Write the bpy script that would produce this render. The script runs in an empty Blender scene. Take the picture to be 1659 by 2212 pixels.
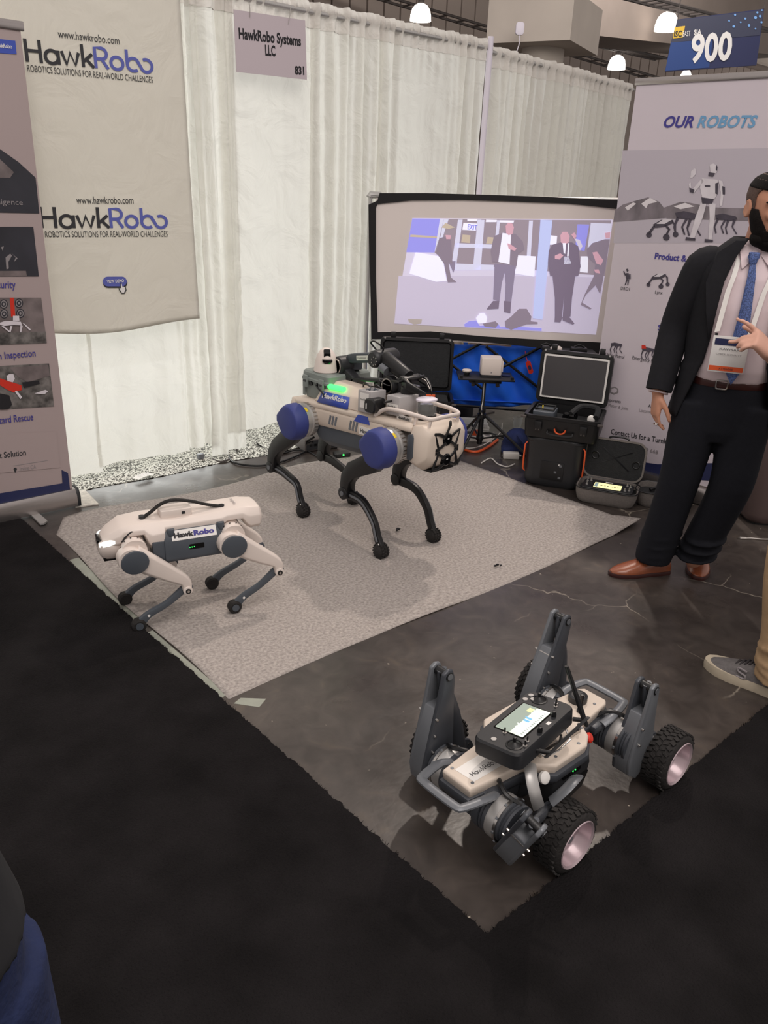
import bpy, bmesh, math, random
from mathutils import Vector, Matrix
random.seed(7)
S = bpy.context.scene
COL = bpy.context.collection
PI = math.pi
# ------------------------------------------------------------------ camera
FPX, WPX, HPX, CH = 1740.0, 1659.0, 2212.0, 1.56
RIGHT = Vector((0.75095983, -0.65919337, 0.03903107))
DOWN = Vector((-0.22088903, -0.30646185, -0.92589911))
FWD = Vector((0.62230809, 0.68669151, -0.37574913))
EYE = Vector((0, 0, CH))
cd = bpy.data.cameras.new('camera'); cam = bpy.data.objects.new('camera', cd); COL.objects.link(cam)
cd.sensor_fit = 'HORIZONTAL'; cd.sensor_width = 36; cd.lens = 36 * FPX / WPX
cd.clip_start = 0.02; cd.clip_end = 200
cam.matrix_world = Matrix(((RIGHT.x, -DOWN.x, -FWD.x, 0), (RIGHT.y, -DOWN.y, -FWD.y, 0), (RIGHT.z, -DOWN.z, -FWD.z, CH), (0, 0, 0, 1)))
S.camera = cam
# ------------------------------------------------------------------ light
w = bpy.data.worlds.new('hall_air'); S.world = w; w.use_nodes = True
w.node_tree.nodes['Background'].inputs[0].default_value = (1.0, 0.92, 0.88, 1)
w.node_tree.nodes['Background'].inputs[1].default_value = 0.62
S.view_settings.view_transform = 'Standard'; S.view_settings.look = 'None'
S.view_settings.exposure = 0.0; S.view_settings.gamma = 1.0; S.view_settings.use_curve_mapping = False
def area(name, loc, target, size, energy, col=(1, 1, 1), sy=None):
    l = bpy.data.lights.new(name, 'AREA'); l.energy = energy; l.color = col; l.size = size
    if sy: l.shape = 'RECTANGLE'; l.size_y = sy
    o = bpy.data.objects.new(name, l); COL.objects.link(o); o.location = loc
    o.rotation_euler = (Vector(target) - Vector(loc)).to_track_quat('-Z', 'Y').to_euler()
    return o
area('hall_daylight', (1.7, 6.6, 1.1), (1.9, 4.0, 0.9), 4.6, 105, (0.98, 1.0, 0.96), 2.2)
area('drape_backlight_right', (6.0, 8.5, 3.2), (5.0, 4.0, 1.4), 4.0, 12, (1.0, 0.92, 0.9), 2.5)  # added backlight behind the right drapes, no visible source
area('hall_fill', (15.0, 11.0, 8.9), (17.0, 16.0, 3.0), 6.0, 950, (1.0, 0.93, 0.88))  # area light added to brighten the far hall, apart from the pendants
area('hall_fill_near', (7.5, 5.0, 5.6), (12.0, 10.0, 4.2), 3.0, 120, (1.0, 0.93, 0.88))  # extra unseen area light added to lift the column side of the hall
area('overhead_fill', (0.5, -1.0, 6.0), (1.8, 2.0, 0), 4.0, 215, (1.0, 0.92, 0.87))  # unseen overhead area light added for the general booth exposure
def spot(name, loc, target, energy, ang, col, rad=0.2):
    l = bpy.data.lights.new(name, 'SPOT'); l.energy = energy; l.spot_size = ang; l.spot_blend = 0.5; l.color = col; l.shadow_soft_size = rad
    o = bpy.data.objects.new(name, l); COL.objects.link(o); o.location = loc
    o.rotation_euler = (Vector(target) - Vector(loc)).to_track_quat('-Z', 'Y').to_euler()
spot('high_bay_beam', (6.2, 4.2, 6.5), (2.4, 0.75, 0), 720, 0.70, (1.0, 0.88, 0.78), 0.12)
# ------------------------------------------------------------------ picture to world helpers
def ray(px, py):
    return RIGHT * ((px - WPX / 2) / FPX) + DOWN * ((py - HPX / 2) / FPX) + FWD
class Plane:
    def __init__(s, o, n): s.o = Vector(o); s.n = Vector(n).normalized()
    def at(s, px, py, off=0.0):
        d = ray(px, py); n = s.n
        o = s.o + n * off
        return EYE + d * ((o - EYE).dot(n) / d.dot(n))
def gz(px, py, z=0.0): return Plane((0, 0, z), (0, 0, 1)).at(px, py)
# ------------------------------------------------------------------ materials
def lin(c): return tuple((v / 255 / 12.92 if v / 255 <= 0.04045 else ((v / 255 + 0.055) / 1.055) ** 2.4) for v in c)
MATS = {}
def mat(name, col, rough=0.5, metal=0.0, var=0.0, scale=20.0, bump=0.0, bscale=None, emit=0.0, trans=0.0, alpha=None, stretch=None, detail=4, spec=0.5, coat=0.0):
    m = bpy.data.materials.new(name); m.use_nodes = True; nt = m.node_tree; N = nt.nodes; Lk = nt.links
    b = N['Principled BSDF']; c = (*lin(col), 1)
    b.inputs['Base Color'].default_value = c; b.inputs['Roughness'].default_value = rough; b.inputs['Metallic'].default_value = metal
    b.inputs['Specular IOR Level'].default_value = spec
    if coat: b.inputs['Coat Weight'].default_value = coat
    if var or bump:
        tc = N.new('ShaderNodeTexCoord'); mp = N.new('ShaderNodeMapping'); Lk.new(tc.outputs['Object'], mp.inputs[0])
        if stretch: mp.inputs['Scale'].default_value = stretch
    if var:
        n = N.new('ShaderNodeTexNoise'); n.inputs['Scale'].default_value = scale; n.inputs['Detail'].default_value = detail
        Lk.new(mp.outputs[0], n.inputs[0])
        r = N.new('ShaderNodeValToRGB'); r.color_ramp.elements[0].position = 0.3; r.color_ramp.elements[1].position = 0.7
        r.color_ramp.elements[0].color = (*[v * (1 - var) for v in c[:3]], 1); r.color_ramp.elements[1].color = (*[min(1, v * (1 + var)) for v in c[:3]], 1)
        Lk.new(n.outputs[0], r.inputs[0]); Lk.new(r.outputs[0], b.inputs['Base Color'])
        if emit: Lk.new(r.outputs[0], b.inputs['Emission Color'])
    if bump:
        n2 = N.new('ShaderNodeTexNoise'); n2.inputs['Scale'].default_value = bscale or scale; n2.inputs['Detail'].default_value = 3
        Lk.new(mp.outputs[0], n2.inputs[0]); bp = N.new('ShaderNodeBump'); bp.inputs['Strength'].default_value = bump; bp.inputs['Distance'].default_value = 0.01
        Lk.new(n2.outputs[0], bp.inputs['Height']); Lk.new(bp.outputs[0], b.inputs['Normal'])
    if emit:
        if not var: b.inputs['Emission Color'].default_value = c
        b.inputs['Emission Strength'].default_value = emit
    if trans: b.inputs['Transmission Weight'].default_value = trans
    if alpha is not None: b.inputs['Alpha'].default_value = alpha
    MATS[name] = m
    return m
def cloth_mat(name, col, tl=0.5, see=0.0, bump=0.3):
    m = bpy.data.materials.new(name); m.use_nodes = True; nt = m.node_tree; N = nt.nodes; Lk = nt.links
    out = N['Material Output']; N.remove(N['Principled BSDF'])
    d = N.new('ShaderNodeBsdfDiffuse'); t = N.new('ShaderNodeBsdfTranslucent'); mx = N.new('ShaderNodeMixShader'); mx.inputs[0].default_value = tl
    c = (*lin(col), 1); d.inputs[0].default_value = c; t.inputs[0].default_value = c
    Lk.new(d.outputs[0], mx.inputs[1]); Lk.new(t.outputs[0], mx.inputs[2])
    tc = N.new('ShaderNodeTexCoord'); mp = N.new('ShaderNodeMapping'); mp.inputs['Scale'].default_value = (1, 1, 1); Lk.new(tc.outputs['Object'], mp.inputs[0])
    n = N.new('ShaderNodeTexNoise'); n.inputs['Scale'].default_value = 5; n.inputs['Detail'].default_value = 5; n.inputs['Distortion'].default_value = 1.2; Lk.new(mp.outputs[0], n.inputs[0])
    bp = N.new('ShaderNodeBump'); bp.inputs['Strength'].default_value = bump; bp.inputs['Distance'].default_value = 0.12; Lk.new(n.outputs[0], bp.inputs['Height'])
    Lk.new(bp.outputs[0], d.inputs['Normal']); Lk.new(bp.outputs[0], t.inputs['Normal'])
    last = mx
    if see:
        tr = N.new('ShaderNodeBsdfTransparent'); m2 = N.new('ShaderNodeMixShader'); m2.inputs[0].default_value = see
        Lk.new(mx.outputs[0], m2.inputs[1]); Lk.new(tr.outputs[0], m2.inputs[2]); last = m2
    Lk.new(last.outputs[0], out.inputs[0]); MATS[name] = m
    return m
# ------------------------------------------------------------------ mesh builder
class MB:
    def __init__(s): s.v = []; s.f = []
    def add(s, vs, fs):
        k = len(s.v); s.v += [Vector(v) for v in vs]; s.f += [tuple(i + k for i in f) for f in fs]; return s
    def box(s, c, sz, R=None):
        hx, hy, hz = [q / 2 for q in sz]; c = Vector(c)
        vs = [Vector((x, y, z)) for x in (-hx, hx) for y in (-hy, hy) for z in (-hz, hz)]
        if R is not None: vs = [R @ v for v in vs]
        return s.add([c + v for v in vs], [(0, 1, 3, 2), (4, 6, 7, 5), (0, 4, 5, 1), (2, 3, 7, 6), (0, 2, 6, 4), (1, 5, 7, 3)])
    def loft(s, rings, caps=True, closed=False):
        n = len(rings[0]); k = len(s.v)
        for r in rings: s.v += [Vector(p) for p in r]
        m = len(rings)
        for i in range(m if closed else m - 1):
            j = (i + 1) % m
            for a in range(n):
                b = (a + 1) % n
                s.f.append((k + i * n + a, k + i * n + b, k + j * n + b, k + j * n + a))
        if caps and not closed:
            s.f.append(tuple(k + a for a in reversed(range(n)))); s.f.append(tuple(k + (m - 1) * n + a for a in range(n)))
        return s
    def lathe(s, o, axis, prof, n=20, caps=True):
        o = Vector(o); ax = Vector(axis).normalized(); u = ax.orthogonal().normalized(); w_ = ax.cross(u)
        return s.loft([[o + ax * h + (u * math.cos(2 * PI * a / n) + w_ * math.sin(2 * PI * a / n)) * max(r, 1e-5) for a in range(n)] for r, h in prof], caps)
    def cyl(s, p0, p1, r0, r1=None, n=16):
        p0 = Vector(p0); p1 = Vector(p1)
        return s.lathe(p0, p1 - p0, [(r0, 0), (r0 if r1 is None else r1, (p1 - p0).length)], n)
    def tube(s, pts, r, n=8, closed=False, flat=None):
        pts = [Vector(p) for p in pts]; m = len(pts); rr = r if isinstance(r, (list, tuple)) else [r] * m
        rings = []; u = None
        for i, p in enumerate(pts):
            if closed: t = (pts[(i + 1) % m] - pts[i - 1])
            else: t = (pts[min(i + 1, m - 1)] - pts[max(i - 1, 0)])
            t.normalize()
            u = (u - t * u.dot(t)) if u is not None else (Vector(flat) - t * Vector(flat).dot(t) if flat else t.orthogonal())
            if u.length < 1e-6: u = t.orthogonal()
            u.normalize(); v = t.cross(u)
            k = rr[i]; ka, kb = (k if isinstance(k, tuple) else (k, k))
            rings.append([p + u * (ka * math.cos(2 * PI * a / n)) + v * (kb * math.sin(2 * PI * a / n)) for a in range(n)])
        return s.loft(rings, not closed, closed)
    def prism(s, poly, o, U, V, t, taper=None):
        o = Vector(o); U = Vector(U); V = Vector(V); N_ = U.cross(V).normalized()
        if taper is None: return s.loft([[o + U * a + V * b - N_ * t / 2 for a, b in poly], [o + U * a + V * b + N_ * t / 2 for a, b in poly]])
        cx = sum(a for a, b in poly) / len(poly); cy = sum(b for a, b in poly) / len(poly)
        q = [(cx + (a - cx) * taper, cy + (b - cy) * taper) for a, b in poly]
        return s.loft([[o + U * a + V * b - N_ * t / 2 for a, b in q], [o + U * a + V * b - N_ * t * .25 for a, b in poly], [o + U * a + V * b + N_ * t * .25 for a, b in poly], [o + U * a + V * b + N_ * t / 2 for a, b in q]])
    def sphere(s, c, r, n=12, m=8):
        c = Vector(c); r = r if isinstance(r, tuple) else (r, r, r)
        return s.loft([[c + Vector((r[0] * math.sin(PI * (i + .02) / (m + .04)) * math.cos(2 * PI * a / n), r[1] * math.sin(PI * (i + .02) / (m + .04)) * math.sin(2 * PI * a / n), -r[2] * math.cos(PI * (i + .02) / (m + .04)))) for a in range(n)] for i in range(m + 1)])
    def grid(s, fn, nu, nv):
        return s.add([fn(i / nu, j / nv) for j in range(nv + 1) for i in range(nu + 1)], [(j * (nu + 1) + i, j * (nu + 1) + i + 1, (j + 1) * (nu + 1) + i + 1, (j + 1) * (nu + 1) + i) for j in range(nv) for i in range(nu)])
    def build(s, name, m, parent=None, bevel=0.0, seg=2, smooth=True, ang=38, world=False, label=None, remesh=0, relax=0, solid=0):
        vs = s.v
        if world and parent is not None:
            Mi = RM[parent.name].inverted(); vs = [Mi @ v for v in vs]
        me = bpy.data.meshes.new(name); me.from_pydata([tuple(v) for v in vs], [], s.f)
        me.materials.append(MATS[m])
        bm = bmesh.new(); bm.from_mesh(me)
        bmesh.ops.recalc_face_normals(bm, faces=bm.faces)
        if bevel:
            es = [e for e in bm.edges if len(e.link_faces) == 2 and e.calc_face_angle(0) > math.radians(30)]
            bmesh.ops.bevel(bm, geom=es, offset=bevel, segments=seg, affect='EDGES', clamp_overlap=True, profile=0.5)
        for f in bm.faces: f.smooth = smooth
        if smooth:
            for e in bm.edges:
                if len(e.link_faces) == 2 and e.calc_face_angle(0) > math.radians(ang): e.smooth = False
        bm.to_mesh(me); bm.free()
        o = bpy.data.objects.new(name, me); COL.objects.link(o)
        if parent is not None:
            o.parent = parent; RM[o.name] = RM[parent.name]
        else: RM[o.name] = Matrix()
        if label: o['label'] = label
        if solid:
            md = o.modifiers.new('s', 'SOLIDIFY'); md.thickness = solid; md.offset = 0
        if remesh:
            md = o.modifiers.new('r', 'REMESH'); md.mode = 'VOXEL'; md.voxel_size = remesh; md.use_smooth_shade = True
            if relax:
                md = o.modifiers.new('m', 'SMOOTH'); md.factor = 0.5; md.iterations = relax
        return o
RM = {}
def tag(o, label, cat, group=None, kind=None):
    if label: o['label'] = label
    if cat: o['category'] = cat
    if group: o['group'] = group
    if kind: o['kind'] = kind
    return o
def root(name, loc, label, cat, rz=0.0, group=None):
    o = bpy.data.objects.new(name, None); COL.objects.link(o); o.location = loc; o.rotation_euler = (0, 0, rz); o.empty_display_size = 0.1
    RM[o.name] = Matrix.Translation(loc) @ Matrix.Rotation(rz, 4, 'Z')
    return tag(o, label, cat, group)
def rrect(w_, h, r, n=5, cx=0, cy=0):
    out = []
    for sx, sy, a0 in ((1, 1, 0), (-1, 1, 90), (-1, -1, 180), (1, -1, 270)):
        for i in range(n + 1):
            a = math.radians(a0 + 90 * i / n); out.append((cx + sx * (w_ / 2 - r) + r * math.cos(a), cy + sy * (h / 2 - r) + r * math.sin(a)))
    return out
def smooth_path(pts, n=6, closed=False):
    pts = [Vector(p) for p in pts]; out = []; m = len(pts)
    for i in range(m if closed else m - 1):
        if closed: a, b, c, d = pts[i - 1], pts[i], pts[(i + 1) % m], pts[(i + 2) % m]
        else: a, b, c, d = pts[max(i - 1, 0)], pts[i], pts[i + 1], pts[min(i + 2, m - 1)]
        for k in range(n):
            t = k / n; out.append(0.5 * ((2 * b) + (c - a) * t + (2 * a - 5 * b + 4 * c - d) * t * t + (3 * b - a - 3 * c + d) * t ** 3))
    if not closed: out.append(pts[-1])
    return out
# ------------------------------------------------------------------ lettering (Blender's built-in letterforms, flat print)
def _cap():
    c = bpy.data.curves.new('t', 'FONT'); c.body = 'H'; o = bpy.data.objects.new('t', c); me = bpy.data.meshes.new_from_object(o)
    h = max(v.co.y for v in me.vertices); bpy.data.objects.remove(o); bpy.data.curves.remove(c); bpy.data.meshes.remove(me); return h
CAPH = _cap()
def letters(txt, p0, p1, up, h, m, parent, off=0.0015, bold=0.0, shear=0.0, world=True, name='lettering', warp=None, res=3):
    c = bpy.data.curves.new('t', 'FONT'); c.body = txt; c.resolution_u = res; c.offset = bold; c.shear = shear
    o = bpy.data.objects.new('t', c); me = bpy.data.meshes.new_from_object(o); bpy.data.objects.remove(o); bpy.data.curves.remove(c)
    xs = [v.co.x for v in me.vertices]; x0, x1 = min(xs), max(xs)
    p0 = Vector(p0); p1 = Vector(p1); X = (p1 - p0); n = X.normalized().cross(Vector(up)).normalized(); Y = n.cross(X.normalized()).normalized()
    Mi = RM[parent.name].inverted() if world else Matrix()
    for v in me.vertices:
        q = p0 + X * ((v.co.x - x0) / (x1 - x0)) + Y * (v.co.y / CAPH * h) + n * off
        if warp: q = warp(q)
        v.co = Mi @ q
    me.name = name; me.materials.clear(); me.materials.append(MATS[m])
    ob = bpy.data.objects.new(name, me); COL.objects.link(ob); ob.parent = parent; RM[ob.name] = RM[parent.name]
    return ob
def strokes2d(paths, wd):
    """flat strokes in 2-D: list of polylines -> verts, faces"""
    V_, F_ = [], []
    for p in paths:
        p = [q for i, q in enumerate(p) if i == 0 or (Vector(q) - Vector(p[i - 1])).length > 1e-4]
        k = len(V_); m = len(p)
        for i in range(m):
            a = Vector(p[max(i - 1, 0)]); b = Vector(p[min(i + 1, m - 1)]); t = (b - a).normalized(); nrm = Vector((-t.y, t.x)) * wd / 2
            if 0 < i < m - 1:
                t1 = (Vector(p[i]) - Vector(p[i - 1])).normalized(); cs = max(0.45, t.dot(t1)); nrm /= max(cs, .72)
            q = Vector(p[i])
            if i == 0 and wd: pass
            V_ += [q + nrm, q - nrm]
        for i in range(m - 1): F_.append((k + 2 * i, k + 2 * i + 1, k + 2 * i + 3, k + 2 * i + 2))
    return V_, F_
def arc(cx, cy, r, a0, a1, n=14): return [(cx + r * math.cos(math.radians(a0 + (a1 - a0) * i / n)), cy + r * math.sin(math.radians(a0 + (a1 - a0) * i / n))) for i in range(n + 1)]
def logo_paths():
    A = [[(0.06, 0), (0.06, 1)], [(0.66, 0), (0.66, 1)], [(0.06, .5), (0.66, .5)]]
    x = 0.86; A += [arc(x + .3, .31, .29, 0, 360, 24), [(x + .6, 0), (x + .6, .62)]]
    x = 1.62; A += [[(x, .62), (x + .2, .04), (x + .4, .58), (x + .6, .04), (x + .8, .62)]]
    x = 2.6; A += [[(x, 0), (x, 1.02)], [(x + .46, .62), (x + .04, .26)], [(x + .16, .36), (x + .5, 0)]]
    B = []
    x = 3.2; B += [[(x, 0), (x, .94), (x + .3, .94)] + arc(x + .3, .69, .25, 90, -90, 12) + [(x, .44)], [(x + .3, .44), (x + .58, 0)]]
    x = 4.22; B += [arc(x, .31, .29, 0, 360, 24)]
    x = 4.72; B += [[(x, 1.0), (x, .31)] + arc(x + .3, .31, .3, 180, 310, 12)]
    B += [[(x, .40)] + arc(x + .3, .31, .3, 130, 50, 8) + arc(x + .95, .31, .3, 225, 480, 24)]
    return A, B, 5.97
def logo(p0, p1, up, h, ma, mb, parent, off=0.0015, warp=None, wd=.15):
    A, B, W_ = logo_paths(); p0 = Vector(p0); p1 = Vector(p1); X = p1 - p0; n = X.normalized().cross(Vector(up)).normalized(); Y = n.cross(X.normalized())
    for paths, m in ((A, ma), (B, mb)):
        v, f = strokes2d(paths, wd); o = MB()
        q = [p0 + X * (a.x / W_) + Y * (a.y * h) + n * off for a in v]
        if warp: q = [warp(t) for t in q]
        o.add(q, f).build('lettering', m, parent, world=True, smooth=False)
def flat(pl, pts, m, parent, off=0.001, name='print', warp=None):
    q = [pl.at(a, b, off) for a, b in pts]
    if warp: q = [warp(t) for t in q]
    return MB().add(q, [tuple(range(len(q)))]).build(name, m, parent, world=parent is not None, smooth=False)
def flats(pl, polys, m, parent, off=0.001, name='print', warp=None):
    o = MB()
    for pts in polys:
        q = [pl.at(a, b, off) for a, b in pts]
        if warp: q = [warp(t) for t in q]
        o.add(q, [tuple(range(len(q)))])
    ob = o.build(name, m, parent, world=parent is not None, smooth=False)
    if len(polys) > 1: ob['kind'] = 'stuff'
    return ob
Z = Vector((0, 0, 1))
# ------------------------------------------------------------------ materials used
mat('white_plastic', (226, 214, 206), 0.42, var=.03, scale=6)
mat('beige_shell', (216, 202, 188), 0.5, var=.03, scale=6)
mat('slate', (74, 80, 88), 0.5, var=.06, scale=8)
mat('slate_light', (112, 116, 122), 0.42, var=.05, scale=8)
mat('dark_plastic', (38, 39, 42), 0.45, var=.08, scale=10)
mat('black_plastic', (20, 20, 22), 0.4, var=.1, scale=12)
mat('black_gloss', (12, 12, 14), 0.12)
mat('rubber', (30, 27, 26), 0.8, var=.25, scale=40, bump=.3, bscale=120)
mat('steel', (196, 192, 188), 0.28, 1.0)
mat('satin_silver', (186, 184, 182), 0.40, 0.6)
mat('gunmetal', (112, 115, 120), 0.40, 0.25, var=.06, scale=14)
mat('cast_dark', (70, 73, 79), 0.42, 0.2, var=.08, scale=14)
mat('blue_cover', (52, 62, 128), 0.6, var=.08, scale=14)
mat('blue_decal', (58, 80, 176), 0.5)
mat('grey_case', (128, 136, 132), 0.55, var=.05, scale=10)
mat('grey_box', (176, 172, 172), 0.5)
mat('orange', (226, 92, 44), 0.5)
mat('red', (206, 48, 30), 0.45)
mat('led_green', (60, 255, 96), 0.4, emit=2.6)
mat('led_white', (235, 245, 240), 0.4, emit=1.8)
mat('lamp_on', (255, 246, 236), 0.4, emit=3.0)
mat('label_white', (235, 232, 228), 0.6)
mat('ink_dark', (48, 48, 52), 0.6)
mat('ink_black', (24, 22, 28), 0.6)
mat('ink_blue', (92, 100, 178), 0.6)
mat('ink_indigo', (66, 60, 140), 0.6)
mat('ink_grey', (140, 134, 136), 0.6)
mat('ink_sky', (110, 160, 200), 0.6)
mat('ink_white', (232, 230, 228), 0.6)
mat('glass', (235, 240, 240), 0.03, alpha=0.14, spec=.8)
mat('yellow', (230, 200, 40), .5)
mat('felt', (170, 162, 157), 0.95, var=.28, scale=90, bump=.5, bscale=220, spec=.15, detail=6)
mat('felt_edge', (210, 205, 196), 0.95, var=.2, scale=60)
mat('aisle_pile', (28, 26, 27), 1.0, var=.35, scale=5, bump=.8, bscale=160, spec=.1, detail=8)
mat('aluminium', (172, 166, 164), 0.24, 0.9, var=.06, scale=3, stretch=(1, 1, 30))
mat('tape', (200, 204, 190), 0.3, var=.1, scale=12, alpha=0.55)
mat('paper', (196, 184, 190), 0.7)
mat('navy_cloth', (34, 46, 92), 0.85, var=.3, scale=14, bump=.6, bscale=18)
mat('blue_fabric', (30, 108, 240), 0.6, var=.14, scale=5, bump=.8, bscale=7)
mat('foam', (40, 41, 43), 0.95, var=.15, scale=60, bump=.4, bscale=200)
mat('case_grey_cloth', (120, 114, 110), 0.9, var=.1, scale=120, bump=.3, bscale=300)
mat('brown_vinyl', (92, 76, 74), 0.55, var=.06, scale=8)
mat('white_cord', (225, 220, 214), 0.5)
mat('concrete_wall', (150, 138, 130), 0.8, var=.06, scale=1.5)
mat('concrete_pale', (196, 186, 176), 0.8, var=.07, scale=1.2)
mat('wall_panel', (160, 148, 140), 0.7, var=.05, scale=.8)
mat('steel_dark', (88, 82, 80), 0.6, .3)
mat('banner_lilac', (206, 196, 204), 0.55, var=.03, scale=2)
mat('banner_pale', (170, 154, 153), 0.55)
mat('banner_panel', (188, 180, 190), 0.55)
mat('banner_navy', (38, 44, 84), 0.5)
mat('photo_dark', (44, 44, 52), 0.5, var=.25, scale=7)
mat('photo_mid', (110, 100, 100), 0.5, var=.35, scale=14)
mat('photo_rubble', (96, 92, 90), 0.5, var=.8, scale=26, detail=8)
mat('mountain', (120, 112, 118), 0.6, var=.5, scale=9, stretch=(1, 1, .5), detail=8)
mat('snow', (222, 216, 220), 0.6)
mat('robot_print', (70, 64, 76), 0.6, var=.3, scale=20)
mat('robot_print_light', (214, 208, 214), 0.6, var=.08, scale=20)
mat('suit', (34, 34, 38), 0.88, var=.08, scale=60, bump=.1, bscale=30, spec=.2)
mat('trouser', (30, 31, 37), 0.9, var=.08, scale=60, bump=.12, bscale=14, spec=.2)
mat('shirt', (226, 208, 212), 0.75, var=.03, scale=10, bump=.35, bscale=9)
mat('tie_blue', (84, 104, 158), 0.6, var=.45, scale=260, detail=0)
mat('skin', (196, 142, 116), 0.5, var=.06, scale=12, spec=.35)
mat('skin_pale', (226, 176, 156), 0.5, var=.06, scale=12, spec=.35)
mat('hair_black', (20, 16, 15), 0.9, var=.4, scale=160, bump=.3, bscale=420, spec=.2)
mat('hair_fade', (88, 68, 60), 0.8, var=.2, scale=160, bump=.4, bscale=300)
mat('lip', (168, 104, 92), 0.5)
mat('brown_leather', (146, 82, 54), 0.3, var=.12, scale=12, coat=.3)
mat('belt_leather', (62, 30, 28), 0.4)
mat('khaki', (176, 146, 112), 0.9, var=.14, scale=10, bump=.5, bscale=14)
mat('shoe_knit', (104, 100, 100), 0.9, var=.15, scale=60, bump=.3, bscale=120)
mat('shoe_sole', (188, 176, 156), 0.7, var=.08, scale=30)
mat('denim', (26, 38, 76), 0.9, var=.18, scale=14, bump=.4, bscale=60)
mat('black_jacket', (26, 26, 30), 0.9, var=.1, scale=20, bump=.3, bscale=12)
mat('badge_clear', (232, 230, 228), 0.15, spec=.7)
mat('screen_cloth', (226, 216, 212), 0.8, emit=0.0)
mat('screen_off', (70, 68, 70), 0.25, var=.05, scale=3)
mat('cap_white', (226, 220, 232), .5)
cloth_mat('drape_white', (238, 237, 231), 0.5, 0.05)
cloth_mat('vinyl_white', (238, 235, 226), 0.28, 0.0, .12)
cloth_mat('drape_rod_hem', (226, 222, 216), 0.3, 0.0)
# floor: dark polished concrete with scuffs, pale flecks and hairline cracks
def floor_mat():
    m = mat('floor_concrete', (84, 76, 72), 0.3); nt = m.node_tree; N = nt.nodes; L = nt.links; b = N['Principled BSDF']
    tc = N.new('ShaderNodeTexCoord')
    def noise(sc, det, dist=0):
        n = N.new('ShaderNodeTexNoise'); n.inputs['Scale'].default_value = sc; n.inputs['Detail'].default_value = det; n.inputs['Distortion'].default_value = dist
        L.new(tc.outputs['Object'], n.inputs[0]); return n
    def ramp(src, stops):
        r = N.new('ShaderNodeValToRGB'); e = r.color_ramp.elements
        while len(e) < len(stops): e.new(.5)
        for k, (p, c) in enumerate(stops): e[k].position = p; e[k].color = (*c, 1)
        L.new(src, r.inputs[0]); return r
    def mix(fac, a, bb, typ='MIX'):
        x = N.new('ShaderNodeMixRGB'); x.blend_type = typ
        if isinstance(fac, float): x.inputs[0].default_value = fac
        else: L.new(fac, x.inputs[0])
        L.new(a, x.inputs[1]); L.new(bb, x.inputs[2]); return x
    r1 = ramp(noise(1.6, 8, .6).outputs[0], [(.3, lin((56, 50, 48))), (.55, lin((74, 67, 63))), (.75, lin((92, 84, 79)))])
    r2 = ramp(noise(9, 8, 1.5).outputs[0], [(.35, (.72, .72, .72)), (.6, (1, 1, 1)), (.74, (1.25, 1.22, 1.12))])
    c1 = mix(1.0, r1.outputs[0], r2.outputs[0], 'MULTIPLY')
    r3 = ramp(noise(34, 3, 0).outputs[0], [(.73, (0, 0, 0)), (.77, (1, 1, 1))])
    pale = N.new('ShaderNodeRGB'); pale.outputs[0].default_value = (*lin((170, 160, 146)), 1)
    c2 = mix(r3.outputs[0], c1.outputs[0], pale.outputs[0])
    vo = N.new('ShaderNodeTexVoronoi'); vo.feature = 'DISTANCE_TO_EDGE'; vo.inputs['Scale'].default_value = .9
    ds = noise(3, 4); mx = mix(.35, tc.outputs['Object'], ds.outputs['Color'], 'ADD'); L.new(mx.outputs[0], vo.inputs['Vector'])
    r4 = ramp(vo.outputs['Distance'], [(0.0, (1, 1, 1)), (.004, (0, 0, 0))])
    msk = ramp(noise(1.3, 2).outputs[0], [(.52, (0, 0, 0)), (.6, (.7, .7, .7))])
    mm = mix(1.0, r4.outputs[0], msk.outputs[0], 'MULTIPLY')
    c3 = mix(mm.outputs[0], c2.outputs[0], pale.outputs[0]); L.new(c3.outputs[0], b.inputs['Base Color'])
    rr = ramp(noise(5, 6).outputs[0], [(.3, (.24, .24, .24)), (.7, (.42, .42, .42))]); L.new(rr.outputs[0], b.inputs['Roughness'])
    bp = N.new('ShaderNodeBump'); bp.inputs['Strength'].default_value = .05; bp.inputs['Distance'].default_value = .01
    L.new(noise(40, 5).outputs[0], bp.inputs['Height']); L.new(bp.outputs[0], b.inputs['Normal'])
floor_mat()
def speckle_mat():
    m = mat('speckle', (200, 200, 190), 0.9); nt = m.node_tree; N = nt.nodes; L = nt.links
    tc = N.new('ShaderNodeTexCoord'); vo = N.new('ShaderNodeTexVoronoi'); vo.inputs['Scale'].default_value = 150; L.new(tc.outputs['Object'], vo.inputs['Vector'])
    r = N.new('ShaderNodeValToRGB'); e = r.color_ramp.elements; e[0].position = .40; e[0].color = (*lin((84, 84, 78)), 1); e[1].position = .55; e[1].color = (*lin((232, 232, 222)), 1)
    sp = N.new('ShaderNodeSeparateColor'); L.new(vo.outputs['Color'], sp.inputs[0]); L.new(sp.outputs[0], r.inputs[0]); L.new(r.outputs[0], N['Principled BSDF'].inputs['Base Color'])
speckle_mat()
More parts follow.
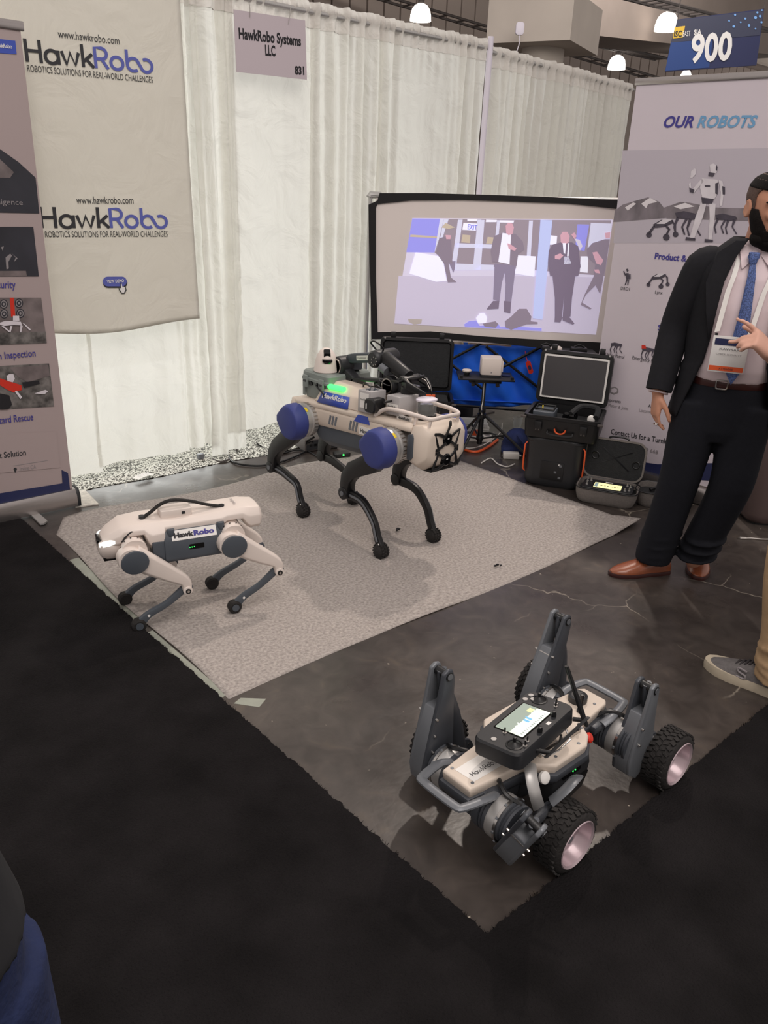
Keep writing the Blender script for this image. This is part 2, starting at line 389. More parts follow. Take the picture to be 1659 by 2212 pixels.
# ------------------------------------------------------------------ setting: floor, carpets
def structure(o, label=None): o['kind'] = 'structure'; o['label'] = label or o.name; return o
structure(MB().box((10, 6, -.05), (44, 44, .1)).build('floor', 'floor_concrete', smooth=False), 'dark polished concrete hall floor with scuffs')
rnd = random.Random(3)
CX, CY = 1.09, 0.80
def edge_y(a, b, n, amp):  # fuzzy cut edge between two points, sideways jitter
    a = Vector(a); b = Vector(b); t = (b - a).normalized(); nn = Vector((-t.y, t.x, 0)); out = []; j = 0
    for i in range(n + 1):
        j = .6 * j + rnd.uniform(-amp, amp); out.append(a + (b - a) * (i / n) + nn * j)
    return out
def carpet():
    o = MB(); h = .012
    for pts, dirv in ((edge_y((CX, 6.0, 0), (CX, CY, 0), 900, .003), Vector((-4, 0, 0))), (edge_y((CX, CY, 0), (9.0, CY, 0), 1100, .003), Vector((0, -4, 0)))):
        k = len(o.v); n = len(pts)
        for p in pts: o.v += [p.copy(), p + Z * h, p + Z * h + dirv]
        for i in range(n - 1):
            a = k + 3 * i; o.f += [(a, a + 3, a + 4, a + 1), (a + 1, a + 4, a + 5, a + 2)]
    o.add([(CX - 4, CY - 4, h), (CX, CY - 4, h), (CX, CY, h), (CX - 4, CY, h)], [(0, 1, 2, 3)])
    return o.build('aisle_carpet', 'aisle_pile', smooth=False)
tag(carpet(), 'black aisle carpet with a fuzzy cut corner beside the wheeled robot', 'carpet')
# tufts along the cut edge
tf = MB()
for i in range(2600):
    if i % 2: p = Vector((CX + rnd.uniform(-.004, .004), rnd.uniform(CY, 5.2), .004))
    else: p = Vector((rnd.uniform(CX, 4.2), CY + rnd.uniform(-.004, .004), .004))
    q = p + Vector((rnd.uniform(-.002, .009) if i % 2 else rnd.uniform(-.004, .004), rnd.uniform(-.004, .004) if i % 2 else rnd.uniform(-.002, .009), rnd.uniform(.002, .012)))
    s_ = .0022; tf.add([p + Vector((-s_, -s_, 0)), p + Vector((s_, s_, 0)), q], [(0, 1, 2)])
tfo = tf.build('carpet_fringe', 'aisle_pile', smooth=False); tag(tfo, 'black fibre fringe along the cut edge of the aisle carpet', 'fringe', kind='stuff')
# grey felt mat, wavy borders, lifted far corner
def felt():
    A, B, C, D = Vector((1.155, 3.70, 0)), Vector((1.105, 1.935, 0)), Vector((3.54, 1.94, 0)), Vector((3.50, 3.66, 0))
    NU, NV = 90, 70
    def f(u, v):
        p = (A * (1 - u) + D * u) * (1 - v) + (B * (1 - u) + C * u) * v
        e = min(u, 1 - u, v, 1 - v)
        p = p + Vector((.012 * math.sin(v * 9) * max(0, 1 - u * 8), .03 * math.sin(u * 11 + .6) * max(0, 1 - v * 5) + (.012 * math.sin(u * 8) if v > .9 else 0), 0))
        if u < .12 and v < .1: p += Vector(((.12 - u) * .9, -.0, 0)) * (1 - v * 10)   # clipped corner by the banner foot
        z = .0005 + .006 * max(0, math.sin(u * 13 + v * 3)) * max(0, 1 - e * 9)
        if u > .9 and v > .9: z += .035 * ((u - .9) * 10) * ((v - .9) * 10)
        return (p.x, p.y, z)
    o = MB().grid(f, NU, NV).build('felt_mat', 'felt'); md = o.modifiers.new('s', 'SOLIDIFY'); md.thickness = .004; md.offset = 1
    return o
tag(felt(), 'large light grey felt mat laid on the booth floor under two robot dogs', 'mat')
# clear tape pieces and scraps
def slab(name, pts, h, m, label, cat, parent=None, **k):
    o = MB().loft([[Vector((*p[:2], p[2] if len(p) > 2 else 0)) for p in pts], [Vector((*p[:2], (p[2] if len(p) > 2 else 0) + h)) for p in pts]]).build(name, m, parent, smooth=False)
    if not parent: tag(o, label, cat, **k)
    return o
slab('clear_tape', [gz(*q)[:2] for q in ((520, 1508), (575, 1510), (560, 1528), (505, 1520))], .001, 'tape', 'short piece of clear tape by the front corner of the felt mat', 'tape')
slab('tape_strip', [gz(*q)[:2] for q in ((150, 1210), (170, 1205), (300, 1335), (284, 1348))], .001, 'tape', 'long shiny tape strip between the black carpet and the felt mat', 'tape')
slab('tape_strip', [gz(*q)[:2] for q in ((306, 1372), (330, 1362), (490, 1500), (470, 1515))], .001, 'tape', 'crinkled tape strip in front of the small robot dog forefoot', 'tape')
slab('floor_tile', [gz(*q)[:2] for q in ((161, 1064), (184, 1060), (213, 1090), (163, 1097))], .006, 'felt_edge', 'pale offcut lying between the left banner base and the drape', 'offcut')
for q, nm, lb in (((853, 1043), 'tissue_scrap', 'crumpled clear scrap on the felt mat beside the large robot far front leg'),):
    o = MB(); c = gz(*q, .012)
    o.sphere(c, (.02, .016, .008), 9, 5)
    for i, v in enumerate(o.v): v += Vector((rnd.uniform(-.006, .006), rnd.uniform(-.006, .006), rnd.uniform(-.003, .003)))
    tag(o.build(nm, 'label_white', smooth=False), lb, 'scrap')
for q, lb in (((1075, 1222), 'black crumb near the front edge of the felt mat'), ((860, 1143), 'black crumb on the felt mat between the large robot forefeet')):
    o = MB(); c = gz(*q, .012)
    for i in range(6): o.box(c + Vector((rnd.uniform(-.016, .016), rnd.uniform(-.01, .01), 0)), (.009, .005, .006))
    tag(o.build('crumb', 'black_plastic', smooth=False), lb, 'debris')
# ------------------------------------------------------------------ hall behind
back = MB().box((26, 20.1, 5), (46, .2, 10)).build('wall_back', 'concrete_wall', smooth=False); structure(back, 'far hall wall of vertical concrete panels')
pm = None
for i in range(58):
    x = 9.5 + i * .62
    if pm is None: b_ = MB().box((0, 0, 0), (.56, .10, 6.2)).build('panel', 'wall_panel', back, bevel=.01, seg=1, smooth=False); pm = b_
    else: b_ = pm.copy(); COL.objects.link(b_)
    b_.location = (x, 19.96, 3.9)
for i, (z, d) in enumerate(((7.35, .35), (8.3, .5))):
    structure(MB().box((26, 19.6, z), (46, d, .28)).build('trim_%d' % (i + 1), 'concrete_pale', smooth=False), 'concrete ledge across the far hall wall')
structure(MB().box((29, 14.0, 9.3), (42, 26, .3)).build('ceiling', 'concrete_wall', smooth=False), 'grey hall ceiling beyond the booth')
def beam(p, q, wd, h, m, lb):
    p = Vector(p); q = Vector(q); t = (q - p); t.normalize(); sd = t.cross(Z).normalized() * wd / 2
    o = MB().loft([[e - sd - Z * h / 2, e + sd - Z * h / 2, e + sd + Z * h / 2, e - sd + Z * h / 2] for e in (p, q)]).build('ceiling_beam', m, smooth=False)
    return tag(o, lb, 'beam')
def fp(px, py, d): return EYE + ray(px, py) * d
beam(fp(1180, -15, 17), fp(1659, 60, 24), 1.6, 1.6, 'concrete_wall', 'broad grey concrete beam crossing the hall ceiling behind the column')
beam(fp(600, -190, 16), fp(1180, -60, 19), 1.0, .9, 'concrete_wall', 'concrete beam running above the drape towards the column')
def tray(p, q, lb):
    r_ = root('cable_tray', (0, 0, 0), lb, 'cable tray'); p = Vector(p); q = Vector(q); t = (q - p).normalized(); sd = t.cross(Z).normalized() * .22
    for s in (-1, 1): MB().tube([p + sd * s, q + sd * s], .035, 6).build('side_rail', 'steel_dark', r_)
    n = 26; rm_ = MB()
    for i in range(n): c = p + (q - p) * ((i + .5) / n); rg = MB().tube([c - sd, c + sd], .025, 5).build('rung', 'steel_dark', r_)
tray(fp(640, -60, 20), fp(1500, 195, 29), 'dark pipe rack running down the far wall behind the drape top')
tray(fp(1280, -30, 15), fp(1659, 70, 21), 'ladder-like cable tray under the ceiling at upper right')
tray(fp(1180, 70, 21), fp(1430, 128, 25), 'low dark pipe run under the column capital leading right')
# column with square capital
cr = root('concrete_column', (*(fp(1170, 118, 13)[:2]), 0), 'round concrete column with a big square capital above the drape', 'column')
cc = fp(1172, 118, 13); yaw = math.radians(-18)
Rz = Matrix.Rotation(yaw, 3, 'Z')
MB().cyl((cc.x, cc.y, 0), (cc.x, cc.y, 4.0), .34, n=28).build('shaft', 'concrete_pale', cr, world=True)
tz = fp(1175, 10, 13).z
MB().box((cc.x, cc.y, (tz + cc.z) / 2 + .02), (1.55, 1.35, tz - cc.z - .1), Matrix.Rotation(math.radians(20), 3, 'Z')).build('capital', 'concrete_pale', cr, world=True, smooth=False)
ap = fp(1123, 62, 12.0); arr = cr; RMc = RM[cr.name]; RM['wl'] = Matrix.Translation(ap) @ Matrix.Rotation(math.radians(-42), 4, 'Z')
wlm = RM[cr.name].inverted() @ RM['wl']
wu = MB().prism(rrect(.125, .17, .04), (0, 0, 0), (1, 0, 0), (0, 0, 1), .05); wu.v = [wlm @ v for v in wu.v]; wuo = wu.build('wireless_unit', 'cap_white', cr, bevel=.008)
wu = MB().tube([(0, 0, -.08), (.01, 0, -.2), (-.02, .02, -.32)], .008, 6); wu.v = [wlm @ v for v in wu.v]; wu.build('lead', 'cap_white', wuo)
# dome pendant lamps
def pendant(px, py, wpx, lb, k=1.0):
    dist = .52 * k * FPX / wpx; c = fp(px, py, dist); r_ = root('pendant_lamp', c, lb, 'lamp'); r_.scale = (k, k, 1)
    MB().lathe((0, 0, 0), (0, 0, 1), [(.26, -.18), (.25, -.05), (.215, .07), (.15, .15), (.07, .19)], 24, caps=False).build('glass_dome', 'lamp_on', r_)
    MB().lathe((0, 0, 0), (0, 0, 1), [(.07, .18), (.08, .2), (.08, .36), (.03, .40)], 16).build('housing', 'steel_dark', r_)
    MB().cyl((0, 0, .38), (0, 0, 2.6), .012, n=6).build('stem', 'steel_dark', r_)
pendant(909, 27, 46, 'glowing dome pendant lamp left of the column, above the drape')
pendant(1441, 47, 50, 'glowing dome pendant lamp beside the hanging number sign')
pendant(1333, 135, 38, 'small glowing dome pendant lamp between the column and the right banner')
pendant(1481, 168, 26, 'smallest pendant lamp peeking over the right banner top', .6)
# hanging 900 sign
sp = Plane(fp(1545, 90, 9), Vector((-.72, -.69, 0)))
c4 = [sp.at(*q) for q in ((1437, 155), (1634, 141), (1651, 19), (1464, 42))]
sg = root('hanging_sign', (c4[0] + c4[1]) / 2, 'dark blue hanging aisle sign with the number 900', 'sign')
back_ = [q - sp.n * .03 for q in c4]
MB().loft([back_, c4]).build('panel', 'banner_navy', sg, world=True, smooth=False)
mat('sign_blue', (34, 66, 128), .5); mat('sign_grey', (56, 60, 82), .5); mat('sign_yellow', (226, 186, 60), .5); mat('sign_glow', (120, 170, 230), .5)
flat(sp, ((1437, 153), (1532, 146), (1540, 82), (1449, 92)), 'sign_blue', sg, .004, 'colour_field')
flat(sp, ((1449, 92), (1641, 76), (1650, 22), (1463, 43)), 'sign_grey', sg, .004, 'colour_field')
flat(sp, ((1453, 83), (1475, 81), (1480, 56), (1457, 59)), 'sign_yellow', sg, .008, 'logo_square')
up = (sp.at(1464, 42) - sp.at(1437, 155))
letters('900', sp.at(1490, 134), sp.at(1578, 128), up, .26, 'ink_white', sg, .012, bold=.03)
letters('ISC', sp.at(1455, 80), sp.at(1472, 79), up, .055, 'ink_dark', sg, .012, bold=.02)
letters('EAST', sp.at(1474, 79), sp.at(1490, 78), up, .05, 'ink_white', sg, .012)
letters('SIA', sp.at(1498, 75), sp.at(1514, 74), up, .045, 'ink_white', sg, .012, bold=.03)
dots = [[(x + r_ * math.cos(a), y + r_ * math.sin(a)) for a in [k * PI / 3 for k in range(6)]] for x, y, r_ in ((1588, 32, 2.5), (1610, 40, 2.5), (1585, 57, 3), (1618, 55, 3), (1632, 38, 3.5), (1642, 35, 3), (1575, 45, 2), (1600, 48, 2), (1645, 48, 2.5), (1632, 62, 2), (1636, 27, 2.5), (1646, 22, 2))]
flats(sp, dots, 'sign_glow', sg, .010, 'light_dots')
for q in ((1464, 42), (1650, 19)): t = sp.at(*q); MB().cyl(t, t + Vector((0, 0, 2.5)), .006, n=5).build('hanging_wire', 'steel_dark', sg, world=True)
# ------------------------------------------------------------------ pipe and drape
WY = 4.05
def drape(A, B, z0, lb, clumps, seed, top=2.455, amp=.028, n=200):
    A = Vector((*A, 0)); B = Vector((*B, 0)); L_ = (B - A).length; t = (B - A).normalized(); nn = Vector((t.y, -t.x, 0)); rd = random.Random(seed)
    ph = [rd.uniform(0, 6.28) for _ in range(8)]
    r_ = root('drape', ((A.x + B.x) / 2, (A.y + B.y) / 2, z0), lb, 'drape', group='white drapes along the booth back')
    def dens(s):
        d = .03
        for c, w_ in clumps: d += math.exp(-((s - c) / w_) ** 2)
        return min(1, d)
    def off(s, v):  # v 0 bottom .. 1 top
        d = dens(s); y = amp * d * (math.sin(s * 62 + ph[0] + .5 * math.sin(v * 3 + ph[1])) + .5 * math.sin(s * 117 + ph[2] + v * 1.5)) * (.55 + .45 * (1 - abs(v - .5)))
        y += .012 * math.sin(s * 9 + ph[3] + v * 1.3) + .006 * math.sin(s * 21 + ph[4] - v * 2)
        y += .012 * math.sin(s * 95 + ph[5]) * max(0, (v - .86) / .14)
        y += .010 * (1 - v) ** 3 * math.sin(s * 33 + ph[6])
        return y
    zh = top - .125
    def fn(u, v):
        s = u * L_; zb = z0 + .006 * math.sin(s * 14 + ph[7]); z = zb + (zh - zb) * v
        cr = (1 - (z - z0) / (top - z0)); cr = .3 + .7 * cr
        cw = .007 * cr * math.sin(s * 13 + 6 * math.sin(z * 3.1 + ph[3]) + ph[5]) * math.sin(z * 11 + 4 * math.sin(s * 5 + ph[6])) + .004 * cr * math.sin(z * 27 + 5 * math.sin(s * 9 + z * 4)) * math.sin(s * 11 - z * 7)
        return A + t * (s + .03 * dens(s) * math.sin(v * 2.2 + ph[1]) * (1 - v)) + nn * (off(s, (z - z0) / (top - z0)) + cw) + Z * z
    MB().grid(fn, n, 90).build('cloth', 'drape_white', r_, world=True)
    def fh(u, v):
        s = u * L_; z = zh + (top - zh) * v
        ru = .010 * math.sin(s * 150 + ph[2]) * v + .006 * math.sin(s * 260 + ph[0]) * v
        a = v * 1.0; puff = .014 * math.sin(PI * min(1, max(0, (v - .45) / .55))) + .004
        return A + t * s + nn * (off(s, (z - z0) / (top - z0)) * (1 - .5 * v) + puff + ru * .6) + Z * (z + .004 * math.sin(s * 40 + ph[5]) * v)
    MB().grid(fh, n, 12).build('rod_pocket', 'drape_rod_hem', r_, world=True)
    return r_
drape((-.6, WY), (.62, WY), .04, 'white drape panel mostly hidden behind the left roll-up banner', [(.3, .2), (1.0, .2)], 1, n=110)
drape((.55, WY + .012), (1.62, WY + .012), .07, 'crumpled white drape panel below the hanging vinyl banner, left', [(.4, .3)], 2, n=110)
drape((1.60, WY + .004), (2.31, WY + .004), .10, 'white drape panel with tight pleats beside the vinyl banner edge', [(.62, .12)], 3, n=150)
drape((2.24, WY - .012), (2.50, WY - .012), .045, 'narrow bunched white drape edge between banner and wide panel', [(.05, .2)], 4, n=60, amp=.02)
drape((2.40, WY + .006), (3.02, WY + .006), .16, 'smooth wide white drape panel below the paper booth sign', [(.02, .05)], 5, n=110)
drape((2.99, WY - .006), (3.50, WY - .006), .13, 'white drape panel with deep pleats right of the paper sign', [(.12, .16), (.40, .12)], 6, n=150)
drape((3.46, WY + .004), (4.39, WY + .004), .10, 'white drape panel above the projection screen, left of the pole', [(.1, .08), (.78, .14)], 7, n=150)
drape((4.43, WY + .02), (5.5, 4.21), .10, 'pleated greyish drape panel right of the pole, above the screen', [(.1, .1), (.45, .2), (.9, .2)], 8, n=220, top=2.43, amp=.034)
drape((5.48, 4.205), (6.62, 4.40), .10, 'far right pleated drape panel next to the right roll-up banner', [(.2, .25), (.6, .25), (1.0, .2)], 9, n=220, top=2.43, amp=.034)
pr = root('drape_pole', (4.41, WY - .015, 0), 'slim white upright pole joining the drape runs above the screen', 'pole')
MB().cyl((0, 0, .01), (0, 0, 2.47), .019).build('upright', 'cap_white', pr)
MB().box((0, 0, .006), (.35, .35, .012)).build('base_plate', 'steel_dark', pr, bevel=.003)
for x, lb in ((-.55, 'left end drape pole hidden behind the vinyl banner'),):
    p_ = root('drape_pole', (x, WY + .03, 0), lb, 'pole'); MB().cyl((0, 0, .01), (0, 0, 2.45), .019).build('upright', 'satin_silver', p_); MB().box((0, 0, .006), (.35, .35, .012)).build('base_plate', 'steel_dark', p_, bevel=.003)
for a, b, lb in (((-.6, WY + .0, 2.405), (4.40, WY + .0, 2.405), 'white crossbar carrying the drapes above the booth'), ((4.42, WY + .01, 2.39), (6.62, 4.39, 2.39), 'crossbar of the right drape run')):
    tag(MB().cyl(a, b, .014).build('drape_crossbar', 'satin_silver'), lb, 'crossbar')
# speckled carpet strip emerging under the drapes
def strip():
    def f(u, v):
        x = -.5 + u * 4.2; y = 3.985 + v * 1.1 + .012 * math.sin(x * 9) * (1 - v) - (.02 * (x - 2.2))*(1-v)
        return (x, y, .003 + .013 * min(1, v * 12) + rnd.uniform(-.0025, .0025))
    return MB().grid(f, 420, 60).build('speckled_carpet', 'speckle', smooth=False)
tag(strip(), 'black and white speckled carpet edge showing under the drapes', 'carpet')
tgp = root('care_tag', gz(310, 1030, .018), 'small white printed tag lying on the speckled carpet edge', 'tag', math.radians(15))
MB().grid(lambda u, v: (u * .11 - .055, v * .05 - .025, .006 * math.sin(u * 3) + .004), 6, 3).build('label', 'label_white', tgp)
for i in range(5): letters('IIII III IIII', (-.035, .012 - i * .007, .0115), (.035, .012 - i * .007, .0115), (0, 1, 0), .003, 'ink_grey', tgp, world=False, off=.0)
# ------------------------------------------------------------------ hanging vinyl banner
def vwave(x, z): return .010 * math.sin(x * 5.2 + .6) * (1 - .3 * z) + .004 * math.sin(x * 13 + z * 2) + .006 * math.sin((2.4 - z) * 2)
VB = Plane((0, WY - .075, 0), (0, -1, 0))
def warpV(p): q = p.copy(); q.y += vwave(p.x, p.z); return q
vb = root('vinyl_banner', (1.4, WY - .075, .83), 'large white vinyl banner printed twice with the booth logo and web address', 'banner')
tl, tr_ = VB.at(0, -60), VB.at(386, -60)
br, bl = VB.at(430, 690), VB.at(115, 715)
def fv(u, v):
    x0 = .45; xr = tr_.x * v + br.x * (1 - v); x = x0 + (xr - x0) * u
    zb = br.z + .018 * math.sin(x * 6 + 1) - .012; z = zb + (2.40 - zb) * v
    return warpV(Vector((x, WY - .075, z)))
MB().grid(fv, 70, 60).build('sheet', 'vinyl_white', vb, world=True, solid=.0012)
def LV(txt, a, b, hpx, m, **k):
    p0 = VB.at(*a); p1 = VB.at(*b); h = (VB.at(a[0], a[1] - hpx) - p0).z * 1.0
    letters(txt, p0, p1, Z, h, m, vb, off=.004, warp=warpV, **k)
LV('www.hawkrobo.com', (126, 81), (258, 96), 17, 'ink_dark')
p0 = VB.at(57, 133); p1 = VB.at(328, 158); logo(p0, p1, Z, (VB.at(80, 85) - VB.at(80, 134)).z, 'ink_dark', 'ink_blue', vb, .004, warpV)
LV('ROBOTICS SOLUTIONS FOR REAL-WORLD CHALLENGES', (60, 154), (329, 179), 14, 'ink_dark')
LV('www.hawkrobo.com', (166, 440), (289, 440), 16, 'ink_dark')
p0 = VB.at(90, 493); p1 = VB.at(359, 492); logo(p0, p1, Z, (VB.at(90, 447) - VB.at(90, 493)).z, 'ink_dark', 'ink_blue', vb, .004, warpV)
LV('ROBOTICS SOLUTIONS FOR REAL-WORLD CHALLENGES', (100, 513), (361, 511), 13, 'ink_dark')
def pill(cx, cy, w_, h, n=8): r_ = h / 2; return [(cx + w_ / 2 - r_ + r_ * math.cos(a), cy + r_ * math.sin(a)) for a in [-PI / 2 + PI * i / n for i in range(n + 1)]] + [(cx - w_ / 2 + r_ + r_ * math.cos(a), cy + r_ * math.sin(a)) for a in [PI / 2 + PI * i / n for i in range(n + 1)]]
flat(VB, pill(249, 611, 53, 22), 'ink_dark', vb, .0035, 'button_shadow', warpV)
flat(VB, pill(248, 608, 52, 21), 'ink_blue', vb, .0045, 'button', warpV)
letters('VIEW DEMO', VB.at(230, 611), VB.at(267, 609), Z, .014, 'ink_white', vb, .0058, bold=.02, warp=warpV)
hand_ = [(261, 613), (263, 613), (264, 619), (267, 619), (270, 621), (271, 626), (268, 632), (263, 632), (259, 626), (258, 622), (261, 623)]
flat(VB, [(264 + (a - 264) * 1.35, 622 + (b - 622) * 1.25) for a, b in hand_], 'ink_dark', vb, .0055, 'pointer_outline', warpV)
flat(VB, hand_, 'ink_white', vb, .0065, 'pointer_hand', warpV)
# ------------------------------------------------------------------ paper booth sign
SP = Plane((0, WY - .07, 0), (0, -1, 0))
q4 = [SP.at(*q) for q in ((453 / 3.456 + 380, 536 / 3.456), (978 / 3.456 + 380, 595 / 3.456), (965 / 3.456 + 380, 152 / 3.456), (432 / 3.456 + 380, 70 / 3.456))]
ps = root('booth_sign', (q4[0] + q4[1]) / 2, 'grey-white paper booth sign reading the company name and 831, hung from the drape', 'sign')
MB().loft([[q + Vector((0, .004, 0)) for q in q4], q4]).build('card', 'paper', ps, world=True, smooth=False)
def LS(txt, a, b, h, pl=SP, par=ps, m='ink_black', **k): letters(txt, pl.at(*a), pl.at(*b), Z, h, m, par, **k)
LS('HawkRobo Systems', (516, 83), (650, 99), .045, bold=.03)
LS('LLC', (573, 119), (595, 121), .045, bold=.03)
LS('831', (637, 160), (657, 161), .036, bold=.04)
for a, b in (((540, 37), (538, 4)), ((623, 51), (628, 15))):
    MB().tube([SP.at(*a, .004), SP.at((a[0] + b[0]) / 2 + 1, (a[1] + b[1]) / 2, .008), SP.at(*b, .01), SP.at(b[0], b[1] - 3, -.04)], .0018, 6).build('hook', 'steel', ps, world=True)
# ------------------------------------------------------------------ left roll-up banner
LB = Plane((0, 3.82, 0), (0, -1, 0))
lb_ = root('rollup_banner', (.95, 3.84, 0), 'left roll-up banner in pale mauve with photos, on a silver cassette base', 'banner')
x1 = LB.at(55, 50).x - .018; x0 = x1 - .85; zt = 2.10
MB().box(((x0 + x1) / 2, 3.823, (zt + .09) / 2), (x1 - x0 - .01, .003, zt - .09)).build('print_sheet', 'banner_pale', lb_, world=True)
MB().box(((x0 + x1) / 2, 3.822, zt), (x1 - x0 + .02, .014, .036)).build('top_bar', 'aluminium', lb_, world=True, bevel=.004)
base = [(-.045, .0), (.045, 0), (.048, .03), (.038, .075), (.012, .09), (-.030, .085), (-.046, .05)]
MB().loft([[Vector((x, 3.84 + a, .012 + b)) for a, b in base] for x in (x0 - .02, x1 + .005)]).build('cassette', 'aluminium', lb_, world=True)
MB().loft([[Vector((x, 3.84 + a * 1.05, .010 + b * 1.04)) for a, b in base] for x in (x1 + .005, x1 + .022)]).build('end_cap', 'dark_plastic', lb_, world=True, bevel=.003)
fq = [gz(60, 1110)[:2], gz(76, 1107)[:2], gz(103, 1130)[:2], gz(96, 1136)[:2], gz(87, 1137)[:2]]
MB().loft([[Vector((*q, .006)) for q in fq], [Vector((*q, .014)) for q in fq]]).build('swivel_foot', 'satin_silver', lb_, world=True)
MB().cyl((x0 + .42, 3.86, .05), (x0 + .42, 3.86, zt), .009).build('support_pole', 'aluminium', lb_, world=True)
flat(LB, ((-40, 80), (33, 88), (36, 117), (-40, 112)), 'blue_decal', lb_, .001)
letters('HawkRobo', LB.at(-14, 101), LB.at(26, 105), Z, .014, 'ink_white', lb_, .003, bold=.02)
flat(LB, ((-90, 300), (0, 322), (40, 350), (77, 384), (85, 461), (-90, 457)), 'photo_dark', lb_, .001)
flat(LB, ((-90, 330), (-4, 340), (30, 372), (22, 384), (-90, 384)), 'photo_mid', lb_, .0016)
letters('Intelligence', LB.at(-36, 440), LB.at(49, 443), Z, .022, 'ink_grey', lb_, .003)
flat(LB, ((-90, 490), (72, 490), (84, 597), (-90, 597)), 'photo_dark', lb_, .001)
flats(LB, [[(12, 556), (22, 548), (26, 552), (18, 566), (19, 580), (14, 582)], [(24, 546), (38, 558), (30, 566), (34, 556)], [(2, 534), (8, 532), (6, 542)]], 'ink_grey', lb_, .002)
flat(LB, ((-90, 586), (56, 585), (58, 596), (-90, 597)), 'photo_mid', lb_, .0015)
letters('curity', LB.at(-6, 622), LB.at(34, 622), Z, .030, 'ink_indigo', lb_, .002, bold=.012)
flat(LB, ((-90, 643), (89, 643), (101, 741), (-90, 748)), 'photo_mid', lb_, .001)
def ringpx(cx, cy, r0, r1, n=16): return [(cx + r1 * math.cos(2 * PI * i / n), cy + r1 * 1.15 * math.sin(2 * PI * i / n)) for i in range(n)]
for r1, m, o_ in ((9, 'photo_dark', .002), (7, 'ink_grey', .003), (5, 'photo_dark', .004), (2.5, 'ink_grey', .005)):
    flats(LB, [ringpx(x, y, 0, r1) for x, y in ((8, 657), (41, 655), (9, 678), (44, 677))], m, lb_, o_)
flat(LB, ((21, 643), (30, 643), (33, 684), (24, 684)), 'red', lb_, .002)
flats(LB, [[(0, 697), (12, 693), (30, 694), (45, 695), (48, 703), (30, 702), (10, 704), (0, 702)], [(28, 682), (41, 682), (42, 693), (28, 693)], [(3, 704), (8, 704), (22, 716), (20, 718)], [(22, 704), (27, 704), (23, 718), (20, 717)], [(48, 697), (54, 700), (67, 712), (64, 714)], [(44, 702), (49, 704), (46, 718), (43, 718)]], 'robot_print_light', lb_, .006)
flat(LB, ((-90, 722), (99, 716), (101, 741), (-90, 748)), 'photo_rubble', lb_, .002)
letters('n Inspection', LB.at(-3, 776), LB.at(77, 769), Z, .030, 'ink_indigo', lb_, .002, bold=.012)
flat(LB, ((-90, 795), (106, 785), (117, 878), (-90, 890)), 'photo_rubble', lb_, .001)
flat(LB, ((20, 794), (104, 788), (107, 812), (60, 826), (40, 815)), 'photo_mid', lb_, .002)
flats(LB, [[(0, 817), (14, 822), (46, 832), (48, 842), (30, 848), (16, 842), (0, 832)]], 'red', lb_, .004)
flats(LB, [[(14, 812), (20, 808), (29, 808), (32, 818), (28, 826), (16, 823)], [(32, 846), (36, 844), (48, 858), (44, 862)], [(74, 850), (98, 842), (104, 845), (96, 852)]], 'robot_print_light', lb_, .005)
flats(LB, [[(48, 826), (84, 822), (86, 829), (52, 838)], [(0, 850), (20, 854), (26, 874), (18, 884), (0, 885)]], 'ink_black', lb_, .005)
letters('zard Rescue', LB.at(-2, 915), LB.at(72, 907), Z, .032, 'ink_indigo', lb_, .002, bold=.012)
flat(LB, ((-90, 942), (122, 932), (130, 1010), (-90, 1030)), 'banner_pale', lb_, .001)
letters('t Solution', LB.at(-1, 990), LB.at(56, 983), Z, .028, 'ink_dark', lb_, .002, bold=.014)
flat(LB, ((29, 1006), (104, 994), (104, 995), (29, 1007)), 'ink_grey', lb_, .002)
letters('Irvine CA', LB.at(43, 1017), LB.at(78, 1012), Z, .020, 'ink_grey', lb_, .002)
flat(LB, [(33 + 3.6 * math.cos(a), 1014 + 4 * math.sin(a)) for a in [PI * k / 8 for k in range(8, 17)]] + [(33, 1022)], 'ink_dark', lb_, .002)
flat(LB, ((-90, 1080), (135, 1044), (133, 1015), (147, 1022), (154, 1078), (-90, 1112)), 'banner_navy', lb_, .0015)
# ------------------------------------------------------------------ right roll-up banner
RO = Vector((4.036, 2.66, 0)); RD = Vector((.082, -.9966, 0)).normalized(); RN = Vector((-RD.y * -1, 0, 0)); RN = Vector((RD.y, -RD.x, 0)); RB = Plane(RO, RN)
rb = root('rollup_banner', RO + RD * .425, 'right roll-up banner titled OUR ROBOTS with printed robots on lilac', 'banner')
def rect3(o, d, w_, z0_, z1_, t, n): return [[o + d * a + n * b + Z * c for a, b, c in ((0, -t, z0_), (w_, -t, z0_), (w_, -t, z1_), (0, -t, z1_))], [o + d * a + n * b + Z * c for a, b, c in ((0, 0, z0_), (w_, 0, z0_), (w_, 0, z1_), (0, 0, z1_))]]
RW = .85
MB().loft(rect3(RO, RD, RW, .10, 2.09, .003, RN)).build('print_sheet', 'banner_lilac', rb, world=True, smooth=False)
MB().loft(rect3(RO - RD * .01 + RN * .006, RD, RW + .02, 2.085, 2.118, .016, RN)).build('top_bar', 'aluminium', rb, world=True, bevel=.004)
MB().loft([[RO + RD * a + RN * (-b) + Z * (.008 + c) for b, c in base] for a in (-.02, RW + .02)]).build('cassette', 'aluminium', rb, world=True)
MB().cyl(RO + RD * .45 - RN * .05 + Z * .05, RO + RD * .45 - RN * .05 + Z * 2.09, .009).build('support_pole', 'aluminium', rb, world=True)
def LR(txt, a, b, hpx, m, **k):
    p0 = RB.at(*a); p1 = RB.at(*b); h = (RB.at(a[0], a[1] - hpx) - p0).z
    letters(txt, p0, p1, Z, h, m, rb, off=.002, **k)
LR('OUR', (1433, 275), (1497, 275), 23, 'ink_indigo', bold=.03, shear=.22)
LR('ROBOTS', (1505, 275), (1633, 275), 24, 'ink_sky', bold=.03, shear=.22)
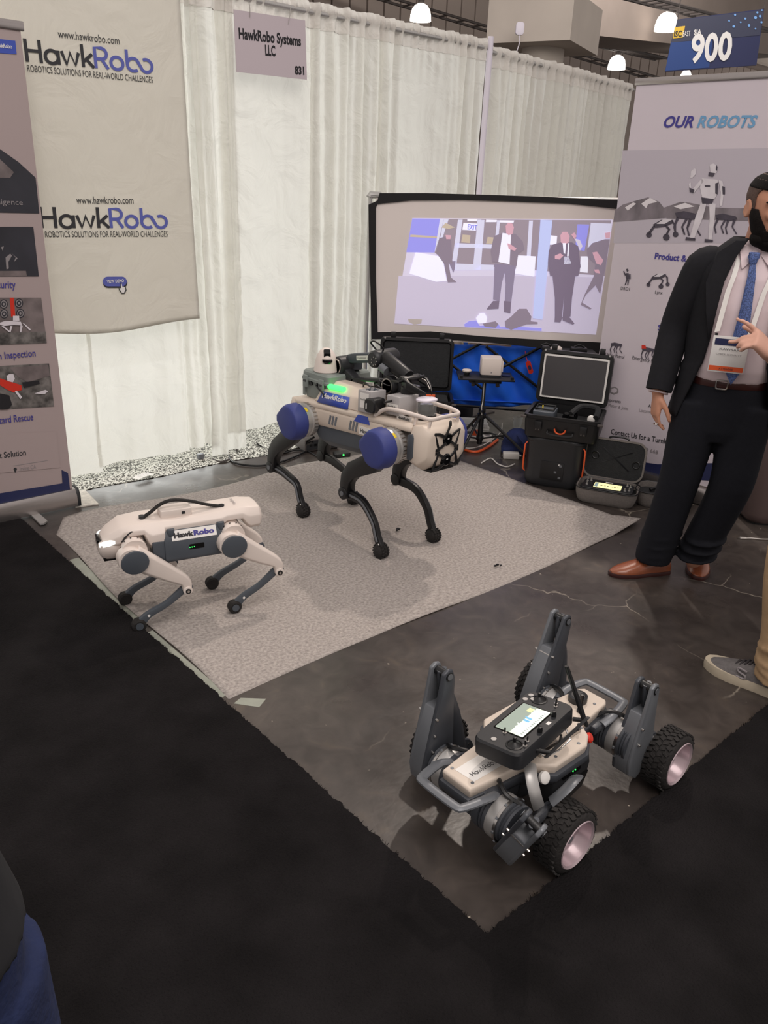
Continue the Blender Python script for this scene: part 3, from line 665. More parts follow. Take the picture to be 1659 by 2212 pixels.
flat(RB, ((1345, 325), (1760, 318), (1760, 525), (1325, 525)), 'banner_panel', rb, .0006)
flats(RB, [[(1328, 455), (1345, 442), (1372, 434), (1400, 426), (1424, 436), (1450, 470), (1325, 480)], [(1430, 450), (1470, 436), (1490, 438), (1540, 448), (1600, 450), (1760, 440), (1760, 482), (1440, 472)]], 'mountain', rb, .0012)
flats(RB, [[(1385, 440), (1404, 427), (1420, 436), (1400, 441), (1396, 450)], [(1350, 448), (1368, 437), (1374, 440), (1356, 455)], [(1455, 446), (1480, 438), (1500, 446), (1470, 452)]], 'snow', rb, .0018)
# printed humanoid with raised hand
flats(RB, [[(1533, 356), (1541, 353), (1549, 358), (1549, 370), (1543, 378), (1535, 374)], [(1516, 385), (1550, 388), (1553, 400), (1547, 424), (1540, 434), (1518, 432), (1512, 405)],
    [(1488, 397), (1492, 394), (1494, 412), (1505, 398), (1516, 386), (1520, 392), (1508, 406), (1498, 418), (1490, 414)], [(1493, 370), (1500, 364), (1504, 366), (1503, 376), (1496, 384), (1491, 384)],
    [(1552, 388), (1561, 392), (1564, 412), (1560, 444), (1555, 446), (1557, 416)], [(1514, 438), (1526, 440), (1518, 470), (1500, 514), (1490, 514), (1502, 470)], [(1532, 438), (1546, 440), (1544, 470), (1537, 520), (1530, 520), (1533, 470)]], 'robot_print_light', rb, .003)
flats(RB, [[(1531, 372), (1545, 374), (1540, 382), (1530, 380)], [(1515, 426), (1542, 430), (1538, 440), (1517, 440)], [(1522, 400), (1534, 400), (1534, 404), (1523, 404)], [(1547, 356), (1550, 360), (1549, 370), (1546, 366)],
    [(1482, 512), (1502, 515), (1502, 520), (1480, 519)], [(1522, 516), (1540, 518), (1540, 523), (1522, 523)], [(1489, 405), (1500, 410), (1498, 417), (1490, 415)], [(1545, 396), (1552, 394), (1550, 420), (1545, 418)], [(1560, 402), (1566, 404), (1566, 420), (1561, 420)]], 'robot_print', rb, .0036)
def quadprint(x, y, s, m='robot_print', extra=()):
    P_ = [[(0, 4), (10, 2), (28, 6), (30, 10), (20, 12), (2, 10)], [(2, 8), (5, 10), (0, 20), (2, 28), (0, 29), (-2, 20)], [(12, 10), (15, 11), (9, 20), (12, 29), (10, 29), (7, 20)], [(24, 10), (28, 11), (24, 20), (30, 30), (28, 30), (22, 20)], [(16, 10), (19, 12), (15, 22), (17, 30), (15, 30), (13, 21)]]
    flats(RB, [[(x + a * s, y + b * s) for a, b in p] for p in P_], m, rb, .0028)
quadprint(1458, 452, 1.9); quadprint(1545, 458, 1.6)
def wheelprint(x, y, s):
    flats(RB, [[(x + a * s, y + b * s) for a, b in p] for p in [[(10, 12), (24, 4), (44, 4), (46, 9), (30, 16), (14, 18)], [(12, 12), (14, 16), (4, 30), (0, 28)], [(28, 12), (34, 13), (40, 20), (34, 32), (31, 30), (36, 21)], [(42, 4), (50, 12), (50, 26), (47, 26), (46, 14)]]] + [[(x + cx * s + r_ * s * math.cos(k * PI / 5), y + cy * s + r_ * s * math.sin(k * PI / 5)) for k in range(10)] for cx, cy, r_ in ((3, 30, 5), (33, 34, 6), (49, 29, 5))], 'robot_print', rb, .003)
    flats(RB, [[(x + a * s, y + b * s) for a, b in p] for p in [[(16, 11), (28, 3), (44, 3), (30, 11)]]], 'robot_print_light', rb, .0036)
wheelprint(1398, 470, 1.25); wheelprint(1398, 588, .9)
LR('Product &', (1414, 559), (1483, 565), 13, 'ink_indigo', bold=.03)
flats(RB, [[(1352, 582), (1355, 580), (1358, 584), (1355, 588)], [(1351, 590), (1358, 590), (1360, 602), (1353, 604)], [(1346, 586), (1348, 585), (1352, 594), (1350, 596)], [(1353, 604), (1356, 604), (1351, 616), (1349, 616)], [(1356, 604), (1359, 604), (1357, 616), (1355, 616)], [(1359, 592), (1362, 592), (1362, 603), (1360, 603)]], 'robot_print', rb, .003)
LR('DRO1', (1341, 626), (1360, 628), 7, 'ink_dark'); LR('Lynx', (1415, 634), (1431, 636), 7, 'ink_dark')
LR('Solutions', (1421, 713), (1490, 720), 12, 'ink_indigo', bold=.03)
quadprint(1319, 738, .85); quadprint(1386, 748, .95); flats(RB, [[(1386, 745), (1394, 745), (1396, 753), (1386, 753)]], 'red', rb, .0035)
LR('Utility Patrol', (1308, 768), (1348, 775), 7, 'ink_dark'); LR('Emergency Response', (1366, 776), (1440, 789), 8, 'ink_dark')
flats(RB, [[(1318, 838), (1328, 835), (1336, 840), (1336, 848), (1326, 852), (1317, 847)]], 'ink_grey', rb, .0025); flats(RB, [[(1321, 840), (1328, 838), (1333, 842), (1332, 847), (1326, 849), (1320, 846)]], 'banner_lilac', rb, .003)
LR('Components', (1303, 865), (1341, 871), 7, 'ink_dark'); LR('Rotary Motor & Joint', (1292, 873), (1357, 886), 6.5, 'ink_grey')
LR('Locomotion', (1381, 889), (1421, 895), 7, 'ink_grey'); LR('Algorithm', (1400, 880), (1440, 885), 7, 'ink_dark')
LR('Contact Us for a Turnkey Solution', (1320, 937), (1500, 970), 11, 'ink_dark', bold=.01)
LR('949 668', (1384, 972), (1421, 981), 8, 'ink_grey')
flat(RB, ((1253, 968), (1275, 980), (1420, 1003), (1560, 1000), (1560, 1040), (1400, 1030), (1251, 992)), 'banner_navy', rb, .001)
# ------------------------------------------------------------------ projection screen set diagonally across the corner
SN = Vector((-.6717, -.7408, 0)); SC = Plane((3.55, 3.8, 0), SN)
sr = root('projection_screen', (3.95, 3.45, 0), 'portable projection screen with black cloth border showing a trade fair scene', 'screen')
def sflat(pts, m, off, name='print'): return flat(SC, pts, m, sr, off, name)
TLs, TRs, BRs, BLs = (812, 428), (1420, 436), (1400, 762), (802, 728)
MB().loft([[SC.at(*q, -.004) for q in (TLs, TRs, BRs, BLs)], [SC.at(*q, 0) for q in (TLs, TRs, BRs, BLs)]]).build('white_cloth', 'screen_cloth', sr, world=True, smooth=False)
mat('border_cloth', (24, 22, 24), .85)
def bandm(outer, inner):
    o = MB(); n = len(outer); r0 = [SC.at(*q, .006) for q in outer]; r1 = [SC.at(*q, .008) for q in inner]
    o.add(r0 + r1, [(i, i + 1, n + i + 1, n + i) for i in range(n - 1)]); return o.build('border', 'border_cloth', sr, world=True, smooth=False, solid=.003)
bandm([(820, 417), (920, 417), (1060, 421), (1200, 426), (1328, 432), (1440, 437)], [(813, 441), (890, 433), (1000, 432), (1100, 435), (1230, 440), (1330, 451), (1440, 456)])
bandm([(796, 442), (797, 520), (800, 620), (802, 735)], [(818, 432), (812, 450), (812, 600), (816, 722)])
bandm([(802, 733), (930, 731), (1060, 740), (1180, 753), (1300, 766), (1400, 775)], [(803, 718), (930, 716), (1050, 727), (1170, 734), (1284, 739), (1400, 746)])
fr = MB(); a_, b_ = SC.at(800, 422, -.01), SC.at(1430, 432, -.01)
MB().cyl((a_.x, a_.y, 0.02), (a_.x, a_.y, a_.z), .013).build('frame_pole', 'satin_silver', sr, world=True)
MB().cyl(a_ + Vector((0, 0, -.004)), b_ - Vector((0, 0, .004)), .013).build('frame_rail', 'satin_silver', sr, world=True)
MB().cyl((b_.x, b_.y, 0.02), (b_.x, b_.y, b_.z), .013).build('frame_pole', 'satin_silver', sr, world=True)
MB().tube([a_ + Vector((-.012, 0, -.01)), a_ + Vector((0, 0, .008)), a_ + Vector((.05, -.045, .006))], .017, 8).build('corner_joint', 'satin_silver', sr, world=True)
for p in (a_, b_):
    MB().cyl(Vector((p.x, p.y, .02)) + SN * .25, Vector((p.x, p.y, .02)) - SN * .25, .013).build('foot_bar', 'satin_silver', sr, world=True)
def cz(x, y): return (780 + .33755 * x, 380 + .33755 * y)
def em(name, col, e=.50): mat(name, col, .8, emit=e)
em('p_base', (206, 200, 222)); em('p_blue', (150, 148, 232)); em('p_blue2', (128, 126, 222)); em('p_glass', (150, 138, 150)); em('p_frame', (208, 208, 232)); em('p_white', (236, 236, 252), .5)
em('p_dark', (136, 124, 140)); em('p_dark2', (120, 108, 128)); em('p_jean', (136, 126, 150)); em('p_skin', (206, 162, 178)); em('p_pillar', (186, 196, 240)); em('p_floor', (194, 186, 208)); em('p_tan', (190, 176, 160))
def pj(pts, m, off): sflat([cz(*q) for q in pts], m, off, 'projected_image')
def pjs(polys, m, off): flats(SC, [[cz(*q) for q in p] for p in polys], m, sr, off, 'projected_image')
pj([(328, 270), (1612, 280), (1503, 1016), (213, 945)], 'p_base', .002)
pj([(240, 640), (560, 640), (1130, 640), (1555, 650), (1503, 1016), (213, 945)], 'p_floor', .0025)
pj([(328, 272), (505, 274), (470, 490), (290, 488)], 'p_blue', .003); pj([(317, 375), (500, 388), (496, 400), (312, 390)], 'p_tan', .0035)
pj([(510, 276), (1600, 284), (1580, 480), (1560, 640), (560, 560), (470, 490)], 'p_glass', .003)
pjs([[(620, 280), (650, 280), (605, 600), (575, 600)], [(745, 280), (770, 280), (745, 600), (715, 600)], [(770, 282), (790, 282), (765, 600), (745, 600)], [(870, 284), (890, 284), (870, 480), (850, 480)], [(1075, 286), (1100, 286), (1085, 520), (1060, 520)], [(600, 430), (860, 440), (860, 465), (598, 458)], [(590, 560), (850, 570), (848, 600), (588, 604)], [(1470, 300), (1600, 305), (1580, 470), (1450, 460)], [(505, 276), (530, 276), (500, 400), (470, 490)], [(530, 278), (560, 278), (520, 400), (505, 400)]], 'p_frame', .004)
pjs([[(655, 300), (742, 305), (735, 350), (648, 345)], [(800, 280), (870, 282), (866, 296), (798, 296)], [(890, 284), (980, 286), (975, 300), (886, 298)], [(680, 276), (745, 278), (742, 290), (680, 290)], [(350, 490), (520, 520), (548, 672), (480, 678), (310, 625)], [(1005, 508), (1118, 515), (1108, 645), (985, 625)], [(1405, 515), (1455, 515), (1450, 620), (1400, 615)], [(1210, 380), (1255, 385), (1250, 440), (1200, 440)]], 'p_white', .005)
pjs([[(560, 560 - 12), (605, 545), (598, 600), (590, 620)]], 'p_jean', .0055)
letters('EXIT', SC.at(*cz(680, 340)), SC.at(*cz(740, 346)), Z, .028, 'p_blue2', sr, .0065, bold=.02)
pjs([[(540, 300), (600, 330), (560, 340), (515, 330)], [(650, 375), (700, 380), (695, 430), (640, 425)], [(810, 390), (860, 395), (850, 436), (800, 434)]], 'p_tan', .0045)
pjs([[(1385, 310), (1460, 312), (1430, 480), (1370, 470)]], 'p_blue', .0055)
# seated man, standing man with phone, pillar, laughing man in suit, passer-by
pjs([[(500, 400), (545, 385), (575, 400), (580, 470), (585, 560), (560, 560), (575, 650), (612, 680), (555, 682), (530, 560), (480, 490)]], 'p_dark', .006)
pjs([[(850, 385), (920, 360), (990, 372), (1035, 420), (1045, 470), (1005, 500), (995, 575), (985, 580), (950, 560), (880, 552), (840, 550), (830, 480)]], 'p_dark', .006)
pjs([[(855, 560), (990, 575), (975, 700), (960, 815), (920, 810), (925, 690), (918, 620), (900, 690), (885, 805), (845, 790), (850, 690)]], 'p_jean', .0065)
pjs([[(845, 800), (885, 800), (880, 850), (805, 855), (808, 845)], [(915, 800), (960, 805), (955, 880), (915, 870)]], 'p_dark2', .007)
pjs([[(905, 365), (960, 372), (950, 565), (878, 550)], [(1300, 515), (1330, 520), (1345, 560), (1300, 566)]], 'p_white', .008)
pjs([[(925, 320), (940, 300), (968, 305), (978, 330), (970, 370), (945, 380), (928, 365)], [(935, 430), (960, 440), (995, 465), (985, 480), (945, 468)], [(540, 378), (575, 380), (572, 405), (545, 405)], [(1275, 380), (1290, 358), (1320, 358), (1335, 385), (1330, 425), (1300, 440), (1278, 425)], [(1240, 510), (1275, 495), (1295, 510), (1270, 535), (1240, 532)], [(1345, 375), (1365, 362), (1380, 385), (1365, 405)], [(1560, 365), (1595, 360), (1592, 400), (1565, 400)], [(1480, 490), (1510, 485), (1550, 540), (1535, 572), (1505, 560)], [(1490, 600), (1520, 598), (1530, 625), (1500, 620)]], 'p_skin', .009)
pj([(1148, 281), (1224, 284), (1160, 920), (1100, 910)], 'p_pillar', .0075)
pjs([[(1200, 480), (1225, 440), (1280, 425), (1350, 425), (1390, 450), (1405, 580), (1390, 640), (1365, 645), (1210, 640), (1195, 560)], [(1225, 640), (1370, 645), (1350, 780), (1340, 900), (1290, 905), (1300, 760), (1285, 905), (1240, 900), (1240, 780)], [(1240, 900), (1290, 905), (1275, 938), (1238, 935)], [(1288, 905), (1330, 900), (1366, 945), (1355, 952), (1290, 925)]], 'p_dark2', .008)
pjs([[(1290, 430), (1312, 430), (1306, 500), (1296, 490)], [(1325, 430), (1332, 432), (1328, 515), (1318, 515)]], 'p_white', .0095)
pjs([[(1365, 400), (1400, 410), (1418, 450), (1400, 480), (1385, 440)]], 'p_base', .0085)
pjs([[(1445, 470), (1480, 430), (1560, 405), (1592, 405), (1575, 520), (1560, 600), (1545, 680), (1530, 755), (1520, 740), (1500, 700), (1440, 760), (1415, 810), (1475, 848), (1465, 855), (1405, 825), (1430, 760), (1490, 640), (1500, 560), (1450, 520)]], 'p_dark', .0085)
pjs([[(660, 950), (690, 930), (735, 925), (760, 960), (880, 950), (890, 968), (1000, 965), (1155, 975), (1155, 992), (665, 965)]], 'p_blue', .006)
pjs([[(735, 910), (760, 880), (790, 878), (805, 905), (800, 940), (750, 945)]], 'p_white', .007)
pjs([[(780, 945), (860, 930), (880, 950), (860, 972), (790, 965)], [(920, 930), (960, 900), (1010, 850), (1060, 850), (1090, 900), (1085, 930), (1130, 935), (1130, 948), (1060, 950), (960, 985), (925, 970)]], 'p_dark', .007)
pj([(300, 915), (390, 918), (385, 945), (340, 952), (305, 935)], 'screen_cloth', .004)
# ------------------------------------------------------------------ large robot dog (faces the aisle)
def X3(*a): return Vector(a)
r1 = root('robot_dog', (2.37, 2.75, 0), 'large beige and slate robot dog with blue hip covers, arm and sensors on its back', 'robot', -PI / 2)
def oct_ring(x, pts): return [(x, y, z) for y, z in pts]
def shell(zb, zs, zt, wb, ws, wt): return [(-wb, zb), (wb, zb), (ws, zb + (zs - zb) * .35), (ws, zs), (wt, zt), (-wt, zt), (-ws, zs), (-ws, zb + (zs - zb) * .35)]
# belly
MB().loft([oct_ring(x, shell(zb, .532, .55, wb, .112, .11)) for x, zb, wb in ((-.262, .49, .08), (-.235, .438, .07), (-.20, .425, .066), (.19, .435, .066), (.225, .446, .07), (.255, .50, .08))]).build('belly_tub', 'slate', r1, bevel=.006)
# upper shell with flared edge
MB().loft([oct_ring(x, shell(zb, zs, zt, wb, ws, wt)) for x, zb, zs, zt, wb, ws, wt in ((-.275, .545, .60, .635, .11, .115, .09), (-.262, .53, .605, .648, .118, .124, .095), (.235, .538, .612, .648, .118, .124, .095), (.262, .56, .612, .645, .11, .115, .09))]).build('side_shell', 'beige_shell', r1, bevel=.005)
# spine deck bridging the hips
MB().loft([oct_ring(x, shell(z, z + .022, z + .036, w_ * .96, w_, w_ * .86)) for x, z, w_ in ((-.445, .600, .10), (-.40, .606, .125), (-.26, .612, .125), (.25, .612, .125), (.38, .612, .128), (.42, .61, .12))]).build('top_deck', 'beige_shell', r1, bevel=.005)
MB().box((.33, 0, .56), (.17, .12, .12)).box((-.33, 0, .56), (.17, .12, .12)).build('hip_core', 'dark_plastic', r1, bevel=.01)
MB().loft([oct_ring(x, shell(zb, .60, .63, .10, w_, .10)) for x, zb, w_ in ((-.475, .535, .10), (-.455, .50, .118), (-.405, .50, .118), (-.395, .53, .11))]).build('rear_cap', 'beige_shell', r1, bevel=.01)
for s in (-1, 1): MB().prism([(-.46, .525), (-.41, .525), (-.405, .60), (-.455, .60)], (0, s * .119, 0), (1, 0, 0), (0, 0, 1), .006).build('side_panel', 'slate_light', r1, bevel=.002)
# head
hd = MB(); hd.loft([oct_ring(x, [(-wb, zb), (wb, zb), (w_, zb + .03), (w_, .60), (w_ * .86, zt), (-w_ * .86, zt), (-w_, .60), (-w_, zb + .03)]) for x, zb, w_, wb, zt in ((.405, .475, .112, .085, .628), (.425, .462, .13, .09, .645), (.50, .452, .132, .09, .650), (.552, .475, .118, .085, .632), (.572, .50, .10, .08, .612))])
hd.build('head', 'beige_shell', r1, bevel=.008)
for s in (-1, 1): MB().prism([(.412, .50), (.445, .495), (.468, .512), (.468, .598), (.452, .612), (.412, .605)], (0, s * .131, 0), (1, 0, 0), (0, 0, 1), .008).build('cheek_panel', 'slate', r1, bevel=.002)
def eye(cz_, sgn):
    c = Vector((.566 if sgn > 0 else .562, -.038, cz_))
    for yy in (0.0,):
        e_ = MB().lathe((.556, yy, cz_), (1, 0, 0), [(.028, 0), (.028, .018), (.022, .025), (.0, .026)], 18).build('camera_eye', 'black_gloss', r1)
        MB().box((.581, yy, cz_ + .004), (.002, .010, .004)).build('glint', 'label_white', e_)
    br_ = MB(); zz = cz_; s = sgn
    for yy in (-1, 1):
        br_.tube([(.566, yy * .074, zz + .032 * s), (.578, yy * .052, zz + .030 * s), (.584, yy * .018, zz + .014 * s)], .0065, 6)
        br_.tube([(.566, yy * .074, zz + .034 * s), (.572, yy * .050, zz - .034 * s)], .0065, 6)
        br_.tube([(.572, yy * .058, zz - .038 * s), (.582, yy * .038, zz - .026 * s), (.584, yy * .016, zz - .012 * s)], .0065, 6)
        br_.box((.570, yy * .056, zz - .038 * s), (.014, .024, .012))
    br_.build('eye_guard', 'black_plastic', r1)
eye(.582, 1); eye(.492, -1)
MB().tube(smooth_path([(.585, -.02, .60), (.588, -.004, .635), (.582, .004, .66), (.575, .012, .64)], 5), .006, 6).build('eye_guard', 'black_plastic', r1)
MB().box((.50, 0, .448), (.09, .14, .012)).build('chin_guard', 'black_plastic', r1, bevel=.004)
# bumper rail on the head
rl = MB(); pth = smooth_path([(.18, -.115, .648), (.235, -.112, .682), (.30, -.108, .690), (.46, -.10, .684), (.535, -.082, .676), (.548, -.03, .678), (.548, .03, .678), (.535, .082, .676), (.46, .10, .684), (.30, .108, .690), (.235, .112, .682), (.18, .115, .648)], 5)
rl.tube(pth, .0095, 10)
for a, b in (((.44, -.10, .684), (.425, -.105, .645)), ((.535, .08, .676), (.525, .085, .64)), ((.535, -.08, .676), (.525, -.085, .635)), ((.44, .10, .684), (.425, .105, .645))): rl.tube([a, b], .008, 8)
rl.build('bumper_rail', 'white_plastic', r1)
# side decals, vents
def r1txt(t, a, b, h, m, nm='lettering', up=(0, 0, 1), **k): return letters(t, Vector(a), Vector(b), Vector(up), h, m, r1, world=False, name=nm, **k)
for k in range(3):
    for x in (-.13, .02): MB().box((x + k * .022, -.1245, .575), (.012, .003, .045), Matrix.Rotation(.25, 3, 'Y')).build('vent_slot', 'slate_light', r1)
MB().prism([(.085, .548), (.245, .548), (.23, .58), (.085, .585)], (0, -.1252, 0), (1, 0, 0), (0, 0, 1), .002).build('sticker', 'label_white', r1)
r1txt('HawkRobo', (.095, -.1265, .557), (.225, -.1265, .557), .017, 'ink_dark', bold=.02)
# power hump with green light
hp = MB(); hp.loft([[(x, y, z) for x, y, z in ring] for ring in ([(-.265, -.118, .645), (.085, -.118, .645), (.085, .118, .645), (-.265, .118, .645)], [(-.235, -.100, .70), (.06, -.100, .70), (.06, .100, .70), (-.235, .100, .70)], [(-.19, -.055, .742), (.03, -.055, .735), (.03, .055, .735), (-.19, .055, .742)])])
hp.build('power_hump', 'beige_shell', r1, bevel=.007)
SN1 = Vector((0, -.055, .018)).normalized()
hpn = Vector((0, -(.70 - .645), .018)).normalized()
def onside(x, v, off=.003): # v 0..1 up the lower slanted face
    return Vector((x, -.118 + .018 * v, .645 + .055 * v)) + Vector((0, -.95, .31)) * off
MB().add([onside(-.235, -.05), onside(-.005, -.05), onside(-.015, .92), onside(-.215, .92)], [(0, 1, 2, 3)]).build('blue_badge', 'blue_decal', r1, solid=.002)
letters('HawkRobo', onside(-.205, .42), onside(-.025, .42), Vector((0, .31, .95)), .022, 'ink_white', r1, world=False, off=.003, bold=.03)
lt = MB(); lt.tube([(-.185, -.088, .722), (-.075, -.088, .722)], .012, 10); lt.build('status_light', 'led_green', r1)
MB().prism([(.045, .60), (.155, .60), (.14, .635), (.075, .635)], (0, -.1252, 0), (1, 0, 0), (0, 0, 1), .003).build('blue_badge', 'blue_decal', r1)
for k in range(9): MB().box((.078, -.08 + k * .02, .69), (.02, .006, .04)).build('cooling_fin', 'beige_shell', r1)
# hips and legs
def teardrop(r_, px_, pz_, n=26):
    pts = []
    for i in range(n):
        a = 2 * PI * i / n; pts.append((r_ * math.cos(a), r_ * math.sin(a)))
    pts = [p for p in pts if not (p[0] < -r_ * .45 and abs(p[1]) < r_ * .80)]
    k = min(range(len(pts)), key=lambda i: (pts[i][0] + r_) ** 2 if pts[i][1] > 0 else 9)
    out = []
    for p in pts:
        out.append(p)
        if p == pts[k]: out += [(-r_ * 1.12, r_ * .25), (-r_ * 1.12, -r_ * .10)]
    return out
def limb_prism(pts, wds, y, t, m, name, par, bev=.004):
    L_ = []; R_ = []; n = len(pts)
    for i in range(n):
        a = Vector(pts[max(i - 1, 0)]); b = Vector(pts[min(i + 1, n - 1)]); d = (b - a).normalized(); nn = Vector((-d.y, d.x)) * wds[i] / 2
        L_.append(Vector(pts[i]) + nn); R_.append(Vector(pts[i]) - nn)
    MB().loft([[(p.x, y + sy, p.y) for sy, p in ((-t / 2, L_[i]), (t / 2, L_[i]), (t / 2, R_[i]), (-t / 2, R_[i]))] for i in range(n)]).build(name, m, par, bevel=bev)
def S2(pts, n=5): return [(p.x, p.y) for p in smooth_path([Vector((a, b, 0)) for a, b in pts], n)]
def interp(v, n): 
    m = len(v) - 1; return [v[min(int(i * m / (n - 1)), m - 1)] * (1 - (i * m / (n - 1) - min(int(i * m / (n - 1)), m - 1))) + v[min(int(i * m / (n - 1)), m - 1) + 1] * (i * m / (n - 1) - min(int(i * m / (n - 1)), m - 1)) for i in range(n)]
def r1leg(s, hx, hz, kx, kz, fx, lab):
    y = s * .155
    leg = MB().lathe((hx, s * .062, hz), (0, s, 0), [(.072, 0), (.074, .018), (.070, .022), (.070, .05), (.078, .056), (.080, .085), (.074, .09), (.074, .10), (.083, .104), (.083, .122)], 32).build('hip_motor', 'satin_silver', r1, ang=25)
    rb_ = MB()
    for k in range(28):
        a = 2 * PI * k / 28; rb_.box((hx + .0785 * math.cos(a), s * .133, hz + .0785 * math.sin(a)), (.007, .022, .004), Matrix.Rotation(-a, 3, 'Y'))
    o = rb_.build('ribs', 'steel', leg); o['kind'] = 'stuff'
    for a in (.9, 2.0): MB().box((hx + .082 * math.cos(a), s * .175, hz + .082 * math.sin(a)), (.024, .014, .003), Matrix.Rotation(-a + PI / 2, 3, 'Y')).build('warning_sticker', 'yellow', leg)
    cv = MB(); td = teardrop(.086, 0, 0); o3 = lambda q, k, yy: [(hx + a * k, yy, hz + b * k) for a, b in q]
    cv.loft([o3(td, 1.0, s * .182), o3(td, 1.03, s * .19), o3(td, 1.0, s * .232), o3(td, .90, s * .250), o3(td, .72, s * .254)]).build('hip_cover', 'blue_cover', r1, bevel=.003)
    # thigh: boomerang
    mx = (hx + kx) / 2 - .01; mz = (hz + kz) / 2
    tp = [(hx - .02, hz - .02), (hx - .085, hz - .095), (kx + .050, kz + .125), (kx + .012, kz + .075), (kx + .004, kz + .035), (kx + .002, kz - .008)]
    limb_prism(tp, interp([.10, .090, .070, .060, .050], len(tp)), s * .162, .046, 'black_plastic', 'thigh', r1, .005)
    kn = MB().cyl((kx, s * .135, kz), (kx, s * .190, kz), .030, n=20).build('knee_joint', 'black_plastic', r1, bevel=.004)
    MB().cyl((kx, s * .189, kz), (kx, s * .194, kz), .012, n=12).build('knee_bolt', 'gunmetal', kn)
    sp_ = S2([(kx - .012, kz - .008), (kx + .065, kz - .004), (fx - .125, kz - .018), (fx - .055, .155), (fx - .028, .095), (fx, .045)], 5)
    limb_prism(sp_, interp([.042, .044, .040, .034, .034, .040], len(sp_)), s * .158, .026, 'black_plastic', 'shin', r1, .006)
    limb_prism([(a + .004, b + .004) for a, b in sp_[3:-3]], [.010] * (len(sp_) - 6), s * .175, .006, 'gunmetal', 'shin_rib', r1, .001)
    ft = MB().lathe((fx, s * .128, .033), (0, s, 0), [(.018, 0), (.029, .008), (.033, .020), (.033, .040), (.029, .052), (.018, .060)], 22).build('foot', 'rubber', r1)
    tr = MB()
    for k in range(16):
        a = 2 * PI * k / 16
        for q in (.014, .030, .046): tr.box((fx + .0325 * math.cos(a + q * 20), s * (.128 + q), .034 + .0325 * math.sin(a + q * 20)), (.006, .009, .008), Matrix.Rotation(-a, 3, 'Y'))
    o = tr.build('tread', 'rubber', ft); o['kind'] = 'stuff'
    MB().cyl((fx - .004, s * .172, .062), (fx - .004, s * .176, .062), .008, n=10).build('marker_dot', 'label_white', ft)
r1leg(-1, .32, .53, .050, .238, .30, ''); r1leg(1, .32, .53, .050, .238, .315, '')
r1leg(-1, -.30, .500, -.550, .195, -.295, ''); r1leg(1, -.30, .500, -.550, .195, -.285, '')
# rear underside light lever
MB().tube([(-.27, -.12, .44), (-.31, -.13, .42), (-.30, -.13, .44), (-.26, -.12, .465)], .006, 6).build('rear_handle', 'black_plastic', r1)
# lidar and payload boxes on the front deck
ld = MB().lathe((.375, .0, .648), (0, 0, 1), [(.044, 0), (.046, .01), (.046, .018), (.040, .020)], 28).build('lidar_base', 'black_plastic', r1)
MB().lathe((.375, .0, .668), (0, 0, 1), [(.034, 0), (.034, .03), (.028, .045), (.0, .046)], 24).build('lidar_core', 'black_gloss', ld)
MB().lathe((.375, .0, .668), (0, 0, 1), [(.044, 0), (.044, .062)], 28, caps=False).build('lidar_window', 'glass', ld)
MB().lathe((.375, .0, .728), (0, 0, 1), [(.046, 0), (.046, .006), (.040, .010), (0, .0105)], 28).build('lidar_cap', 'cap_white', ld)
bx = MB().box((.262, -.035, .700), (.085, .115, .085)).build('sensor_box', 'grey_box', r1, bevel=.006)
MB().box((.262, -.0938, .694), (.070, .001, .03)).build('sticker', 'label_white', bx)
r1txt('HawkRobo', (.232, -.0948, .690), (.294, -.0948, .690), .012, 'ink_dark', bold=.02)
MB().cyl((.262, .0, .743), (.262, .0, .775), .036, n=24).build('round_antenna', 'black_plastic', bx, bevel=.004)
MB().cyl((.262, -.10, .722), (.262, -.14, .722), .006, n=10).build('knob', 'black_plastic', bx)
MB().box((.335, -.088, .655), (.09, .004, .022)).build('sticker', 'label_white', r1)
r1txt('HawkRobo', (.30, -.0912, .650), (.372, -.0912, .650), .012, 'ink_dark', bold=.03)
gbx = MB().box((.118, -.085, .700), (.088, .088, .098)).build('fan_box', 'grey_box', r1, bevel=.004)
MB().box((.118, -.1295, .705), (.058, .001, .066)).build('sticker', 'label_white', gbx)
r1txt('HawkRobo', (.093, -.1305, .706), (.143, -.1305, .706), .009, 'ink_dark')
st = MB(); 
for k in range(16):
    a = 2 * PI * k / 16; rr_ = .030 if k % 2 else .018
    st.box((.118 + rr_ * math.cos(a) * .8, -.085 + rr_ * math.sin(a) * .8, .7495), (.012, .005, .002), Matrix.Rotation(a, 3, 'Z'))
st.build('fan_grille', 'slate', gbx)['kind'] = 'stuff'
cm = MB().loft([[(.172 + dx * k, y, .692 + dz * k) for dx, dz in rrect(.07, .062, .016, 3)] for y, k in ((-.148, .86), (-.142, 1), (-.085, 1), (-.08, .9))]).build('camera_pod', 'black_plastic', r1)
MB().box((.155, -.149, .69), (.005, .003, .024)).build('camera_slot', 'label_white', cm)
MB().box((.10, .10, .69), (.10, .07, .08)).build('black_module', 'black_plastic', r1, bevel=.006)
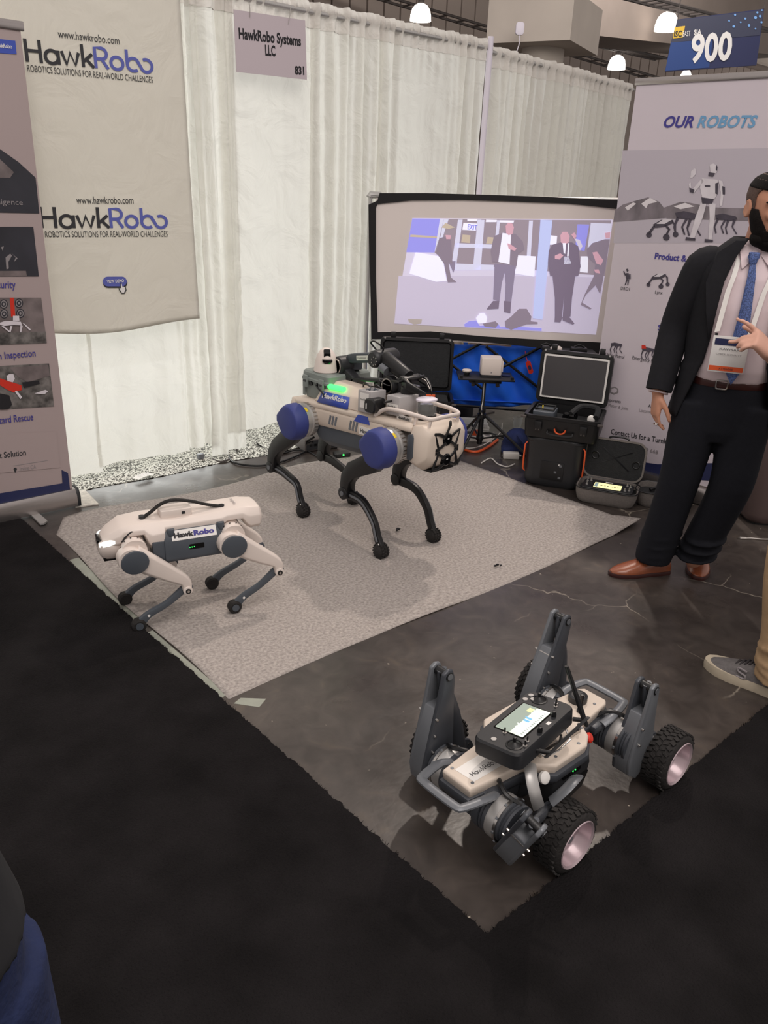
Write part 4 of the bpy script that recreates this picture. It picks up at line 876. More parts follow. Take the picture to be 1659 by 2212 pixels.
# arm: base, folded links, wrist and gripper
ab = MB().lathe((.185, .075, .645), (0, 0, 1), [(.062, 0), (.062, .03), (.050, .036), (.048, .11)], 28).build('arm_base', 'black_plastic', r1, bevel=.003)
shj = MB().lathe((.125, -.005, .755), (0, 1, 0), [(.034, 0), (.044, .006), (.046, .02), (.046, .09), (.040, .096)], 28).build('arm_shoulder', 'dark_plastic', r1)
MB().lathe((.125, -.0075, .755), (0, 1, 0), [(.036, 0), (.036, .003), (.030, .003), (.030, 0)], 28).build('joint_ring', 'steel', shj)
MB().box((.155, .05, .735), (.07, .06, .09)).build('arm_riser', 'dark_plastic', r1, bevel=.01)
def link(p, q, wd, t, m, name, b=.006):
    p = Vector(p); q = Vector(q); d = (q - p).normalized(); up_ = Vector((0, 1, 0)).cross(d).normalized(); sd = Vector((0, 1, 0))
    return MB().loft([[e + up_ * wd / 2 * k - sd * t / 2, e + up_ * wd / 2 * k + sd * t / 2, e - up_ * wd / 2 * k + sd * t / 2, e - up_ * wd / 2 * k - sd * t / 2] for e, k in ((p, .8), (p + (q - p) * .15, 1), (p + (q - p) * .85, 1), (q, .8))]).build(name, m, r1, bevel=b)
low = link((.125, .03, .757), (-.145, .03, .735), .046, .05, 'dark_plastic', 'lower_link')
MB().box((-.01, .0035, .747), (.16, .003, .024), Matrix.Rotation(-.08, 3, 'Y')).build('recess', 'black_gloss', low)
MB().box((0, .0015, .748), (.055, .002, .016), Matrix.Rotation(-.08, 3, 'Y')).build('sticker', 'label_white', low)
r1txt('HawkRobo', (-.022, -.0005, .7435), (.022, -.0005, .747), .008, 'ink_dark')
link((-.13, .03, .733), (-.235, .03, .785), .05, .05, 'dark_plastic', 'elbow_link')
el = MB().lathe((-.235, -.012, .80), (0, 1, 0), [(.036, 0), (.046, .006), (.048, .02), (.048, .07), (.040, .08)], 28).build('arm_elbow', 'dark_plastic', r1)
MB().lathe((-.235, -.014, .80), (0, 1, 0), [(.038, 0), (.038, .003), (.032, .003), (.032, 0)], 28).build('joint_ring', 'steel', el)
upl = link((-.215, .06, .835), (.02, .06, .866), .046, .05, 'slate', 'upper_link')
MB().box((-.095, .0335, .852), (.085, .003, .022), Matrix.Rotation(-.13, 3, 'Y')).build('sticker', 'label_white', upl)
r1txt('HawkRobo', (-.125, .0305, .845), (-.065, .0305, .852), .009, 'ink_dark')
MB().lathe((.045, -.03, .868), (0, 1, 0), [(.030, 0), (.038, .008), (.040, .02), (.040, .13), (.034, .14)], 28).build('wrist_motor', 'dark_plastic', r1)
bo = MB()
for k in range(7): a = 2 * PI * k / 7; bo.cyl((.062 + .018 * math.cos(a), -.033, .862 + .018 * math.sin(a)), (.062 + .018 * math.cos(a), -.030, .862 + .018 * math.sin(a)), .003, n=6)
bo.build('wrist_bolts', 'steel', r1)['kind'] = 'stuff'
MB().cyl((.075, .02, .872), (.235, .02, .808), .034, .030, 20).build('forearm', 'black_plastic', r1, bevel=.004)
MB().cyl((.09, -.012, .838), (.13, -.012, .822), .020, n=14).build('wrist_joint', 'gunmetal', r1)
MB().tube(smooth_path([(.02, .02, .90), (.0, .0, .935), (.04, -.01, .945), (.07, .01, .92), (.06, .02, .90)], 5), .004, 6).build('arm_cable', 'black_plastic', r1)
MB().tube(smooth_path([(.08, -.02, .83), (.10, -.035, .79), (.13, -.02, .765), (.15, 0, .76)], 5), .003, 6).build('arm_cable', 'black_plastic', r1)
gp = MB().box((.245, .02, .800), (.03, .11, .03), Matrix.Rotation(.38, 3, 'Y')).build('gripper_body', 'black_plastic', r1, bevel=.003)
for s in (-1, 1):
    MB().loft([[(x, .02 + s * y + dy, z + dz) for dy, dz in ((-.006 * k, -.016 * k), (.006 * k, -.016 * k), (.006 * k, .016 * k), (-.006 * k, .016 * k))] for x, y, z, k in ((.25, .05, .80, 1), (.29, .058, .786, 1.1), (.33, .042, .768, .9), (.365, .018, .752, .5))]).build('gripper_jaw', 'black_plastic', r1, bevel=.002)
    MB().loft([[(x, .02 + s * y + dy, z + dz) for dy, dz in ((-.002, -.008 * k), (.002, -.008 * k), (.002, .008 * k), (-.002, .008 * k))] for x, y, z, k in ((.262, .038, .80, 1), (.30, .048, .786, 1), (.345, .024, .764, .5))]).build('jaw_plate', 'steel', gp)
MB().tube([(.18, -.03, .79), (.26, -.06, .80), (.27, .08, .81)], .006, 6).build('gripper_guard', 'black_plastic', r1)
MB().tube(smooth_path([(-.02, -.02, .735), (.02, -.045, .76), (.06, -.03, .74), (.10, -.05, .765), (.13, -.03, .74)], 5), .004, 6).build('deck_cable', 'black_plastic', r1)
# grey equipment case riding on the rear deck
gcs = root('equipment_case', (2.405, 3.035, .596), 'small grey latched case riding on the rear deck of the large robot dog', 'case', -PI / 2)
def rbox(c, sz, r_, k=1.0): return [(c[0] + a * k, c[1] + b * k) for a, b in rrect(sz[0], sz[1], r_, 4)]
MB().loft([[(*p, z) for p in rbox((0, 0), (.20, .26), .02, k)] for z, k in ((.0, .93), (.008, .95), (.085, 1.0))]).build('body', 'grey_case', gcs, ang=30)
MB().loft([[(*p, z) for p in rbox((0, 0), (.218, .28), .024, k)] for z, k in ((.085, 1), (.095, 1.0), (.100, .97), (.122, .96), (.130, .90))]).build('lid', 'grey_case', gcs, ang=30)
for x in (-.062, .062):
    MB().box((x, -.142, .08), (.034, .012, .058)).build('latch', 'grey_case', gcs, bevel=.003)
    MB().box((x, -.149, .082), (.022, .002, .010)).build('latch_slot', 'dark_plastic', gcs)
for x in (-.03, .02): MB().cyl((x, -.128, .072), (x, -.137, .072), .010, n=14).build('port', 'black_plastic', gcs)
for x in (-.088, .088):
    for yy in (-.1325, .1325): MB().box((x, yy * .98, .03), (.02, .006, .05)).build('rib', 'grey_case', gcs, bevel=.002)
MB().tube(smooth_path([(.02, -.14, .072), (.05, -.152, .066), (.085, -.15, .05), (.095, -.14, .02), (.10, -.13, .0)], 5), .004, 8).build('plug_cable', 'black_plastic', gcs)
dm = root('dome_camera', (2.335, 3.03, .726), 'white dome camera with two dark windows on top of the grey case', 'camera', -PI / 2)
MB().lathe((0, 0, 0), (0, 0, 1), [(.056, 0), (.060, .004), (.058, .02), (.053, .05), (.044, .08), (.030, .100), (.014, .111), (.0, .113)], 32).build('dome', 'white_plastic', dm)
fc = Matrix.Rotation(-.55, 3, 'Z')
MB().loft([[fc @ Vector((.046 - .0 + k, y, z)) for y, z in rrect(.032, .022, .006, 3, 0, .079 - k)] for k in (-.02, -.003)]).build('upper_window', 'black_gloss', dm)
MB().loft([[fc @ Vector((x, y, z)) for y, z in ((-.024, .066), (.024, .066), (.024, .056), (.012, .046), (-.012, .046), (-.024, .056))] for x in (.03, .0565)]).build('lower_window', 'black_gloss', dm, bevel=.002)
MB().tube([(0, .03, .09), (-.05, .05, .094)], .002, 5).build('whisker', 'dark_plastic', dm)
rd_ = root('rugged_handset', (2.47, 3.01, .726), 'dark ribbed handset lying on the grey case behind the dome camera', 'handset', -PI / 2 - .3)
MB().loft([[(x, a * k, .03 + b * k) for a, b in rrect(.07, .045, .008, 2)] for x, k in ((-.06, .8), (-.05, 1), (.045, 1), (.05, .88), (.07, .9), (.075, .75))]).build('body', 'slate', rd_, bevel=.002)
for k in range(5): MB().box((-.03 + k * .014, -.036, .035), (.005, .006, .03)).build('grip_rib', 'dark_plastic', rd_)
MB().box((.0, 0, .006), (.10, .05, .012)).build('cradle', 'black_plastic', rd_, bevel=.003)
# ------------------------------------------------------------------ small robot dog
r2 = root('robot_dog', (1.27, 2.569, 0), 'small white robot dog with slate side battery and glowing headlight at the mat edge', 'robot', math.radians(165.7))
r2.name = 'robot_dog.001'; RM[r2.name] = RM.get('robot_dog.001', RM['robot_dog']); RM[r2.name] = Matrix.Translation((1.27, 2.569, 0)) @ Matrix.Rotation(math.radians(165.7), 4, 'Z')
def sec(x, zb, zm, zt, wb, wm, wt): return [(x, y, z) for y, z in ((-wb, zb), (wb, zb), (wm, zm), (wm, zm + (zt - zm) * .55), (wt, zt), (0, zt + .004), (-wt, zt), (-wm, zm + (zt - zm) * .55), (-wm, zm))]
MB().loft([sec(*a) for a in ((-.325, .335, .35, .395, .05, .062, .045), (-.315, .325, .34, .405, .06, .072, .055), (-.275, .325, .340, .410, .062, .080, .058), (-.262, .335, .350, .412, .062, .082, .060), (-.245, .368, .374, .412, .062, .080, .060), (-.185, .368, .374, .410, .062, .080, .060), (-.165, .345, .366, .408, .06, .084, .062), (-.10, .345, .366, .405, .06, .082, .062), (.0, .345, .366, .400, .06, .082, .062), (.048, .345, .366, .403, .06, .084, .066), (.052, .305, .330, .403, .075, .100, .066), (.095, .300, .320, .404, .075, .098, .066), (.108, .318, .335, .404, .072, .094, .066), (.122, .362, .370, .404, .062, .088, .064), (.190, .360, .368, .400, .060, .078, .058), (.205, .325, .345, .392, .058, .076, .054), (.235, .32, .335, .376, .055, .064, .046), (.262, .315, .33, .352, .042, .052, .036))]).build('back_shell', 'white_plastic', r2, bevel=.006, ang=30)
MB().loft([[(x, y, z) for y, z in ((-wb, zb), (wb, zb), (w_, .31), (w_, .345), (-w_, .345), (-w_, .31))] for x, zb, w_, wb in ((.195, .288, .062, .05), (.23, .276, .066, .05), (.262, .276, .056, .044), (.276, .296, .042, .034))]).build('muzzle', 'white_plastic', r2, bevel=.010)
MB().loft([[(x, y, z) for y, z in ((-.042, .268), (.042, .268), (.046, .285), (-.046, .285))] for x in (.205, .262)]).build('chin', 'black_plastic', r2, bevel=.004)
MB().prism([(-.03, .318), (.03, .318), (.034, .352), (-.034, .352)], (.270, 0, 0), (0, 1, 0), (0, 0, 1), .012).build('face_visor', 'black_gloss', r2, bevel=.004)
for s in (-1, 1):
    MB().loft([[(x, s * y, z + dz) for dz in (-.011 * k, .011 * k)] + [(x, s * (y + .004), z + dz) for dz in (.009 * k, -.009 * k)] for x, y, z, k in ((.274, .040, .334, .7), (.262, .052, .339, 1), (.238, .0625, .346, 1), (.212, .067, .352, .4))]).build('headlight', 'led_white', r2)
    MB().tube([(.195, s * .070, .30), (.175, s * .085, .26), (.160, s * .088, .268), (.185, s * .075, .32)], .004, 6).build('bumper_wire', 'black_plastic', r2)
# belly with slate batteries
MB().box((-.03, 0, .30), (.20, .13, .075)).build('chassis', 'dark_plastic', r2, bevel=.008)
for s in (-1, 1):
    bt = MB().loft([[(x, s * y, z) for y, z in ((.035, .252), (.100, .252), (.108, .262), (.108, .335), (.088, .370), (.035, .374))] for x in (-.165, .058)]).build('battery_pack', 'slate', r2, bevel=.006)
    MB().loft([[(x, s * y, z) for y, z in ((.04, zb), (.098, zb), (.103, zb + .01), (.103, .34), (.04, .34))] for x, zb in ((.055, .256), (.10, .285))]).build('battery_nose', 'slate', r2, bevel=.005)
    MB().prism(rrect(.10, .066, .008, 3, -.055, .300), (0, s * .1055, 0), (1, 0, 0), (0, 0, 1), .003).build('battery_door', 'slate', bt, bevel=.001)
    MB().prism(rrect(.055, .020, .003, 2, -.058, .305), (0, s * .1075, 0), (1, 0, 0), (0, 0, 1), .003).build('display', 'black_gloss', bt)
    for k in range(3): MB().cyl((-.048 + k * .008, s * .1085, .304), (-.048 + k * .008, s * .1100, .304), .0018, n=8).build('led', 'led_green', bt)
    MB().box((-.02, s * .106, .338), (.10, .003, .003)).build('door_hinge', 'dark_plastic', bt)
    for x in (.03, -.155): MB().cyl((x, s * .085, .352), (x, s * .085, .378), .016, .014, 16).build('pad', 'slate', r2, bevel=.002)
    MB().loft([[(x, s * y, z) for y, z in ((.0885, .3695), (.1075, .3365), (.1085, .3375), (.0895, .3705))] for x in (-.135, .030)]).build('name_plate', 'label_white', r2)
ul = Vector((0, -.33, .42)).normalized()
def plate(x, v): return Vector((x, .1085 - .019 * v, .3375 + .033 * v)) + Vector((0, .86, .5)) * .001
letters('Hawk', plate(.022, .28), plate(-.050, .28), Vector((0, -.019, .033)), .017, 'ink_black', r2, world=False, off=.0012, bold=.05)
letters('Robo', plate(-.050, .28), plate(-.126, .28), Vector((0, -.019, .033)), .017, 'ink_indigo', r2, world=False, off=.0012, bold=.05)
MB().loft([[(x, y, z) for x, y in rrect(.115, .07, .008, 3, -.005, .01)] for z in (.40, .432)]).build('top_module', 'white_plastic', r2, bevel=.003)
MB().box((-.03, .0455, .418), (.012, .003, .010)).build('usb_port', 'dark_plastic', r2)
MB().tube(smooth_path([(.115, .02, .408), (.085, .02, .425), (.045, .02, .452), (.0, .02, .462), (-.06, .02, .450), (-.12, .02, .428), (-.165, .02, .415), (-.185, .02, .414)], 5), [(.006, .009)] * 36, 8, flat=(0, 0, 1)).build('carry_handle', 'rubber', r2)
for x in (.115, -.18): MB().cyl((x, .02, .404), (x, .02, .418), .011, n=14).build('handle_mount', 'dark_plastic', r2)
letters('HawkRobo', (-.235, .03, .4135), (-.235, -.03, .4135), Vector((1, 0, 0)), .014, 'ink_grey', r2, world=False, off=.004)
def r2leg(s, hx, hz, kx, kz, fx):
    y = s * .125
    hm = MB().lathe((hx, s * .04, hz + .03), (0, s, -.1), [(.044, 0), (.044, .02), (.040, .024), (.040, .045), (.045, .05), (.045, .075)], 28).build('hip_motor', 'white_plastic', r2)
    for k in range(5): a = .3 + k * .55; MB().cyl((hx + .0452 * math.cos(a), s * .098, hz + .026 + .0452 * math.sin(a)), (hx + .047 * math.cos(a), s * .098, hz + .026 + .047 * math.sin(a)), .003, n=6).build('screw', 'dark_plastic', hm)
    MB().lathe((hx, s * .03, hz + .03), (0, s, 0), [(.047, 0), (.047, .012)], 28).build('hip_collar', 'satin_silver', r2)
    # thigh
    tp = S2([(hx + .012, hz + .012), (hx - .05, hz - .035), (hx * .35 + kx * .65, hz * .35 + kz * .65 + .022), (kx + .008, kz + .038), (kx, kz)], 4)
    n = len(tp); wd = interp([.088, .078, .062, .042, .034], n); rings = []
    for i in range(n):
        a = Vector(tp[max(i - 1, 0)]); b = Vector(tp[min(i + 1, n - 1)]); d = (b - a).normalized(); nn = Vector((-d.y, d.x)); p = Vector(tp[i]); tk = .044 - .02 * i / n
        rings.append([(p.x + nn.x * wd[i] / 2 * u, s * (.122 + v * tk / 2), p.y + nn.y * wd[i] / 2 * u) for u, v in ((-.7, -1), (.7, -1), (1, -.5), (1, .5), (.7, 1), (-.7, 1), (-1, .5), (-1, -.5))])
    MB().loft(rings).build('thigh', 'white_plastic', r2, bevel=.003, ang=50)
    MB().lathe((hx + .018, s * .098, hz + .002), (0, s, 0), [(.046, 0), (.046, .03), (.044, .048)], 28).build('hip_drum', 'white_plastic', r2)
    pd = [(hx + .018 + a * 1.0, hz + b) for a, b in [(.040 * math.cos(t) - .004, .040 * math.sin(t)) for t in [PI * k / 10 for k in range(20)]]]
    pd = [(hx + .012 + (a - hx - .018) * 1.22, hz - .004 + (b - hz) * 1.12) for a, b in pd]
    MB().prism(pd, (0, s * .149, 0), (1, 0, 0), (0, 0, 1), .012).build('hip_pad', 'slate', r2, bevel=.004)
    MB().cyl((kx, s * .098, kz), (kx, s * .140, kz), .017, n=18).build('knee_cap', 'white_plastic', r2, bevel=.003)
    kb = MB().cyl((kx, s * .140, kz), (kx, s * .1435, kz), .010, n=16).build('knee_bolt', 'black_plastic', r2)
    MB().cyl((kx, s * .143, kz), (kx, s * .1445, kz), .005, n=10).build('bolt_head', 'steel', kb)
    sp_ = S2([(kx - .020, kz + .014), (kx + .012, kz - .002), (kx + (fx - kx) * .42, kz * .62 + .006), (kx + (fx - kx) * .80, .062), (fx, .026)], 5)
    limb_prism(sp_, interp([.024, .028, .022, .026, .038], len(sp_)), s * .113, .020, 'slate', 'shin', r2, .004)
    ft = MB().lathe((fx, s * .096, .027), (0, s, 0), [(.020, 0), (.026, .005), (.026, .029), (.020, .034)], 22).build('foot', 'rubber', r2)
    MB().cyl((fx, s * .131, .029), (fx, s * .134, .029), .014, n=18).build('foot_hub', 'slate', ft)
    m_ = sp_[-6]; MB().cyl((m_[0], s * .123, m_[1]), (m_[0], s * .125, m_[1]), .005, n=10).build('marker_dot', 'label_white', r2)
r2leg(1, .165, .300, -.010, .142, .172); r2leg(-1, .165, .300, -.010, .142, .18)
r2leg(1, -.195, .300, -.368, .150, -.19); r2leg(-1, -.195, .300, -.368, .150, -.165)
for s in (-1, 1): MB().tube(smooth_path([(.12, s * .07, .37), (.165, s * .08, .385), (.20, s * .075, .35)], 5), .003, 6).build('wheel_arch_trim', 'dark_plastic', r2)
# ------------------------------------------------------------------ wheeled robot with raised knees (world-space offsets from its centre)
C3 = Vector((1.49, 1.025, 0))
r3 = root('wheeled_robot', C3, 'grey wheeled-leg robot with beige top plate on the bare floor, controller on its back', 'robot')
ZP = .236
def plate_pts(k=1.0):
    half = [(-.290, .046), (-.20, .058), (-.115, .066), (-.075, .105), (-.055, .122), (.075, .122), (.112, .100), (.135, .062), (.27, .046), (.285, .036)]
    P_ = [(a, b) for a, b in half] + [(a, -b) for a, b in reversed(half)]
    return [(a * k + .0, b * k) for a, b in P_]
def shrink(P_, d):
    out = []; n = len(P_)
    for i in range(n):
        a = Vector(P_[i - 1]); b = Vector(P_[i]); c = Vector(P_[(i + 1) % n]); t = ((b - a).normalized() + (c - b).normalized())
        t.normalize(); nn = Vector((t.y, -t.x)); out.append((b.x - nn.x * d * -1, b.y - nn.y * d * -1))
    return out
PP = plate_pts()
def inset(d):
    return [(a * (1 - d / .28), b * (1 - d / .10)) for a, b in PP]
MB().loft([[(a, b, ZP - .030) for a, b in inset(.004)], [(a, b, ZP - .006) for a, b in PP], [(a, b, ZP) for a, b in inset(.004)]]).build('top_plate', 'beige_shell', r3, bevel=.0025)
MB().loft([[(a, b, ZP - .075) for a, b in inset(.014)], [(a, b, ZP - .048) for a, b in inset(-.006)], [(a, b, ZP - .028) for a, b in inset(-.006)]]).build('deck_frame', 'cast_dark', r3, bevel=.004)
scr = MB()
for x, y in ((-.268, .034), (-.268, -.034), (-.11, .05), (-.11, -.05), (.12, -.07), (-.03, -.10), (.24, .028), (.24, -.028), (.06, -.105)):
    MB().cyl((x, y, ZP), (x, y, ZP + .0015), .0045, n=10).build('screw', 'gunmetal', r3)
# central barrel (along x) and battery bay
MB().lathe((-.10, 0, .155), (1, 0, 0), [(.045, 0), (.068, .01), (.075, .02), (.075, .195), (.068, .205), (.045, .215)], 32).build('core_barrel', 'cast_dark', r3, bevel=.002)
bat = MB().loft([[(x, -.095 + dy, z) for dy, z in ((.04, .075), (.0, .088), (-.022, .12), (-.026, .165), (-.018, .20), (.04, .215))] for x in (-.055, .105)]).build('battery', 'dark_plastic', r3, bevel=.006)
MB().prism(rrect(.075, .022, .006, 3, .02, .178), (0, -.1215, 0), (1, 0, 0), (0, 0, 1), .004).build('display', 'black_gloss', bat)
for k in range(2): MB().cyl((.022 + .010 * k, -.1240, .179), (.022 + .010 * k, -.1250, .179), .002, n=8).build('led', 'led_green', bat)
MB().prism([(-.045, .14), (.095, .145), (.075, .105), (.02, .092), (-.03, .108)], (0, -.123, 0), (1, 0, 0), (0, 0, 1), .004).build('battery_grip', 'black_gloss', bat)
bat2 = MB().loft([[(x, .095 - dy, z) for dy, z in ((.04, .075), (.0, .088), (-.022, .12), (-.026, .165), (-.018, .20), (.04, .215))] for x in (-.055, .105)]).build('battery', 'dark_plastic', r3, bevel=.006)
pb = MB().lathe((-.085, -.108, .205), (-.1, -1, .5), [(.016, 0), (.016, .008), (.012, .011), (.0, .011)], 20).build('power_button', 'label_white', r3)
MB().lathe((.125, -.080, .205), (.4, -1, .6), [(.014, 0), (.014, .018), (.010, .022), (0, .0222)], 18).build('stop_button', 'red', r3)
# body neck boxes to both ends
for s in (-1, 1): MB().loft([[(s * x, y, z) for y, z in ((-w_, .12), (w_, .12), (w_ + .008, .17), (w_, .235), (-w_, .235), (-w_ - .008, .17))] for x, w_ in ((.10, .05), (.20, .042), (.255, .036))]).build('end_housing', 'cast_dark', r3, bevel=.006)
# end handles
for s, x0_ in ((-1, -.225), (1, .215)):
    ex = s * (.345 if s < 0 else .335)
    hp_ = smooth_path([(x0_, -.075, ZP - .030), (x0_ + s * .04, -.080, ZP - .018), (ex - s * .012, -.068, ZP - .014), (ex, -.05, ZP - .014), (ex, .05, ZP - .014), (ex - s * .012, .068, ZP - .014), (x0_ + s * .04, .080, ZP - .018), (x0_, .075, ZP - .030)], 4)
    MB().tube(hp_, [(.008, .013)] * len(hp_), 10, flat=(0, 0, 1)).build('end_handle', 'gunmetal', r3)
    for sy in (-1, 1): MB().box((x0_ - s * .01, sy * .066, ZP - .038), (.05, .024, .024)).build('handle_mount', 'cast_dark', r3, bevel=.004)
# deck fittings: round port, rod, rail with pins
MB().lathe((.215, .012, ZP), (0, 0, 1), [(.026, 0), (.027, .006), (.027, .018), (.021, .021), (.019, .019), (.012, .019), (.012, .022), (0, .022)], 26).build('round_port', 'dark_plastic', r3)
MB().lathe((.178, -.024, ZP), (0, 0, 1), [(.010, 0), (.010, .006), (.005, .010), (.006, .050), (.007, .056), (.0, .057)], 12).build('deck_post', 'black_plastic', r3)
ra = MB().box((.02, -.075, ZP + .005), (.17, .010, .010)).build('deck_rail', 'steel', r3, bevel=.001)
for x in (-.058, .02, .096): MB().cyl((x, -.075, ZP + .008), (x, -.075, ZP + .028), .0035, n=8).build('rail_pin', 'dark_plastic', ra)
# sticker (no code printed)
a0 = Vector((-.262, -.034, ZP + .0006)); MB().add([a0, a0 + Vector((.175, -.004, 0)), a0 + Vector((.185, .062, 0)), a0 + Vector((-.005, .060, 0))], [(0, 1, 2, 3)]).build('sticker', 'label_white', r3)
logo(C3 + Vector((-.250, -.020, ZP)), C3 + Vector((-.165, -.022, ZP)), Vector((0, 1, 0)), .015, 'ink_dark', 'ink_dark', r3, .0012, wd=.12)
# legs
def disc_y(c, prof, s, n=28): return MB().lathe(c, (0, s, 0), prof, n)
def r3wheel(cx, cy, s):
    R_ = .086
    w_ = disc_y((cx, cy - s * .037, R_), [(.060, 0), (.075, .002), (.082, .010), (R_, .020), (R_, .056), (.082, .067), (.075, .073), (.064, .075), (.061, .070), (.058, .026)], s, 40).build('tyre', 'rubber', r3, ang=60)
    tr = MB()
    for k in range(30):
        a = 2 * PI * k / 30
        for q, da in ((.014, .0), (.029, .11), (.044, .0), (.060, .11)):
            c = Vector((cx + (R_ + .0005) * math.cos(a + da), cy - s * .037 + s * q, R_ + (R_ + .0005) * math.sin(a + da)))
            tr.box(c, (.005, .015, .011), Matrix.Rotation(-(a + da), 3, 'Y') @ Matrix.Rotation(.35 * (1 if q in (.014, .044) else -1), 3, 'X'))
    o = tr.build('tread_lugs', 'rubber', w_); o['kind'] = 'stuff'
    disc_y((cx, cy - s * .034, R_), [(.061, 0), (.061, .067), (.066, .072), (.064, .074), (.058, .070), (.053, .040), (.050, .036), (.020, .035), (.018, .040), (0, .040)], s, 40).build('rim', 'rim_paint', r3, ang=30)
    disc_y((cx, cy + s * .004, R_), [(.012, 0), (.012, .012), (0, .013)], s, 16).build('hub_cap', 'gunmetal', r3)
    hb = disc_y((cx, cy - s * .082, R_), [(.042, 0), (.047, .004), (.047, .012), (.043, .014), (.043, .018), (.047, .020), (.047, .026), (.043, .028), (.043, .032), (.047, .034), (.047, .050)], s).build('wheel_motor', 'cast_dark', r3, ang=25)
mat('rim_paint', (190, 170, 176), .3, .35, coat=.4)
def P2(o, U, V, pts): return [o + U * a + V * b for a, b in pts]
def r3leg(hip, knee, wx, wy, s, normal=None):
    hip = Vector(hip); knee = Vector(knee); A = (knee - hip); L_ = A.length; A.normalize()
    N_ = Vector((0, s, 0)); N_ = (N_ - A * N_.dot(A)).normalized(); B = A.cross(N_).normalized()
    if B.x < 0: B = -B
    # two cheek plates of the thigh, solid lower body, open fork at the knee
    def prof(k): return [(B * b + A * a) for a, b in k]
    shape = [(-.062, -.018), (-.075, .0), (-.060, .022), (-.02, .050), (.035, .052), (L_ * .45, .040), (L_ * .72, .030), (L_ - .01, .024), (L_ + .016, .012), (L_ + .020, -.004), (L_ + .010, -.020), (L_ * .72, -.028), (L_ * .3, -.046), (.0, -.056), (-.045, -.045)]
    body_ = [p for p in shape if p[0] < L_ * .66]
    body_ = [(-.062, -.018), (-.075, .0), (-.060, .022), (-.02, .050), (.035, .052), (L_ * .45, .040), (L_ * .66, .031), (L_ * .66, -.029), (L_ * .3, -.046), (.0, -.056), (-.045, -.045)]
    for q in (-.022, .022):
        MB().loft([[hip + B * b + A * a + N_ * (q + dq) for a, b in shape] for dq in (-.006, .006)]).build('thigh_plate', 'gunmetal' if q > 0 else 'cast_dark', r3, bevel=.004)
    MB().loft([[hip + B * b * k + A * (a if k == 1 else a * .98) + N_ * q for a, b in body_] for q, k in ((-.026, .9), (-.02, 1), (.02, 1), (.026, .9))]).build('thigh_body', 'gunmetal', r3, bevel=.004)
    for a in (.05, .10, .15):
        if a < L_ * .7: MB().cyl(hip + A * a * 1.0 + B * (-.030) + N_ * -.034 * s * s, hip + A * a + B * (-.030) + N_ * .034, .0035, n=8).build('bolt', 'steel', r3)
    kn = MB().cyl(knee - N_ * .030, knee + N_ * .030, .012, n=16).build('knee_pin', 'black_plastic', r3)
    for q in (-.0305, .0305): MB().cyl(knee + N_ * q, knee + N_ * q * 1.05, .009, n=14).build('pin_head', 'gunmetal', kn)
    # calf folds down from the knee inside the fork to the wheel hub
    hub = Vector((wx, wy - s * .078, .086))
    cpts = smooth_path([knee + A * .008, knee - A * .045 + B * .016, knee * .5 + hub * .5 + B * .012, hub + Vector((0, 0, .02)), hub], 5)
    n = len(cpts); MB().tube(cpts, [(.015 + .014 * (i / n), .0095 + .004 * (i / n)) for i in range(n)], 10, flat=B).build('calf', 'cast_dark', r3)
    lobe = MB().lathe(hub - N_ * .006, N_, [(.052, 0), (.054, .006), (.048, .014)], 28).build('calf_lobe', 'cast_dark', r3)
    for k in range(7): a = k * .8; MB().cyl(hub - N_ * .0075 + Vector((.042 * math.cos(a), 0, .042 * math.sin(a))), hub - N_ * .004 + Vector((.042 * math.cos(a), 0, .042 * math.sin(a))), .003, n=6).build('bolt', 'steel', lobe)
    # hip drive between body and thigh
    return N_
def local(v): v = Vector(v); return v - C3
for (hx, kx, kz, wx, s, yh) in ((1.285, 1.300, .415, 1.415, 1, .165), (1.735, 1.795, .402, 1.872, 1, .165), (1.775, 1.790, .330, 1.875, -1, .140)):
    hz_ = .150 if s > 0 else .120
    y = C3.y + s * yh
    r3leg(local((hx, y, hz_)), local((kx, y, kz)), wx - C3.x, s * (.198 if s < 0 else .258), s)
    r3wheel(wx - C3.x, s * (.198 if s < 0 else .258), s)
r3leg(local((1.262, .872, .125)), local((1.205, .795, .265)), 1.400 - C3.x, -.198, -1); r3wheel(1.400 - C3.x, -.198, -1)
for hx, s, yh in ((1.285, 1, .168), (1.735, 1, .168), (1.775, -1, .150), (1.262, -1, .155)):
    x = hx - C3.x; xs = x * .97; hz_ = .155
    hd_ = MB().lathe((xs, s * .040, hz_), (0, s, 0), [(.050, 0), (.056, .006), (.056, .024), (.052, .026), (.056, .030), (.052, .034), (.056, .038), (.056, .050)], 28).build('hip_drive', 'cast_dark', r3, ang=25)
    MB().lathe((xs, s * .088, hz_), (0, s, 0), [(.0565, 0), (.0575, .003), (.0575, .026), (.054, .028)], 32).build('silver_collar', 'satin_silver', r3)
    rg = MB().lathe((xs, s * .115, hz_), (0, s, 0), [(.059, 0), (.059, .007)], 32).build('clamp_ring', 'steel', r3)
    for k in range(10): a = k * .63; MB().box((xs + .0595 * math.cos(a), s * .1185, hz_ + .0595 * math.sin(a)), (.004, .006, .006), Matrix.Rotation(-a, 3, 'Y')).build('clamp_bolt', 'gunmetal', rg)
    MB().lathe((xs, s * .122, hz_), (0, s, 0), [(.054, 0), (.054, .006), (.050, .008), (.054, .012), (.050, .015), (.054, .019), (.054, .026)], 28).build('hip_drive', 'cast_dark', r3, ang=25)
    MB().tube(smooth_path([(xs * .75, s * .03, .19), (xs * .9, s * .06, .225), (xs, s * .10, .222), (xs + .02, s * .135, .20)], 4), .006, 6).build('cable', 'black_plastic', r3)
